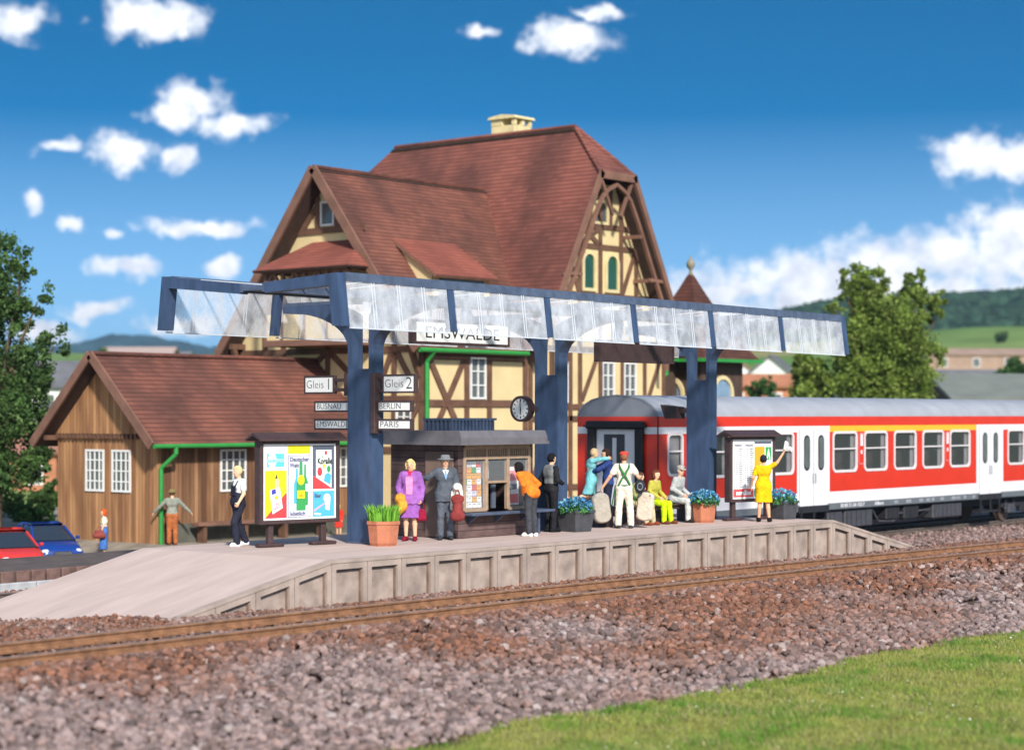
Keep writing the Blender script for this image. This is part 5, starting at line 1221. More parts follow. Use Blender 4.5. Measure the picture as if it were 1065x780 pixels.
# ------------------------------------------------------------------ village houses beyond
def vp(px, u):
    r = (px - 532.5) / 2050 * u
    return (u * CS + r * SN, u * SN - r * CS)
def house(name, label, cat, px, u, w_, d_, ze, zr, wall, roof, yaw=0., zb=None, wins=(3, 2), along=True, group=None, glz=None):
    """gabled house: w_ across (gable side faces the viewer when along is False)"""
    x, y = vp(px, u); z0 = zb if zb is not None else float(far_z(np.array([float(u)]), np.array([(px - 532.5) / 2050 * u]))[0]) - .6
    t = thing(name, label, cat, (x, y, z0), PHI - R(90) + yaw, group); H, Hr = ze - z0, zr - z0; hw_, hd = w_ / 2, d_ / 2
    b = MB()
    if along: b.prism([(-hd, 0), (hd, 0), (hd, H), (0, Hr - .1), (-hd, H)], -hw_, hw_, 'x', wall)
    else: b.prism([(-hw_, 0), (hw_, 0), (hw_, H), (0, Hr - .1), (-hw_, H)], -hd, hd, 'y', wall)
    b.build('wall', t); b = MB(); o = .4; sl_ = (Hr - H) / (hd if along else hw_)
    for s in (-1, 1):
        if along: slab(b, [(-hw_ - o, s * (hd + o), H - o * sl_), (hw_ + o, s * (hd + o), H - o * sl_), (hw_ + o, 0, Hr + .15), (-hw_ - o, 0, Hr + .15)], .2, roof)
        else: slab(b, [(s * (hw_ + o), -hd - o, H - o * sl_), (s * (hw_ + o), hd + o, H - o * sl_), (0, hd + o, Hr + .15), (0, -hd - o, Hr + .15)], .2, roof)
    b.build('roof', t)
    nx_, nz_ = wins; yf = -hd
    for i in range(nx_):
        for j in range(nz_):
            cxw = -hw_ + w_ * (i + .5) / nx_; cz = H - 1.5 - j * 2.8
            if cz < 1: continue
            b = MB(); ww = min(.55, w_ / nx_ * .3); b.box(cxw - ww - .1, cxw + ww + .1, yf - .05, yf + .02, cz - .8, cz + .8, M_wframe); wn = b.build('window', t); b = MB(); b.box(cxw - ww, cxw + ww, yf - .07, yf - .051, cz - .68, cz + .68, glz or M_wglass); b.build('pane', wn)
    return t
V_white = mat('white_render', (.72, .72, .7), .9, var=.06); V_terra = mat('orange_brick', (.42, .17, .09), .9, var=.2, scale=.8); V_roofgrey = mat('slate_roof', (.13, .13, .14), .8, var=.2, scale=.8); V_roofred = mat('faded_red_roof', (.3, .14, .1), .85, var=.2, scale=.6); V_tan = mat('tan_brick', (.36, .24, .18), .9, var=.15, scale=.5); V_pink = mat('pale_pink_roof', (.42, .31, .27), .9, var=.15)
V_green = mat('grey_green_sheet_roof', (.19, .2, .17), .7, var=.12, scale=.6)
house('house', 'white gabled house with grey roof between the canopy end and the trees', 'house', 805, 230, 6.4, 8, 7.9, 10.4, V_white, V_roofgrey, along=False, wins=(2, 2), yaw=R(-14))
house('house', 'low orange brick house beside the corner tower of the station', 'house', 782, 170, 6.5, 5, 6.2, 7.0, V_terra, V_terra, wins=(2, 1))
house('house', 'small white house half hidden by the right tree', 'house', 888, 260, 5, 6, 8.2, 10.2, V_white, V_roofgrey, along=False, wins=(2, 1))
house('house', 'tiny white house just right of the corner tower roof', 'house', 770, 300, 4, 4, 10.0, 11.4, V_white, V_roofred, along=False, wins=(1, 1))
house('factory', 'long tan brick factory below the green hillside', 'factory', 1040, 350, 28, 12, 14.2, 15.2, V_tan, V_tan, wins=(5, 1))
t = house('house', 'grey roofed building with arched dormers below the factory', 'house', 1010, 250, 8.5, 8, 6.6, 9.2, V_white, V_roofgrey, wins=(4, 1))
for i in range(3):
    b = MB(); x = -2.4 + i * 2.4; P = [(x - .6, .0), (x + .6, 0)] + [(x + .6 * math.cos(a), 1.0 + .6 * math.sin(a)) for a in [math.pi * k / 8 for k in range(9)]]
    zo = 6.9 - t.location.z; b.prism([(p[0], p[1] + zo) for p in P], -3.9, -1.4, 'y', V_roofgrey); o = b.build('dormer', t); b = MB(); b.box(x - .35, x + .35, -3.96, -3.905, zo + .3, zo + 1.2, M_wframe); b.build('window', o)
house('house', 'small orange brick house left of the dormered building', 'house', 976, 240, 3.2, 5, 7.4, 8.0, V_terra, V_terra, wins=(1, 1))
house('warehouse', 'long dark warehouse with grey green sheet roof behind the coach', 'warehouse', 1135, 128, 20.5, 13, 4.75, 6.15, M_dkwood, V_green, wins=(0, 0), zb=-1.8)
house('house', 'grey slate roofed house behind the left tree', 'house', 66, 165, 5, 7, 6.1, 8.0, V_white, V_roofgrey, wins=(2, 2), yaw=R(12))
house('house', 'long pale roofed farm building beyond the shed ridge', 'farm', 146, 330, 11.5, 8, 13.6, 14.8, V_tan, V_pink, wins=(3, 1))
house('house', 'small dark roofed house on the field edge right of the farm', 'house', 186, 340, 4, 5, 13.2, 14.4, V_white, V_roofgrey, wins=(1, 1))
house('house', 'orange walled house seen through the left tree', 'house', 44, 130, 3, 5, 1.4, 2.8, V_terra, V_roofred, wins=(1, 1), zb=-1.8)
# ------------------------------------------------------------------ people
def v3(*a): return np.array(a, float)
def sd_cap(P, a, b, ra, rb):
    ab = b - a; t = np.clip(((P - a) @ ab) / max(1e-9, ab @ ab), 0, 1)
    return np.linalg.norm(P - (a + t[..., None] * ab), axis=-1) - (ra + (rb - ra) * t)
def sd_ell(P, c, r):
    q = (P - c) / r; k0 = np.linalg.norm(q, axis=-1); k1 = np.linalg.norm(q / r, axis=-1)
    return k0 * (k0 - 1) / np.maximum(k1, 1e-6)
def smin(a, b, k):
    h = np.clip(.5 + .5 * (b - a) / k, 0, 1); return b * (1 - h) + a * h - k * h * (1 - h)
def surfnet(f, lo, hi, cell):
    n = np.maximum(4, np.ceil((hi - lo) / cell).astype(int) + 1)
    ax = [lo[i] + cell * np.arange(n[i]) for i in range(3)]
    P = np.stack(np.meshgrid(*ax, indexing='ij'), -1); D = f(P)
    S = np.zeros((*(n - 1), 3)); Cn = np.zeros(n - 1); quads = []
    idx = np.full(n - 1, -1)
    edges = []
    for a in range(3):
        sl0 = [slice(None)] * 3; sl1 = [slice(None)] * 3; sl0[a] = slice(0, -1); sl1[a] = slice(1, None)
        d0, d1 = D[tuple(sl0)], D[tuple(sl1)]
        I = np.argwhere((d0 < 0) != (d1 < 0)); b_, c_ = [i for i in range(3) if i != a]
        ok = (I[:, b_] > 0) & (I[:, c_] > 0) & (I[:, b_] < n[b_] - 1) & (I[:, c_] < n[c_] - 1); I = I[ok]
        e0, e1 = d0[tuple(I.T)], d1[tuple(I.T)]; t = e0 / (e0 - e1)
        X = lo + I * cell; X[:, a] += t * cell
        cells = []
        for db, dc in ((0, 0), (-1, 0), (-1, -1), (0, -1)):
            J = I.copy(); J[:, b_] += db; J[:, c_] += dc; cells.append(J)
            np.add.at(S, tuple(J.T), X); np.add.at(Cn, tuple(J.T), 1)
        edges.append((cells, (e0 < 0) ^ (a == 1)))
    m = Cn > 0; idx[m] = np.arange(m.sum()); V = S[m] / Cn[m][:, None]
    Fs = []
    for cells, fl in edges:
        q = np.stack([idx[tuple(J.T)] for J in cells], -1); q[~fl] = q[~fl][:, ::-1]; Fs.append(q)
    return V, np.concatenate(Fs)
def skincol(c): return mat('skin_%d_%d_%d' % c, lin(c), .55, var=.05, scale=9)
def cloth(name, c, var=.24): return mat(name, lin(c), .85, var=var, scale=6, bump=.5, bscale=14, spec=.15)
M_eye = mat('eye_dark', (.03, .02, .018), .4, var=0); M_lip = mat('lips', (.42, .12, .1), .5, var=0)

def pose(**kw):
    """joints of a standing figure 1.76 m tall that faces +Y; right side is +X"""
    J = dict(head=v3(0, .02, 1.645), neck=v3(0, -.01, 1.49), pelvis=v3(0, 0, .96), fwd=v3(0, 1, 0), lat=v3(1, 0, 0))
    for s, k in ((1, 'R'), (-1, 'L')):
        J['sh' + k] = v3(s * .175, -.01, 1.435); J['el' + k] = v3(s * .225, -.03, 1.16); J['wr' + k] = v3(s * .235, .05, .925)
        J['hip' + k] = v3(s * .085, 0, .93); J['kn' + k] = v3(s * .095, .02, .5); J['an' + k] = v3(s * .1, -.02, .085); J['toe' + k] = v3(s * .125, .14, .035)
    for k, v in kw.items(): J[k] = v3(*v)
    return J
def prims_torso(J, slim=0.):
    N, Pv, L = J['neck'], J['pelvis'], J['lat']; ax = N - Pv; A = lambda t: Pv + ax * t; s = 1 - slim
    return [('c', A(.86) - L * .11, A(.86) + L * .11, .075, .075, .05), ('c', A(.68) - L * .075, A(.68) + L * .075, .112 * s, .112 * s, .07), ('c', A(.3) - L * .05, A(.3) + L * .05, .1 * s, .1 * s, .08), ('c', A(.02) - L * .07, A(.02) + L * .07, .112 * s, .112 * s, .08)]
def prims_arm(J, k, fore=True, thick=1.):
    p = [('c', J['sh' + k], J['el' + k], .052 * thick, .043 * thick, .03)]
    if fore: p.append(('c', J['el' + k], J['wr' + k], .043 * thick, .03 * thick, .02))
    return p
def prims_leg(J, k, thick=1.):
    kn, an = J['kn' + k], J['an' + k]; calf = kn + (an - kn) * .3 - J['fwd'] * .018
    return [('c', J['hip' + k], kn, .088 * thick, .058 * thick, .04), ('c', kn, calf, .055 * thick, .056 * thick, .02), ('c', calf, an, .056 * thick, .036 * thick, .02)]
def prims_foot(J, k):
    an, toe = J['an' + k], J['toe' + k]; heel = an - (toe - an) * v3(1, 1, 0) * .22 + v3(0, 0, -.045)
    if abs(toe[2] - an[2]) > .12: heel = an
    return [('c', heel, toe + (an - toe) * .25, .038, .034, .02), ('c', toe + (an - toe) * .25, toe, .036, .026, .02), ('c', an, heel, .034, .036, .02)]
def prims_head(J):
    H, f = J['head'], J['fwd']; up = (H - J['neck']); up = up / np.linalg.norm(up)
    return [('e', H + v3(0, 0, .018), v3(.078, .092, .1), .02), ('e', H + f * .022 - v3(0, 0, .055), v3(.056, .062, .062), .03), ('c', J['neck'] - v3(0, 0, .03), H - v3(0, 0, .06), .054, .05, .03),
            ('c', H + f * .09 + v3(0, 0, .01), H + f * .108 - v3(0, 0, .022), .01, .015, .012), ('c', H + f * .088 + v3(0, 0, .028) - np.cross(f, v3(0, 0, 1)) * .03, H + f * .088 + v3(0, 0, .028) + np.cross(f, v3(0, 0, 1)) * .03, .012, .012, .012),
            ('e', H + np.cross(f, v3(0, 0, 1)) * .08 - f * .008, v3(.018, .022, .032), .008), ('e', H - np.cross(f, v3(0, 0, 1)) * .08 - f * .008, v3(.018, .022, .032), .008)]
def field(prims, infl=0., cuts=(), rough=0.):
    def f(P):
        D = None
        for p in prims:
            d = sd_cap(P, p[1], p[2], p[3] + infl, p[4] + infl) if p[0] == 'c' else sd_ell(P, p[1], p[2] + infl)
            D = d if D is None else smin(D, d, p[-1])
        for n, c in cuts:
            n = np.array(n, float); D = np.maximum(D, P @ n - c)
        if rough: D = D + rough * np.sin(P[..., 0] * 55 + P[..., 2] * 23) * np.sin(P[..., 2] * 38 + P[..., 1] * 41)
        return D
    return f
def bounds(prims, infl):
    lo, hi = v3(9, 9, 9), v3(-9, -9, -9)
    for p in prims:
        if p[0] == 'c':
            for q, r in ((p[1], p[3]), (p[2], p[4])): lo = np.minimum(lo, q - r - infl - .05); hi = np.maximum(hi, q + r + infl + .05)
        else: lo = np.minimum(lo, p[1] - p[2] - infl - .05); hi = np.maximum(hi, p[1] + p[2] + infl + .05)
    return lo, hi
def piece(name, parent, prims, m, infl=0., cuts=(), cell=.017, rough=0., extra=None):
    lo, hi = bounds(prims, infl); V, Fq = surfnet(field(prims, infl, cuts, rough), lo, hi, cell)
    ms = [m]; mi = np.zeros(len(Fq), int)
    if extra:
        for (v, f4, mm) in extra:
            if mm not in ms: ms.append(mm)
            Fq = np.concatenate([Fq, np.array(f4) + len(V)]); V = np.concatenate([V, np.array(v)]); mi = np.concatenate([mi, np.full(len(f4), ms.index(mm))])
    return npmesh(name, V, Fq, ms, parent, mi=mi, smooth=True)
def tubeq(pts, rs, n=6):
    """closed tapered tube of quads (tip closed by a tiny ring)"""
    V = []; pts = [np.array(p, float) for p in pts]
    for i, p in enumerate(pts):
        d = pts[min(i + 1, len(pts) - 1)] - pts[max(i - 1, 0)]; d = d / (np.linalg.norm(d) + 1e-9)
        x = np.cross(d, v3(.13, .27, .95)); x /= np.linalg.norm(x) + 1e-9; y = np.cross(d, x)
        for k in range(n): a = 2 * math.pi * k / n; V.append(p + rs[i] * (x * math.cos(a) + y * math.sin(a)))
    F_ = [(i * n + k, i * n + (k + 1) % n, (i + 1) * n + (k + 1) % n, (i + 1) * n + k) for i in range(len(pts) - 1) for k in range(n)]
    e = (len(pts) - 1) * n; F_ += [(e, e + 1, e + 2, e + 3), (e, e + 3, e + 4, e + 5)]
    return V, F_
def hand(J, k, curl):
    """palm primitive and five finger tubes; fingers curl towards the thigh side"""
    s = 1 if k == 'R' else -1; wr, el = J['wr' + k], J['el' + k]; d = wr - el; d = d / np.linalg.norm(d)
    inn = -J['lat'] * s; inn = inn - d * (inn @ d)
    if np.linalg.norm(inn) < .2: inn = -v3(0, 0, 1) - d * (-d[2])
    inn /= np.linalg.norm(inn); across = np.cross(d, inn)
    if across @ J['fwd'] < 0 and abs(across @ J['fwd']) > .1: across = -across
    pal = [('c', wr + d * .025 - across * .016, wr + d * .075 - across * .02, .02, .017, .012), ('c', wr + d * .025 + across * .016, wr + d * .075 + across * .02, .02, .017, .012)]
    tubes = []
    for i, (o, ln) in enumerate(((-.03, .062), (-.01, .074), (.011, .078), (.031, .07))):
        b0 = wr + d * .078 + across * o; c = curl
        p1 = b0 + (d * math.cos(c * .5) + inn * math.sin(c * .5)) * ln * .5; p2 = p1 + (d * math.cos(c * 1.25) + inn * math.sin(c * 1.25)) * ln * .3; p3 = p2 + (d * math.cos(c * 1.8) + inn * math.sin(c * 1.8)) * ln * .25
        tubes.append(tubeq([b0 - d * .02, b0, p1, p2, p3], [.0095, .0095, .009, .0082, .005]))
    t0 = wr + d * .03 + across * .03; t1 = t0 + (across * .7 + d * .6 + inn * .25) * .035; t2 = t1 + (d * .85 + inn * .5) * .03
    tubes.append(tubeq([t0 - across * .015, t0, t1, t2], [.012, .012, .0105, .006]))
    return pal, tubes
def hairpiece(t, J, c, style='short', m=None):
    H, f = J['head'], J['fwd']; up = v3(0, 0, 1); pr = [('e', H + up * .024 - f * .008, v3(.084, .098, .102), .02)]
    cuts = []
    if style in ('bob', 'curly'): pr += [('c', H - f * .045 + up * .02, H - f * .05 - up * .085, .075, .06, .03)]; [pr.append(('c', H + np.cross(f, up) * s * .062 - f * .02 + up * .02, H + np.cross(f, up) * s * .066 - f * .03 - up * .06, .045, .038, .03)) for s in (-1, 1)]
    if style == 'bun': pr += [('e', H - f * .1 + up * .04, v3(.045, .045, .045), .02)]
    base = field(pr, .012, (), .005 if style == 'curly' else .003)
    fx = H + f * .035
    def g(P):
        D = base(P); q = P - fx
        face = np.minimum(q @ f + .02, .055 - q[..., 2])          # >0 inside the face region
        neck_ = np.minimum(-(P - H)[..., 2] - .065 if style == 'short' else -(P - H)[..., 2] - .13, 1.)
        return np.maximum(np.maximum(D, face), neck_)
    lo, hi = bounds(pr, .03); V, Fq = surfnet(g, lo, hi, .012)
    return npmesh('hair', V, Fq, [m or cloth('hair_%d_%d_%d' % c, c, .3)], t, smooth=True)
def person(label, x, y, z, facing, h, J, skin=(232, 184, 150), hair=None, wear=(), curl=(.7, .7), group=None):
    """facing is a direction in the ground plane; wear is a list of (part, colour name, rgb, options)"""
    t = thing('person', label, 'person', (x, y, z), math.atan2(facing[1], facing[0]) - math.pi / 2, group); k_ = h / 1.76; t.scale = (k_, k_, k_)
    sk = skincol(skin); P_ = prims_torso(J) + prims_head(J); ex = []
    for k, c in (('R', curl[0]), ('L', curl[1])):
        pal, tb_ = hand(J, k, c); P_ += prims_arm(J, k) + pal + prims_leg(J, k) + prims_foot(J, k); ex += [(a, b_, sk) for a, b_ in tb_]
    H, f = J['head'], J['fwd']; sd_ = np.cross(f, v3(0, 0, 1))
    for s in (-1, 1):
        c = H + f * .083 + sd_ * s * .031 + v3(0, 0, .012); ex.append((*tubeq([c - f * .012, c, c + f * .009], [.013, .012, .004]), M_eye))
    c = H + f * .083 - v3(0, 0, .052); ex.append((*tubeq([c - sd_ * .024, c + f * .004, c + sd_ * .024], [.004, .008, .003]), M_lip))
    piece('body', t, P_, sk, extra=ex)
    if hair: hairpiece(t, J, hair[0], hair[1])
    for wv in wear:
        kind, nm, rgb = wv[:3]; o = wv[3] if len(wv) > 3 else {}
        m = cloth(nm, rgb, o.get('var', .24)); inf = o.get('infl', .012)
        if kind in ('shirt', 'jacket', 'dress', 'sweater', 'blouse'):
            pr = prims_torso(J); long_ = o.get('sleeve', 'long'); rough = .003
            for k in 'RL':
                if long_ == 'long': pr += prims_arm(J, k)
                elif long_ == 'short': e = J['sh' + k] + (J['el' + k] - J['sh' + k]) * .62; pr.append(('c', J['sh' + k], e, .055, .052, .03))
            cuts = []
            if 'hem' in o:
                hz = o['hem']; fl = o.get('flare', .13)
                for k in 'RL':
                    d = J['kn' + k] - J['hip' + k]; q = J['hip' + k] + d * o.get('skirt', .25); pr.append(('c', J['hip' + k], q, .105, fl, .1))
                if hz is not None: cuts = [((0, 0, -1), -hz)]
            ob = piece('dress' if kind == 'dress' else kind, t, pr, m, inf, cuts, rough=rough)
        elif kind == 'skirt':
            pr = prims_torso(J)[2:]
            for k in 'RL': d = J['kn' + k] - J['hip' + k]; pr.append(('c', J['hip' + k], J['hip' + k] + d * o.get('skirt', 1.), .105, o.get('flare', .12), .1))
            piece('skirt', t, pr, m, inf + .004, [((0, 0, -1), -o['hem']), ((0, 0, 1), o.get('top', 1.1))])
        elif kind == 'trousers':
            pr = [prims_torso(J)[3]]
            for k in 'RL':
                pr += prims_leg(J, k, o.get('thick', 1.08)); an = J['an' + k]; kn = J['kn' + k]; pr.append(('c', kn + (an - kn) * .4, an + (kn - an) * .05, .056, .056, .03))
            if o.get('bib'): pr += [prims_torso(J)[2]]
            piece('trousers', t, pr, m, inf, rough=.003)
            if o.get('bib'):
                b = MB(); A = lambda q, dx, dy: tuple(J['pelvis'] + (J['neck'] - J['pelvis']) * q + v3(dx, dy, 0))
                b.add([A(.3, -.1, .125), A(.3, .1, .125), A(.72, .085, .135), A(.72, -.085, .135), A(.3, -.1, .145), A(.3, .1, .145), A(.72, .085, .155), A(.72, -.085, .155)], [(4, 5, 6, 7), (0, 3, 2, 1), (0, 1, 5, 4), (1, 2, 6, 5), (2, 3, 7, 6), (3, 0, 4, 7)], m)
                for s in (-1, 1): b.tube([A(.7, s * .075, .145), A(.9, s * .085, .1), A(.98, s * .09, .0), A(.88, s * .06, -.11), A(.5, s * -.02, -.13)], .016, m, 6)
                b.build('bib', t)
        elif kind == 'shoes':
            for k in 'RL': piece('shoe', t, prims_foot(J, k), m, .011, [((0, 0, 1), J['an' + k][2] + .035)] if abs(J['toe' + k][2] - J['an' + k][2]) < .12 else (), cell=.014)
        elif kind == 'hat':
            b = MB(); c = H + v3(0, -.005, .045)
            b.lathe([(.0, .078), (.04, .09), (.075, .088), (.098, .06), (.104, .0), (.15, -.022), (.178, -.012), (.178, -.002), (.11, .014), (.1, .012)] if o.get('brim', 1) else [(0, .1), (.06, .1), (.1, .075), (.112, .05), (.1, .03), (.1, .0)], tuple(c), m, 18)
            if not o.get('brim', 1): b.add([tuple(c + f * .085 + sd_ * s * .08 + v3(0, 0, zz)) for s in (-1, 1) for zz in (0, .012)] + [tuple(c + f * .15 + sd_ * s * .055 + v3(0, 0, zz - .02)) for s in (-1, 1) for zz in (0, .012)], [(0, 2, 6, 4), (1, 5, 7, 3), (4, 6, 7, 5), (0, 4, 5, 1), (2, 3, 7, 6)], o.get('peak', m))
            b.build('hat', t)
        elif kind == 'scarf':
            b = MB(); n_ = J['neck']; b.lathe([(.05, .03), (.075, .02), (.08, -.01), (.07, -.03)], tuple(n_ + v3(0, .01, .0)), m, 14); b.add([tuple(n_ + v3(-.03, .1, -.01)), tuple(n_ + v3(.03, .1, -.01)), tuple(n_ + v3(.045, .135, -.14)), tuple(n_ + v3(0, .145, -.17)), tuple(n_ + v3(-.04, .135, -.13)), tuple(n_ + v3(0, .11, -.05))], [(0, 1, 5), (5, 1, 2, 3), (0, 5, 3, 4)], m); b.build('scarf', t)
        elif kind == 'shirtfront':
            b = MB(); A = lambda q, dx, dy: tuple(J['pelvis'] + (J['neck'] - J['pelvis']) * q + v3(dx, dy, 0))
            b.add([A(.55, 0, .15), A(.93, .065, .105), A(.98, .0, .085), A(.93, -.065, .105), A(.78, .03, .148), A(.78, -.03, .148)], [(0, 4, 5), (5, 4, 1, 3), (3, 1, 2)], m); sh_ = b.build('shirt', t)
            b = MB(); tm = cloth(nm + '_tie', o['tie']); b.add([A(.56, 0, .16), A(.7, .028, .162), A(.93, .014, .122), A(.93, -.014, .122), A(.7, -.028, .162)], [(0, 1, 2, 3, 4)], tm); b.build('tie', sh_)
        elif kind == 'straps':
            b = MB(); A = lambda q, dx, dy: tuple(J['pelvis'] + (J['neck'] - J['pelvis']) * q + v3(dx, dy, 0))
            for s in (-1, 1): b.tube([A(.1, s * .13, -.13), A(.4, s * .05, -.16), A(.62, -s * .025, -.168), A(.85, -s * .1, -.14), A(1.0, -s * .115, -.04), A(.92, -s * .1, .1)], .026, m, 6)
            b.tube([A(.08, s_ * .145, -.05) if False else A(.08, q_[0], q_[1]) for q_ in ((-.17, .02), (-.13, -.1), (0, -.14), (.13, -.1), (.17, .02))], .018, m, 6); s0 = b.build('apron_strap', t)
            b = MB()
            for s in (-1, 1):
                pts = [(s * .2, -.06, 1.0), (s * .21, .12, 1.0), (s * .29, .16, .5), (s * .28, -.08, .54)]
                b.add(pts + [(p[0] - s * .012, p[1], p[2]) for p in pts], [(0, 1, 2, 3), (4, 7, 6, 5), (0, 3, 7, 4), (1, 5, 6, 2), (3, 2, 6, 7)], m)
            b.add([(-.2, .14, 1.0), (.2, .14, 1.0), (.23, .17, .52), (-.23, .17, .52), (-.2, .152, 1.0), (.2, .152, 1.0), (.23, .182, .52), (-.23, .182, .52)], [(0, 1, 2, 3), (4, 7, 6, 5), (2, 6, 7, 3)], m); b.build('apron', s0)
        elif kind == 'vest':
            piece('vest', t, prims_torso(J)[:3], m, .03, [((0, 0, -1), -1.08)])
    return t
IL, AW = np.array((-SN, CS)), np.array((CS, SN))            # towards picture left, and away
def dirn(l, a): return tuple(IL * l + AW * a)

GP = 'people waiting on the platform'
person('blond person in dark dungarees and white shoes walking left of the advertising board', 27.02, 29.5, 1., dirn(.75, -.6), 1.6,
    pose(pelvis=(0, .03, .97), neck=(0, -.03, 1.49), head=(0, .03, 1.65), elR=(.25, -.1, 1.18), wrR=(.27, -.06, .93), elL=(-.25, .02, 1.17), wrL=(-.27, .16, .98), knR=(.1, -.04, .51), anR=(.1, -.24, .1), toeR=(.12, -.1, .035), knL=(-.1, .17, .53), anL=(-.1, .1, .085), toeL=(-.11, .26, .035)),
    hair=((236, 206, 150), 'short'), wear=[('shirt', 'white_cotton', (238, 238, 236), dict(sleeve='short')), ('trousers', 'dark_denim', (42, 44, 58), dict(bib=True, infl=.02)), ('shoes', 'white_leather', (240, 240, 238))], curl=(1.4, 1.4))
person('blond woman in purple jacket and skirt with pink blouse beside the kiosk door', 30.48, 28.0, 1., dirn(.12, -1), 1.7,
    pose(elR=(.27, -.01, 1.17), wrR=(.2, .16, 1.0), elL=(-.26, -.02, 1.15), wrL=(-.25, .06, .9)), hair=((236, 204, 140), 'curly'),
    wear=[('blouse', 'pink_blouse', (240, 150, 200), dict(infl=.01, sleeve='none')), ('jacket', 'purple_wool', (158, 100, 178), dict(infl=.024, hem=.8, skirt=.3, flare=.13)), ('skirt', 'purple_skirt', (150, 92, 172), dict(hem=.5, flare=.125)), ('scarf', 'crimson_scarf', (190, 40, 80)), ('shoes', 'dark_red_shoes', (130, 24, 48))], curl=(1.3, 1.5))
b = MB(); b.add([(-.07, .152, 1.02), (.07, .152, 1.02), (.08, .158, 1.4), (-.08, .158, 1.4), (-.07, .14, 1.02), (.07, .14, 1.02), (.08, .1, 1.4), (-.08, .1, 1.4)], [(0, 1, 2, 3), (4, 7, 6, 5), (0, 4, 5, 1), (3, 2, 6, 7), (0, 3, 7, 4), (1, 5, 6, 2)], cloth('pink_blouse', (240, 150, 200)))
wom = [o for o in COL.objects if o.name.startswith('person') and o.type == 'EMPTY'][-1]; b.build('blouse_front', wom)
person('man in grey suit and grey hat with light blue tie beside the purple dressed woman', 31.2, 27.66, 1., dirn(-.12, -1), 1.78,
    pose(elR=(.36, -.06, 1.3), wrR=(.5, -.16, 1.27), elL=(-.25, -.02, 1.17), wrL=(-.24, .2, 1.07)), hair=((70, 60, 52), 'short'),
    wear=[('jacket', 'grey_suit', (88, 94, 104), dict(infl=.022, hem=.8, skirt=.3, flare=.11)), ('trousers', 'grey_suit_trousers', (92, 98, 110)), ('shirtfront', 'white_dress_shirt', (242, 242, 244), dict(tie=(130, 165, 205))), ('hat', 'grey_felt', (128, 130, 134)), ('shoes', 'grey_black_shoes', (52, 56, 62))], curl=(.5, 1.5))
person('dark haired person in orange sweater leaning towards the kiosk window', 33.25, 26.98, 1., dirn(.75, .55), 1.72,
    pose(pelvis=(0, -.05, .96), neck=(0, .24, 1.42), head=(0, .36, 1.52), shR=(.175, .22, 1.37), shL=(-.175, .22, 1.37), elR=(.3, .02, 1.16), wrR=(.17, .1, .98), elL=(-.3, .0, 1.16), wrL=(-.17, .1, .98)), hair=((30, 28, 30), 'bob'),
    wear=[('sweater', 'orange_knit', (238, 128, 44), dict(infl=.018)), ('trousers', 'charcoal_jeans', (66, 68, 74)), ('shoes', 'white_leather', (240, 240, 238))], curl=(1., 1.))
person('person in black jacket and grey waistcoat beside the middle pillar', 34.8, 27.66, 1., dirn(-.75, .55), 1.76,
    pose(elR=(.28, -.04, 1.18), wrR=(.15, .2, 1.1), elL=(-.28, -.06, 1.18), wrL=(-.2, .1, 1.0)), hair=((28, 26, 28), 'short'),
    wear=[('jacket', 'black_leather', (40, 40, 44), dict(infl=.02)), ('vest', 'grey_waistcoat', (128, 130, 132)), ('trousers', 'black_trousers', (34, 34, 38)), ('shoes', 'black_shoes', (26, 26, 28))], curl=(1., 1.2))
# hugging couple behind the bench
mk = np.array((38.02, 28.98)); mn = np.array((38.3, 28.68))
person('man in dark blue jacket hugging a blond woman behind the bench', mn[0], mn[1], 1., tuple(mk - mn), 1.8,
    pose(head=(.06, .05, 1.65), neck=(.0, .02, 1.49), elR=(.2, .28, 1.3), wrR=(-.02, .44, 1.3), elL=(-.22, .26, 1.28), wrL=(.0, .46, 1.2)), hair=((60, 42, 34), 'short'),
    wear=[('jacket', 'dark_blue_jacket', (48, 66, 122), dict(infl=.02)), ('trousers', 'navy_trousers', (40, 44, 66)), ('shoes', 'black_shoes', (26, 26, 28))], curl=(.6, .6))
person('blond woman in pale blue dress hugging a man and kicking up her feet', mk[0], mk[1], 1.17, tuple(mn - mk), 1.66,
    pose(head=(.07, .08, 1.63), elR=(.2, .2, 1.48), wrR=(.06, .42, 1.5), elL=(-.2, .2, 1.48), wrL=(-.06, .42, 1.5), knR=(.1, -.12, .56), anR=(.1, -.5, .42), toeR=(.1, -.66, .5), knL=(-.1, -.02, .54), anL=(-.1, -.36, .28), toeL=(-.1, -.5, .22)), hair=((232, 196, 150), 'short'),
    wear=[('dress', 'pale_blue_cotton', (120, 190, 196), dict(infl=.016, hem=.58, skirt=.95, flare=.12)), ('shoes', 'black_shoes', (26, 26, 28))], curl=(.6, .6))
person('porter seen from behind in red cap, white shirt and green crossed apron straps', 37.05, 27.28, 1., dirn(0, 1), 1.76,
    pose(elR=(.33, -.02, 1.2), wrR=(.46, .06, .99), elL=(-.33, -.02, 1.2), wrL=(-.5, .04, .95), knR=(.14, .02, .5), anR=(.16, -.02, .085), toeR=(.2, .14, .035), knL=(-.12, .02, .5), anL=(-.14, -.04, .085), toeL=(-.19, .12, .035)), skin=(226, 170, 136), hair=((150, 100, 70), 'short'),
    wear=[('shirt', 'cream_shirt', (232, 222, 206), dict(sleeve='short', infl=.02)), ('trousers', 'cream_trousers', (226, 216, 198), dict(infl=.02)), ('straps', 'green_apron', (66, 128, 76)), ('hat', 'red_cap', (206, 74, 58), dict(brim=0)), ('shoes', 'grey_black_shoes', (52, 56, 62))], curl=(1.6, 1.6))
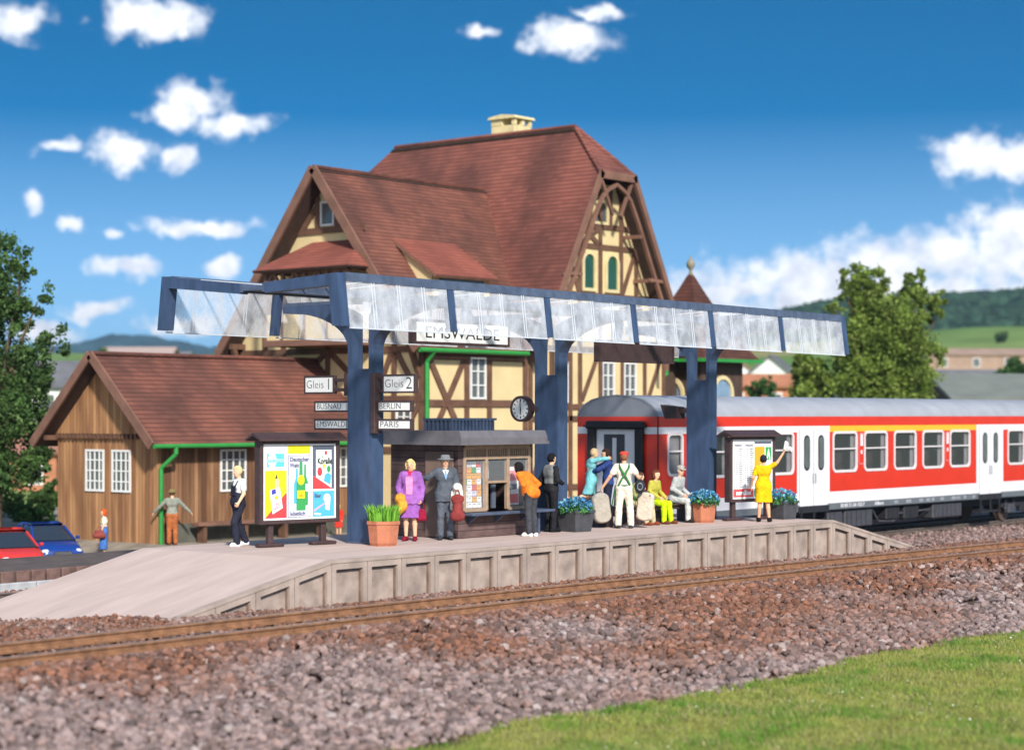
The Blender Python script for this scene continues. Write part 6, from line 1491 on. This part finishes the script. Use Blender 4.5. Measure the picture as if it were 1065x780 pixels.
def seated(dx=0., tilt=0.):
    return pose(pelvis=(0, 0, .58), neck=(0, .04 + tilt, 1.1), head=(dx, .08 + tilt, 1.26), shR=(.175, .03 + tilt, 1.05), shL=(-.175, .03 + tilt, 1.05), elR=(.24, .08, .82), wrR=(.15, .32, .68), elL=(-.24, .08, .82), wrL=(-.15, .32, .68), hipR=(.09, .03, .56), hipL=(-.09, .03, .56), knR=(.12, .46, .52), knL=(-.12, .46, .52), anR=(.13, .46, .085), anL=(-.13, .5, .085), toeR=(.15, .62, .035), toeL=(-.15, .66, .035))
J = seated(0, .1); J['fwd'] = v3(.35, .94, 0)
person('old man in pale grey suit and flat cap sitting on the bench', 40.05, 27.95, 1., (.1, -1), 1.76, J, skin=(226, 178, 150), hair=((170, 168, 160), 'short'),
    wear=[('jacket', 'pale_grey_suit', (176, 178, 176), dict(infl=.02)), ('trousers', 'pale_grey_trousers', (190, 192, 188)), ('hat', 'tweed_cap', (168, 164, 156), dict(brim=0)), ('shoes', 'brown_black_shoes', (48, 40, 38))], curl=(.8, .8))
person('person in yellow top and neon green trousers sitting on the bench', 39.12, 27.97, 1., (.05, -1), 1.66, seated(0, .06), hair=((110, 62, 44), 'bob'),
    wear=[('sweater', 'yellow_knit', (184, 176, 74), dict(infl=.016)), ('trousers', 'neon_green_trousers', (196, 228, 24)), ('shoes', 'brown_shoes', (110, 62, 44))])
person('person in tan trousers and olive jacket sitting behind the porter', 38.42, 27.97, 1., (.05, -1), 1.6, seated(0, .1), hair=((90, 62, 44), 'short'),
    wear=[('jacket', 'olive_jacket', (150, 148, 96), dict(infl=.018)), ('trousers', 'tan_trousers', (196, 180, 140)), ('shoes', 'rust_shoes', (134, 66, 44))])
person('woman in yellow dress waving a white handkerchief at the coach', 41.4, 26.22, 1., dirn(-.12, 1), 1.64,
    pose(elR=(.36, .04, 1.57), wrR=(.52, .08, 1.82), shR=(.175, 0, 1.455), elL=(-.27, -.04, 1.17), wrL=(-.32, .1, .95), anR=(.15, -.04, .1), toeR=(.19, .1, .03), knR=(.11, .02, .5), anL=(-.12, .02, .1), toeL=(-.15, .16, .03)), skin=(222, 168, 130), hair=((40, 42, 52), 'short'),
    wear=[('dress', 'yellow_cotton', (238, 186, 20), dict(infl=.014, sleeve='short', hem=.52, skirt=1., flare=.115)), ('shoes', 'black_shoes', (26, 26, 28))], curl=(1.5, .9))
person('man in grey shirt and orange trousers seen from behind at the green downpipe', 41.4, 48.3, -.5, dirn(.25, 1), 1.76,
    pose(elR=(.36, -.05, 1.24), wrR=(.56, -.02, 1.05), elL=(-.38, .06, 1.22), wrL=(-.55, .16, 1.04)), hair=((120, 90, 60), 'short'),
    wear=[('shirt', 'grey_shirt', (138, 140, 128), dict(infl=.016)), ('trousers', 'orange_trousers', (168, 98, 58), dict(infl=.018)), ('hat', 'olive_hat', (128, 116, 76)), ('shoes', 'brown_shoes', (110, 62, 44))])
person('red haired woman in white blouse and blue skirt beside the parked cars', 39.92, 49.85, -.88, dirn(1, -.15), 1.52,
    pose(elR=(.23, .0, 1.16), wrR=(.22, .14, .96), elL=(-.23, .0, 1.16), wrL=(-.22, .12, .93)), hair=((206, 84, 34), 'curly'),
    wear=[('blouse', 'cream_blouse', (240, 234, 206), dict(infl=.014, sleeve='short')), ('skirt', 'blue_skirt', (70, 110, 176), dict(hem=.3, skirt=1.35, flare=.14, top=1.15)), ('shoes', 'brown_shoes', (110, 62, 44))])
person('blond child in red clothes by the shed bench behind the advertising board', 48.15, 47.55, -.5, dirn(.3, -1), 1.06, pose(), hair=((230, 196, 130), 'short'),
    wear=[('dress', 'red_cotton', (214, 58, 44), dict(infl=.016, hem=.5, skirt=1., flare=.13)), ('shoes', 'brown_shoes', (110, 62, 44))])

# things the people carry ----------------------------------------------------------
def soft(name, label, cat, x, y, z, rz, prims, m, cell=.018, rough=.004, cuts=(), group=None):
    lo, hi = bounds(prims, .02); V, Fq = surfnet(field(prims, 0, cuts, rough), lo, hi, cell)
    o = npmesh(name, V, Fq, m, smooth=True); o.location = (x, y, z); o.rotation_euler = (0, 0, rz); return tag(o, label, cat, group)
def along(px_l, px_a): return IL * px_l + AW * px_a
wv = np.array((30.48, 28.0)); mv_ = np.array((31.2, 27.66))
p = wv + along(.2, -.2); soft('fur_stole', 'orange yellow fluffy bundle held by the purple dressed woman', 'bundle', p[0], p[1], 1.78, 0, [('e', v3(0, 0, .1), v3(.12, .11, .13), .05), ('e', v3(.03, -.03, -.04), v3(.11, .1, .13), .05), ('e', v3(-.02, .02, -.14), v3(.09, .09, .08), .05)], cloth('orange_fur', (232, 160, 60), .3), rough=.012)
p = wv + along(-.24, -.08); t = thing('handbag', 'small burgundy handbag in the hand of the purple dressed woman', 'handbag', (p[0], p[1], 1.56), PHI - R(90))
V, Fq = surfnet(field([('e', v3(0, 0, 0), v3(.1, .05, .12), .05), ('c', v3(-.06, 0, -.09), v3(.06, 0, -.09), .05, .05, .05)]), v3(-.2, -.15, -.22), v3(.2, .15, .2), .014); npmesh('bag', V, Fq, cloth('burgundy_leather', (140, 26, 54)), t, smooth=True)
b = MB(); b.tube([(.06 * math.cos(a), 0, .1 + .17 * math.sin(a)) for a in [math.pi * i / 8 for i in range(9)]], .009, cloth('burgundy_leather', (140, 26, 54)), 6); b.build('handle', t)
p = mv_ + along(-.27, -.22); soft('folded_coat', 'white coat draped over the arm of the man in the grey suit', 'coat', p[0], p[1], 1.0, PHI - R(90), [('c', v3(-.02, .1, 1.12), v3(-.02, -.1, 1.12), .08, .07, .05), ('c', v3(0, 0, 1.1), v3(.03, 0, .82), .1, .1, .06), ('c', v3(-.1, .03, 1.0), v3(-.1, .03, .68), .05, .06, .06)], cloth('white_coat', (232, 230, 218)))
p = mv_ + along(-.27, -.36); t = thing('travel_bag', 'burgundy travel bag hanging below the white coat of the suited man', 'bag', (p[0], p[1], 1.68), PHI - R(90))
V, Fq = surfnet(field([('c', v3(-.07, 0, .2), v3(.07, 0, .2), .07, .07, .06), ('c', v3(-.075, 0, -.16), v3(.075, 0, -.16), .085, .085, .06), ('c', v3(0, 0, .2), v3(0, 0, -.16), .1, .11, .06)]), v3(-.25, -.2, -.35), v3(.25, .2, .38), .016); npmesh('bag', V, Fq, cloth('oxblood_leather', (138, 60, 58)), t, smooth=True)
b = MB(); b.tube([(.05 * math.cos(a), 0, .26 + .13 * math.sin(a)) for a in [math.pi * i / 8 for i in range(9)]], .01, cloth('oxblood_leather', (138, 60, 58)), 6); b.build('handle', t)
def suitcase(label, x, y, z, rz, w_, h_, d_, col, tilt=0., round_=.1):
    t = thing('suitcase', label, 'suitcase', (x, y, z), rz); t.rotation_euler = (0, tilt, rz); m = cloth('suitcase_%d' % col[0], col, .12)
    q = d_ / 2; c = [('c', v3(-w_ / 2 + round_, 0, s * (h_ / 2 - round_)), v3(w_ / 2 - round_, 0, s * (h_ / 2 - round_)), round_, round_, .02) for s in (-1, 1)] + [('c', v3(s * (w_ / 2 - round_), 0, -h_ / 2 + round_), v3(s * (w_ / 2 - round_), 0, h_ / 2 - round_), round_, round_, .02) for s in (-1, 1)] + [('c', v3(0, 0, -h_ / 4), v3(0, 0, h_ / 4), w_ / 2 - .02, w_ / 2 - .02, .05)]
    V, Fq = surfnet(field(c, 0, [((0, 1, 0), q), ((0, -1, 0), q)]), v3(-w_, -q - .05, -h_ / 2 - .08), v3(w_, q + .05, h_ / 2 + .08), .018); npmesh('case', V, Fq, m, t, smooth=True)
    b = MB(); b.tube([(-.07, 0, h_ / 2 - .01), (-.065, 0, h_ / 2 + .05), (.065, 0, h_ / 2 + .05), (.07, 0, h_ / 2 - .01)], .014, M_slate, 6); b.build('handle', t)
    b = MB()
    for s in (-1, 1): b.box(s * w_ * .28 - .025, s * w_ * .28 + .025, -q - .006, q + .006, h_ / 2 - .06, h_ / 2 - .02, M_steel)
    b.build('clasp', t); return t
pv = np.array((37.05, 27.28))
p = pv + along(.53, .04); suitcase('rounded grey suitcase in the left hand of the porter', p[0], p[1], 1.47, PHI - R(90) + .25, .42, .66, .2, (170, 162, 150), R(-8), .14)
p = pv + along(-.5, .1); suitcase('upright beige suitcase in the right hand of the porter', p[0], p[1], 1.5, PHI - R(90) - .3, .4, .62, .18, (208, 190, 172), R(5), .07)
p = pv + along(-.36, -.12); t = thing('shoulder_bag', 'round black shoulder bag hanging at the right side of the porter', 'bag', (p[0], p[1], 1.98), PHI - R(90))
V, Fq = surfnet(field([('e', v3(0, 0, 0), v3(.13, .07, .17), .03)], .0, (), .004), v3(-.25, -.2, -.3), v3(.25, .2, .3), .015); npmesh('bag', V, Fq, cloth('black_bag', (46, 50, 58)), t, smooth=True)
b = MB(); b.tube([(.02, 0, .15), (.06, .05, .25), (.09, .12, .3)], .012, M_slate, 6); b.tube([(.06 * math.cos(a), -.072, .08 * math.sin(a)) for a in [math.pi * i / 6 for i in range(13)]], .008, M_steel, 5); b.build('strap', t)
yv = np.array((41.4, 26.22)); p = yv + along(-.56, .1); soft('handkerchief', 'white handkerchief waved by the woman in the yellow dress', 'handkerchief', p[0], p[1], 2.83, PHI - R(90), [('c', v3(-.03, 0, -.05), v3(.02, 0, .1), .03, .05, .03), ('c', v3(0, 0, 0), v3(.14, .02, -.03), .03, .04, .03), ('c', v3(.02, 0, .08), v3(.0, .0, .16), .04, .012, .03), ('c', v3(.1, .0, 0), v3(.15, 0, -.1), .03, .012, .03)], cloth('white_linen', (246, 246, 244), .04), cell=.012)
rv = np.array((39.92, 49.85)); p = rv + along(.1, -.26); t = thing('handbag', 'brown red handbag carried by the red haired woman', 'handbag', (p[0], p[1], -.12), PHI - R(90))
V, Fq = surfnet(field([('c', v3(-.12, 0, -.06), v3(.12, 0, -.06), .09, .09, .05), ('c', v3(-.08, 0, .06), v3(.08, 0, .06), .06, .06, .05)]), v3(-.35, -.2, -.25), v3(.35, .2, .25), .018); npmesh('bag', V, Fq, cloth('brown_red_leather', (134, 66, 60)), t, smooth=True)
b = MB(); b.tube([(.07 * math.cos(a), 0, .1 + .14 * math.sin(a)) for a in [math.pi * i / 8 for i in range(9)]], .01, cloth('brown_red_leather', (134, 66, 60)), 6); b.build('handle', t)
# ------------------------------------------------------------------ trees and shrubs
M_bark = mat('bark', (.11, .075, .05), .95, var=.35, scale=6, bump=.6, bscale=20)
def tree(name, label, px, u, blobs, cols, n, leaf, zb=None, group=None, trunk_r=.28, limbs=True, cat='tree'):
    """blobs: (picture x, picture y, picture radius) as measured; turned into metres at the tree's own distance, then given depth"""
    s = 2050. / u; bx, by_ = vp(px, u); z0 = zb if zb is not None else float(far_z(np.array([float(u)]), np.array([(px - 532.5) / s]))[0])
    t = thing(name, label, cat, (bx, by_, z0), PHI - R(90), group)
    B = [((q[0] - px) / s, ((431 - q[1]) / s + ZC) - z0, q[2] / s) for q in blobs]
    C_, Rr = [], []
    for (x, z, r) in B:
        for k in range(3 if r * s > 18 else 2):
            C_.append((x + rng.normal(0, .12) * r, rng.uniform(-1.1, 1.1) * r * (1 if k else .2), z + rng.normal(0, .1) * r)); Rr.append(r * (1 if k == 0 else rng.uniform(.6, .85)))
    C_, Rr = np.array(C_), np.array(Rr)
    w_ = Rr ** 2; nc = max(30, int(n / 55)); ci = rng.choice(len(C_), nc, p=w_ / w_.sum())
    d = rng.normal(size=(nc, 3)); d /= np.linalg.norm(d, axis=1)[:, None]
    cc = C_[ci] + d * (Rr[ci] * rng.uniform(.45, 1.0, nc) ** .6)[:, None]; cs = Rr[ci] * rng.uniform(.16, .34, nc); ct = rng.uniform(.55, 1.35, nc)
    li = rng.integers(0, nc, n); P = cc[li] + rng.normal(0, .55, (n, 3)) * cs[li][:, None]
    Rm = rand_rot(n); q = np.array([(-1, -.55, 0), (.2, -.75, .15), (1, .3, 0), (-.3, .7, .1)]) * .5
    V = P[:, None, :] + np.einsum('nij,kj->nki', Rm, q) * (leaf * rng.uniform(.6, 1.4, n))[:, None, None]
    cm = np.array(cols); mixv = rng.random((nc, 1)); ccol = cm[0] * (1 - mixv) + cm[1] * mixv
    c = ccol[li] * ct[li][:, None] * rng.uniform(.8, 1.2, (n, 1)); hl = rng.random(n) < .08; c[hl] = cm[2]
    npmesh('crown', V.reshape(-1, 3), np.arange(n * 4).reshape(-1, 4), M_leaf, t, cols=np.repeat(np.clip(c, 0, 1), 4, 0))
    if limbs:
        b = MB(); H = max(b_[1] for b_ in B); top = (0, 0, H * .45); b.tube([(0, 0, -.3), (.05, .03, H * .2), (-.04, 0, H * .38), top], [trunk_r, trunk_r * .8, trunk_r * .65, trunk_r * .5], M_bark, 9)
        for k in rng.choice(len(C_), min(16, len(C_)), replace=False):
            p = C_[k]; z_s = rng.uniform(.25, .45) * H; m_ = (p[0] * .45, p[1] * .45, z_s + (p[2] - z_s) * .55 + .15)
            b.tube([(0, 0, z_s), m_, tuple(p)], [trunk_r * .42, trunk_r * .28, trunk_r * .1], M_bark, 6)
        b.build('trunk', t)
    return t
DK = [(.06, .125, .035), (.115, .2, .055), (.2, .3, .1)]; OL = [(.15, .225, .04), (.27, .36, .07), (.4, .46, .14)]; MD = [(.05, .12, .03), (.09, .19, .05), (.17, .28, .08)]
tree('tree', 'large dark green tree at the left edge behind the wooden shed', -6, 70, [(0, 272, 28), (26, 276, 17), (-10, 312, 38), (38, 312, 17), (18, 332, 20), (50, 362, 19), (14, 384, 32), (36, 402, 24), (10, 432, 38), (40, 442, 22), (4, 482, 34), (40, 482, 20), (-44, 352, 58), (-56, 282, 40), (-44, 432, 50)], DK, 46000, .13, zb=-1.2)
tree('tree', 'tall olive green tree with upright lobes behind the right canopy end', 918, 110, [(888, 288, 15), (905, 293, 16), (953, 292, 11), (974, 313, 10), (866, 320, 12), (940, 313, 16), (905, 322, 27), (919, 345, 36), (942, 355, 29), (892, 368, 28), (984, 368, 8), (968, 368, 15), (919, 388, 36), (952, 390, 24), (880, 400, 22), (920, 420, 34), (880, 302, 12), (896, 306, 14), (947, 302, 12), (957, 308, 11), (964, 322, 13), (972, 330, 9)], OL, 60000, .17)
tree('tree', 'small olive green tree below the right canopy end', 846, 112, [(844, 388, 19), (836, 378, 13), (855, 402, 17), (842, 412, 20)], OL, 9000, .2, trunk_r=.16)
tree('shrub', 'dark green bush in front of the orange brick house', 792, 140, [(786, 406, 9), (797, 402, 10), (792, 415, 13)], MD, 3500, .2, limbs=False, cat='bush')
tree('shrub', 'round green bush at the right edge above the warehouse roof', 1052, 200, [(1045, 391, 11), (1056, 386, 13), (1064, 394, 12)], MD, 4500, .3, limbs=False, cat='bush')
tree('tree', 'lone round tree on the green hillside', 1042, 600, [(1042, 350, 6.5), (1040, 352, 5)], DK, 2500, .7, trunk_r=.3)
tree('shrub', 'bright green bush behind the blue car', 28, 76, [(20, 534, 12), (34, 536, 13), (48, 540, 10)], MD, 4000, .14, zb=-1.2, limbs=False, cat='bush')
tree('shrub', 'dark green bush between the left tree and the shed', 42, 80, [(12, 522, 17), (46, 520, 15), (56, 505, 10)], DK, 4500, .14, zb=-1.2, limbs=False, cat='bush')
tree('tree', 'dark green tree behind the slate roofed house on the left', 70, 200, [(62, 418, 12), (72, 406, 9), (78, 425, 14), (60, 438, 16)], DK, 5000, .3)
tree('tree', 'low dark tree at the far right of the farm building', 196, 345, [(190, 373, 6), (198, 371, 5)], DK, 1500, .5, trunk_r=.2)
tree('tree', 'small dark tree left of the farm building', 108, 325, [(108, 368, 5), (112, 372, 5)], DK, 1500, .5, trunk_r=.2)

# wood on the hillside: one mass of far crowns
nw = 5200; U = rng.uniform(845, 1190, nw); V_ = rng.uniform(60, 480, nw)
prof = 10 + np.interp(V_, [60, 110, 150, 180, 245, 304, 420, 560], [0, 22, 48, 55, 59, 65, 69, 45]) + 5 * (vnoise(V_ / 40., V_ * 0, 4) - .5)
tt = (U - 840) / 660.; Zh = 10 + (prof - 10) * np.sin(np.clip(tt, 0, 1) * math.pi) ** .7
cw = np.array([.022, .052, .028])[None] * rng.uniform(.55, 1.6, (nw, 1)); tag(stones('forest', np.stack([U * CS + V_ * SN, U * SN - V_ * CS, Zh + 1.], -1), rng.uniform(2.8, 5.2, nw), cw, M_stone), 'dense dark wood covering the hill on the right', 'forest', kind='stuff')

# ------------------------------------------------------------------ parked cars
M_tyre = mat('tyre_rubber', (.02, .02, .02), .85, var=.1); M_rim = mat('alloy_rim', (.5, .5, .52), .3, metal=.7, var=.05); M_cg = mat('car_glass', (.03, .035, .045), .06, var=0, spec=.8); M_lampg = mat('headlamp_glass', (.75, .78, .8), .1, var=0, spec=.8)
def loft(b, st, m, smooth=True):
    """st: (x, half width, z low, z high, top half width)"""
    rings = []
    for (x, hw_, zl, zh, tw_) in st:
        zm = zl + (zh - zl) * .55
        rings.append([(x, -hw_ * .93, zl), (x, -hw_, zl + .1), (x, -hw_, zm), (x, -tw_, zh - .02), (x, -tw_ * .75, zh), (x, tw_ * .75, zh), (x, tw_, zh - .02), (x, hw_, zm), (x, hw_, zl + .1), (x, hw_ * .93, zl)])
    n = 10; V = [p for r in rings for p in r]
    F_ = [(i * n + k, i * n + (k + 1) % n, (i + 1) * n + (k + 1) % n, (i + 1) * n + k) for i in range(len(rings) - 1) for k in range(n)] + [list(range(n))[::-1], [(len(rings) - 1) * n + k for k in range(n)]]
    b.add(V, F_, m, smooth)
def car(label, x, y, z, head, paint):
    t = thing('parked_car', label, 'car', (x, y, z), math.atan2(head[1], head[0]), 'cars parked beside the shed'); t.scale = (.85, .85, .85)
    b = MB(); loft(b, [(-2.12, .68, .4, .72, .6), (-2.05, .8, .27, .86, .7), (-1.5, .87, .22, .92, .78), (-.4, .88, .2, .93, .8), (.75, .88, .2, .93, .8), (1.3, .87, .22, .9, .76), (1.85, .83, .24, .8, .68), (2.1, .74, .3, .66, .6), (2.16, .64, .36, .58, .52)], paint); b.build('body', t)
    b = MB(); loft(b, [(-1.85, .7, .85, .95, .66), (-1.15, .78, .85, 1.4, .56), (-.2, .8, .85, 1.45, .58), (.35, .8, .85, 1.4, .57), (1.18, .76, .84, .93, .7)], M_cg, False); cb_ = b.build('cabin_glass', t)
    b = MB(); loft(b, [(-1.1, .54, 1.385, 1.425, .5), (-.2, .575, 1.43, 1.475, .54), (.32, .56, 1.385, 1.425, .52)], paint); b.build('roof', t)
    b = MB()
    for s in (-1, 1):
        for (p, q) in (((1.15, s * .75, .93), (.36, s * .585, 1.4)), ((-.25, s * .815, .92), (-.2, s * .6, 1.44)), ((-1.8, s * .69, .95), (-1.12, s * .575, 1.4))): b.bar(p, q, .07, .05, paint)
    b.build('pillars', cb_)
    for sx in (-1.32, 1.32):
        for s in (-1, 1):
            b = MB(); b.cyl((sx, s * .7, .3), (sx, s * .89, .3), .31, .31, M_tyre, 20); w_ = b.build('wheel', t); b = MB(); b.cyl((sx, s * .88, .3), (sx, s * .905, .3), .2, .18, M_rim, 14); b.build('rim', w_)
    for s in (-1, 1):
        b = MB(); b.ball((2.0, s * .56, .6), .14, .17, .085, M_lampg, 7); b.build('headlight', t)
        b = MB(); b.box(.85, 1.0, s * .86, s * 1.0, .95, 1.06, paint, bev=.03); b.build('wing_mirror', t)
    b = MB(); b.box(2.1, 2.19, -.32, .32, .44, .6, M_ink, bev=.02)
    for i in range(3): b.box(2.188, 2.194, -.3, .3, .465 + i * .045, .48 + i * .045, M_rim)
    b.build('grille', t); b = MB(); b.box(2.195, 2.2, -.24, .24, .33, .42, M_white); b.box(2.12, 2.196, -.26, .26, .32, .43, M_ink); b.build('number_plate', t)
    return t
car('dark blue car parked facing the platform in front of the bushes', 37.2, 49.3, -.92, tuple(-IL * .5 - AW * .85), mat('blue_car_paint', (.012, .045, .24), .25, var=.04, spec=.7))
car('bright red car cut by the left picture edge in front of the blue car', 34.5, 47.5, -.92, tuple(-IL * .5 - AW * .85), mat('red_car_paint', (.62, .04, .03), .25, var=.04, spec=.7))

# ------------------------------------------------------------------ air
hz = MB(); hz.box(-400, 9000, -9000, 9000, -12, 175, M_white)
for i in range(len(hz.v)): pass
hm = bpy.data.materials.new('haze'); hm.use_nodes = True; hn = hm.node_tree
for n_ in list(hn.nodes):
    if n_.bl_idname == 'ShaderNodeBsdfPrincipled': hn.nodes.remove(n_)
pvn = hn.nodes.new('ShaderNodeVolumePrincipled'); pvn.inputs['Color'].default_value = (.62, .78, .95, 1); pvn.inputs['Density'].default_value = .00016; pvn.inputs['Anisotropy'].default_value = .3
hn.links.new(pvn.outputs[0], hn.nodes['Material Output'].inputs['Volume'])
hz.mats = [hm]; ho = hz.build('haze'); tag(ho, kind='stuff', label='thin blue haze over the distant hills', cat='haze')
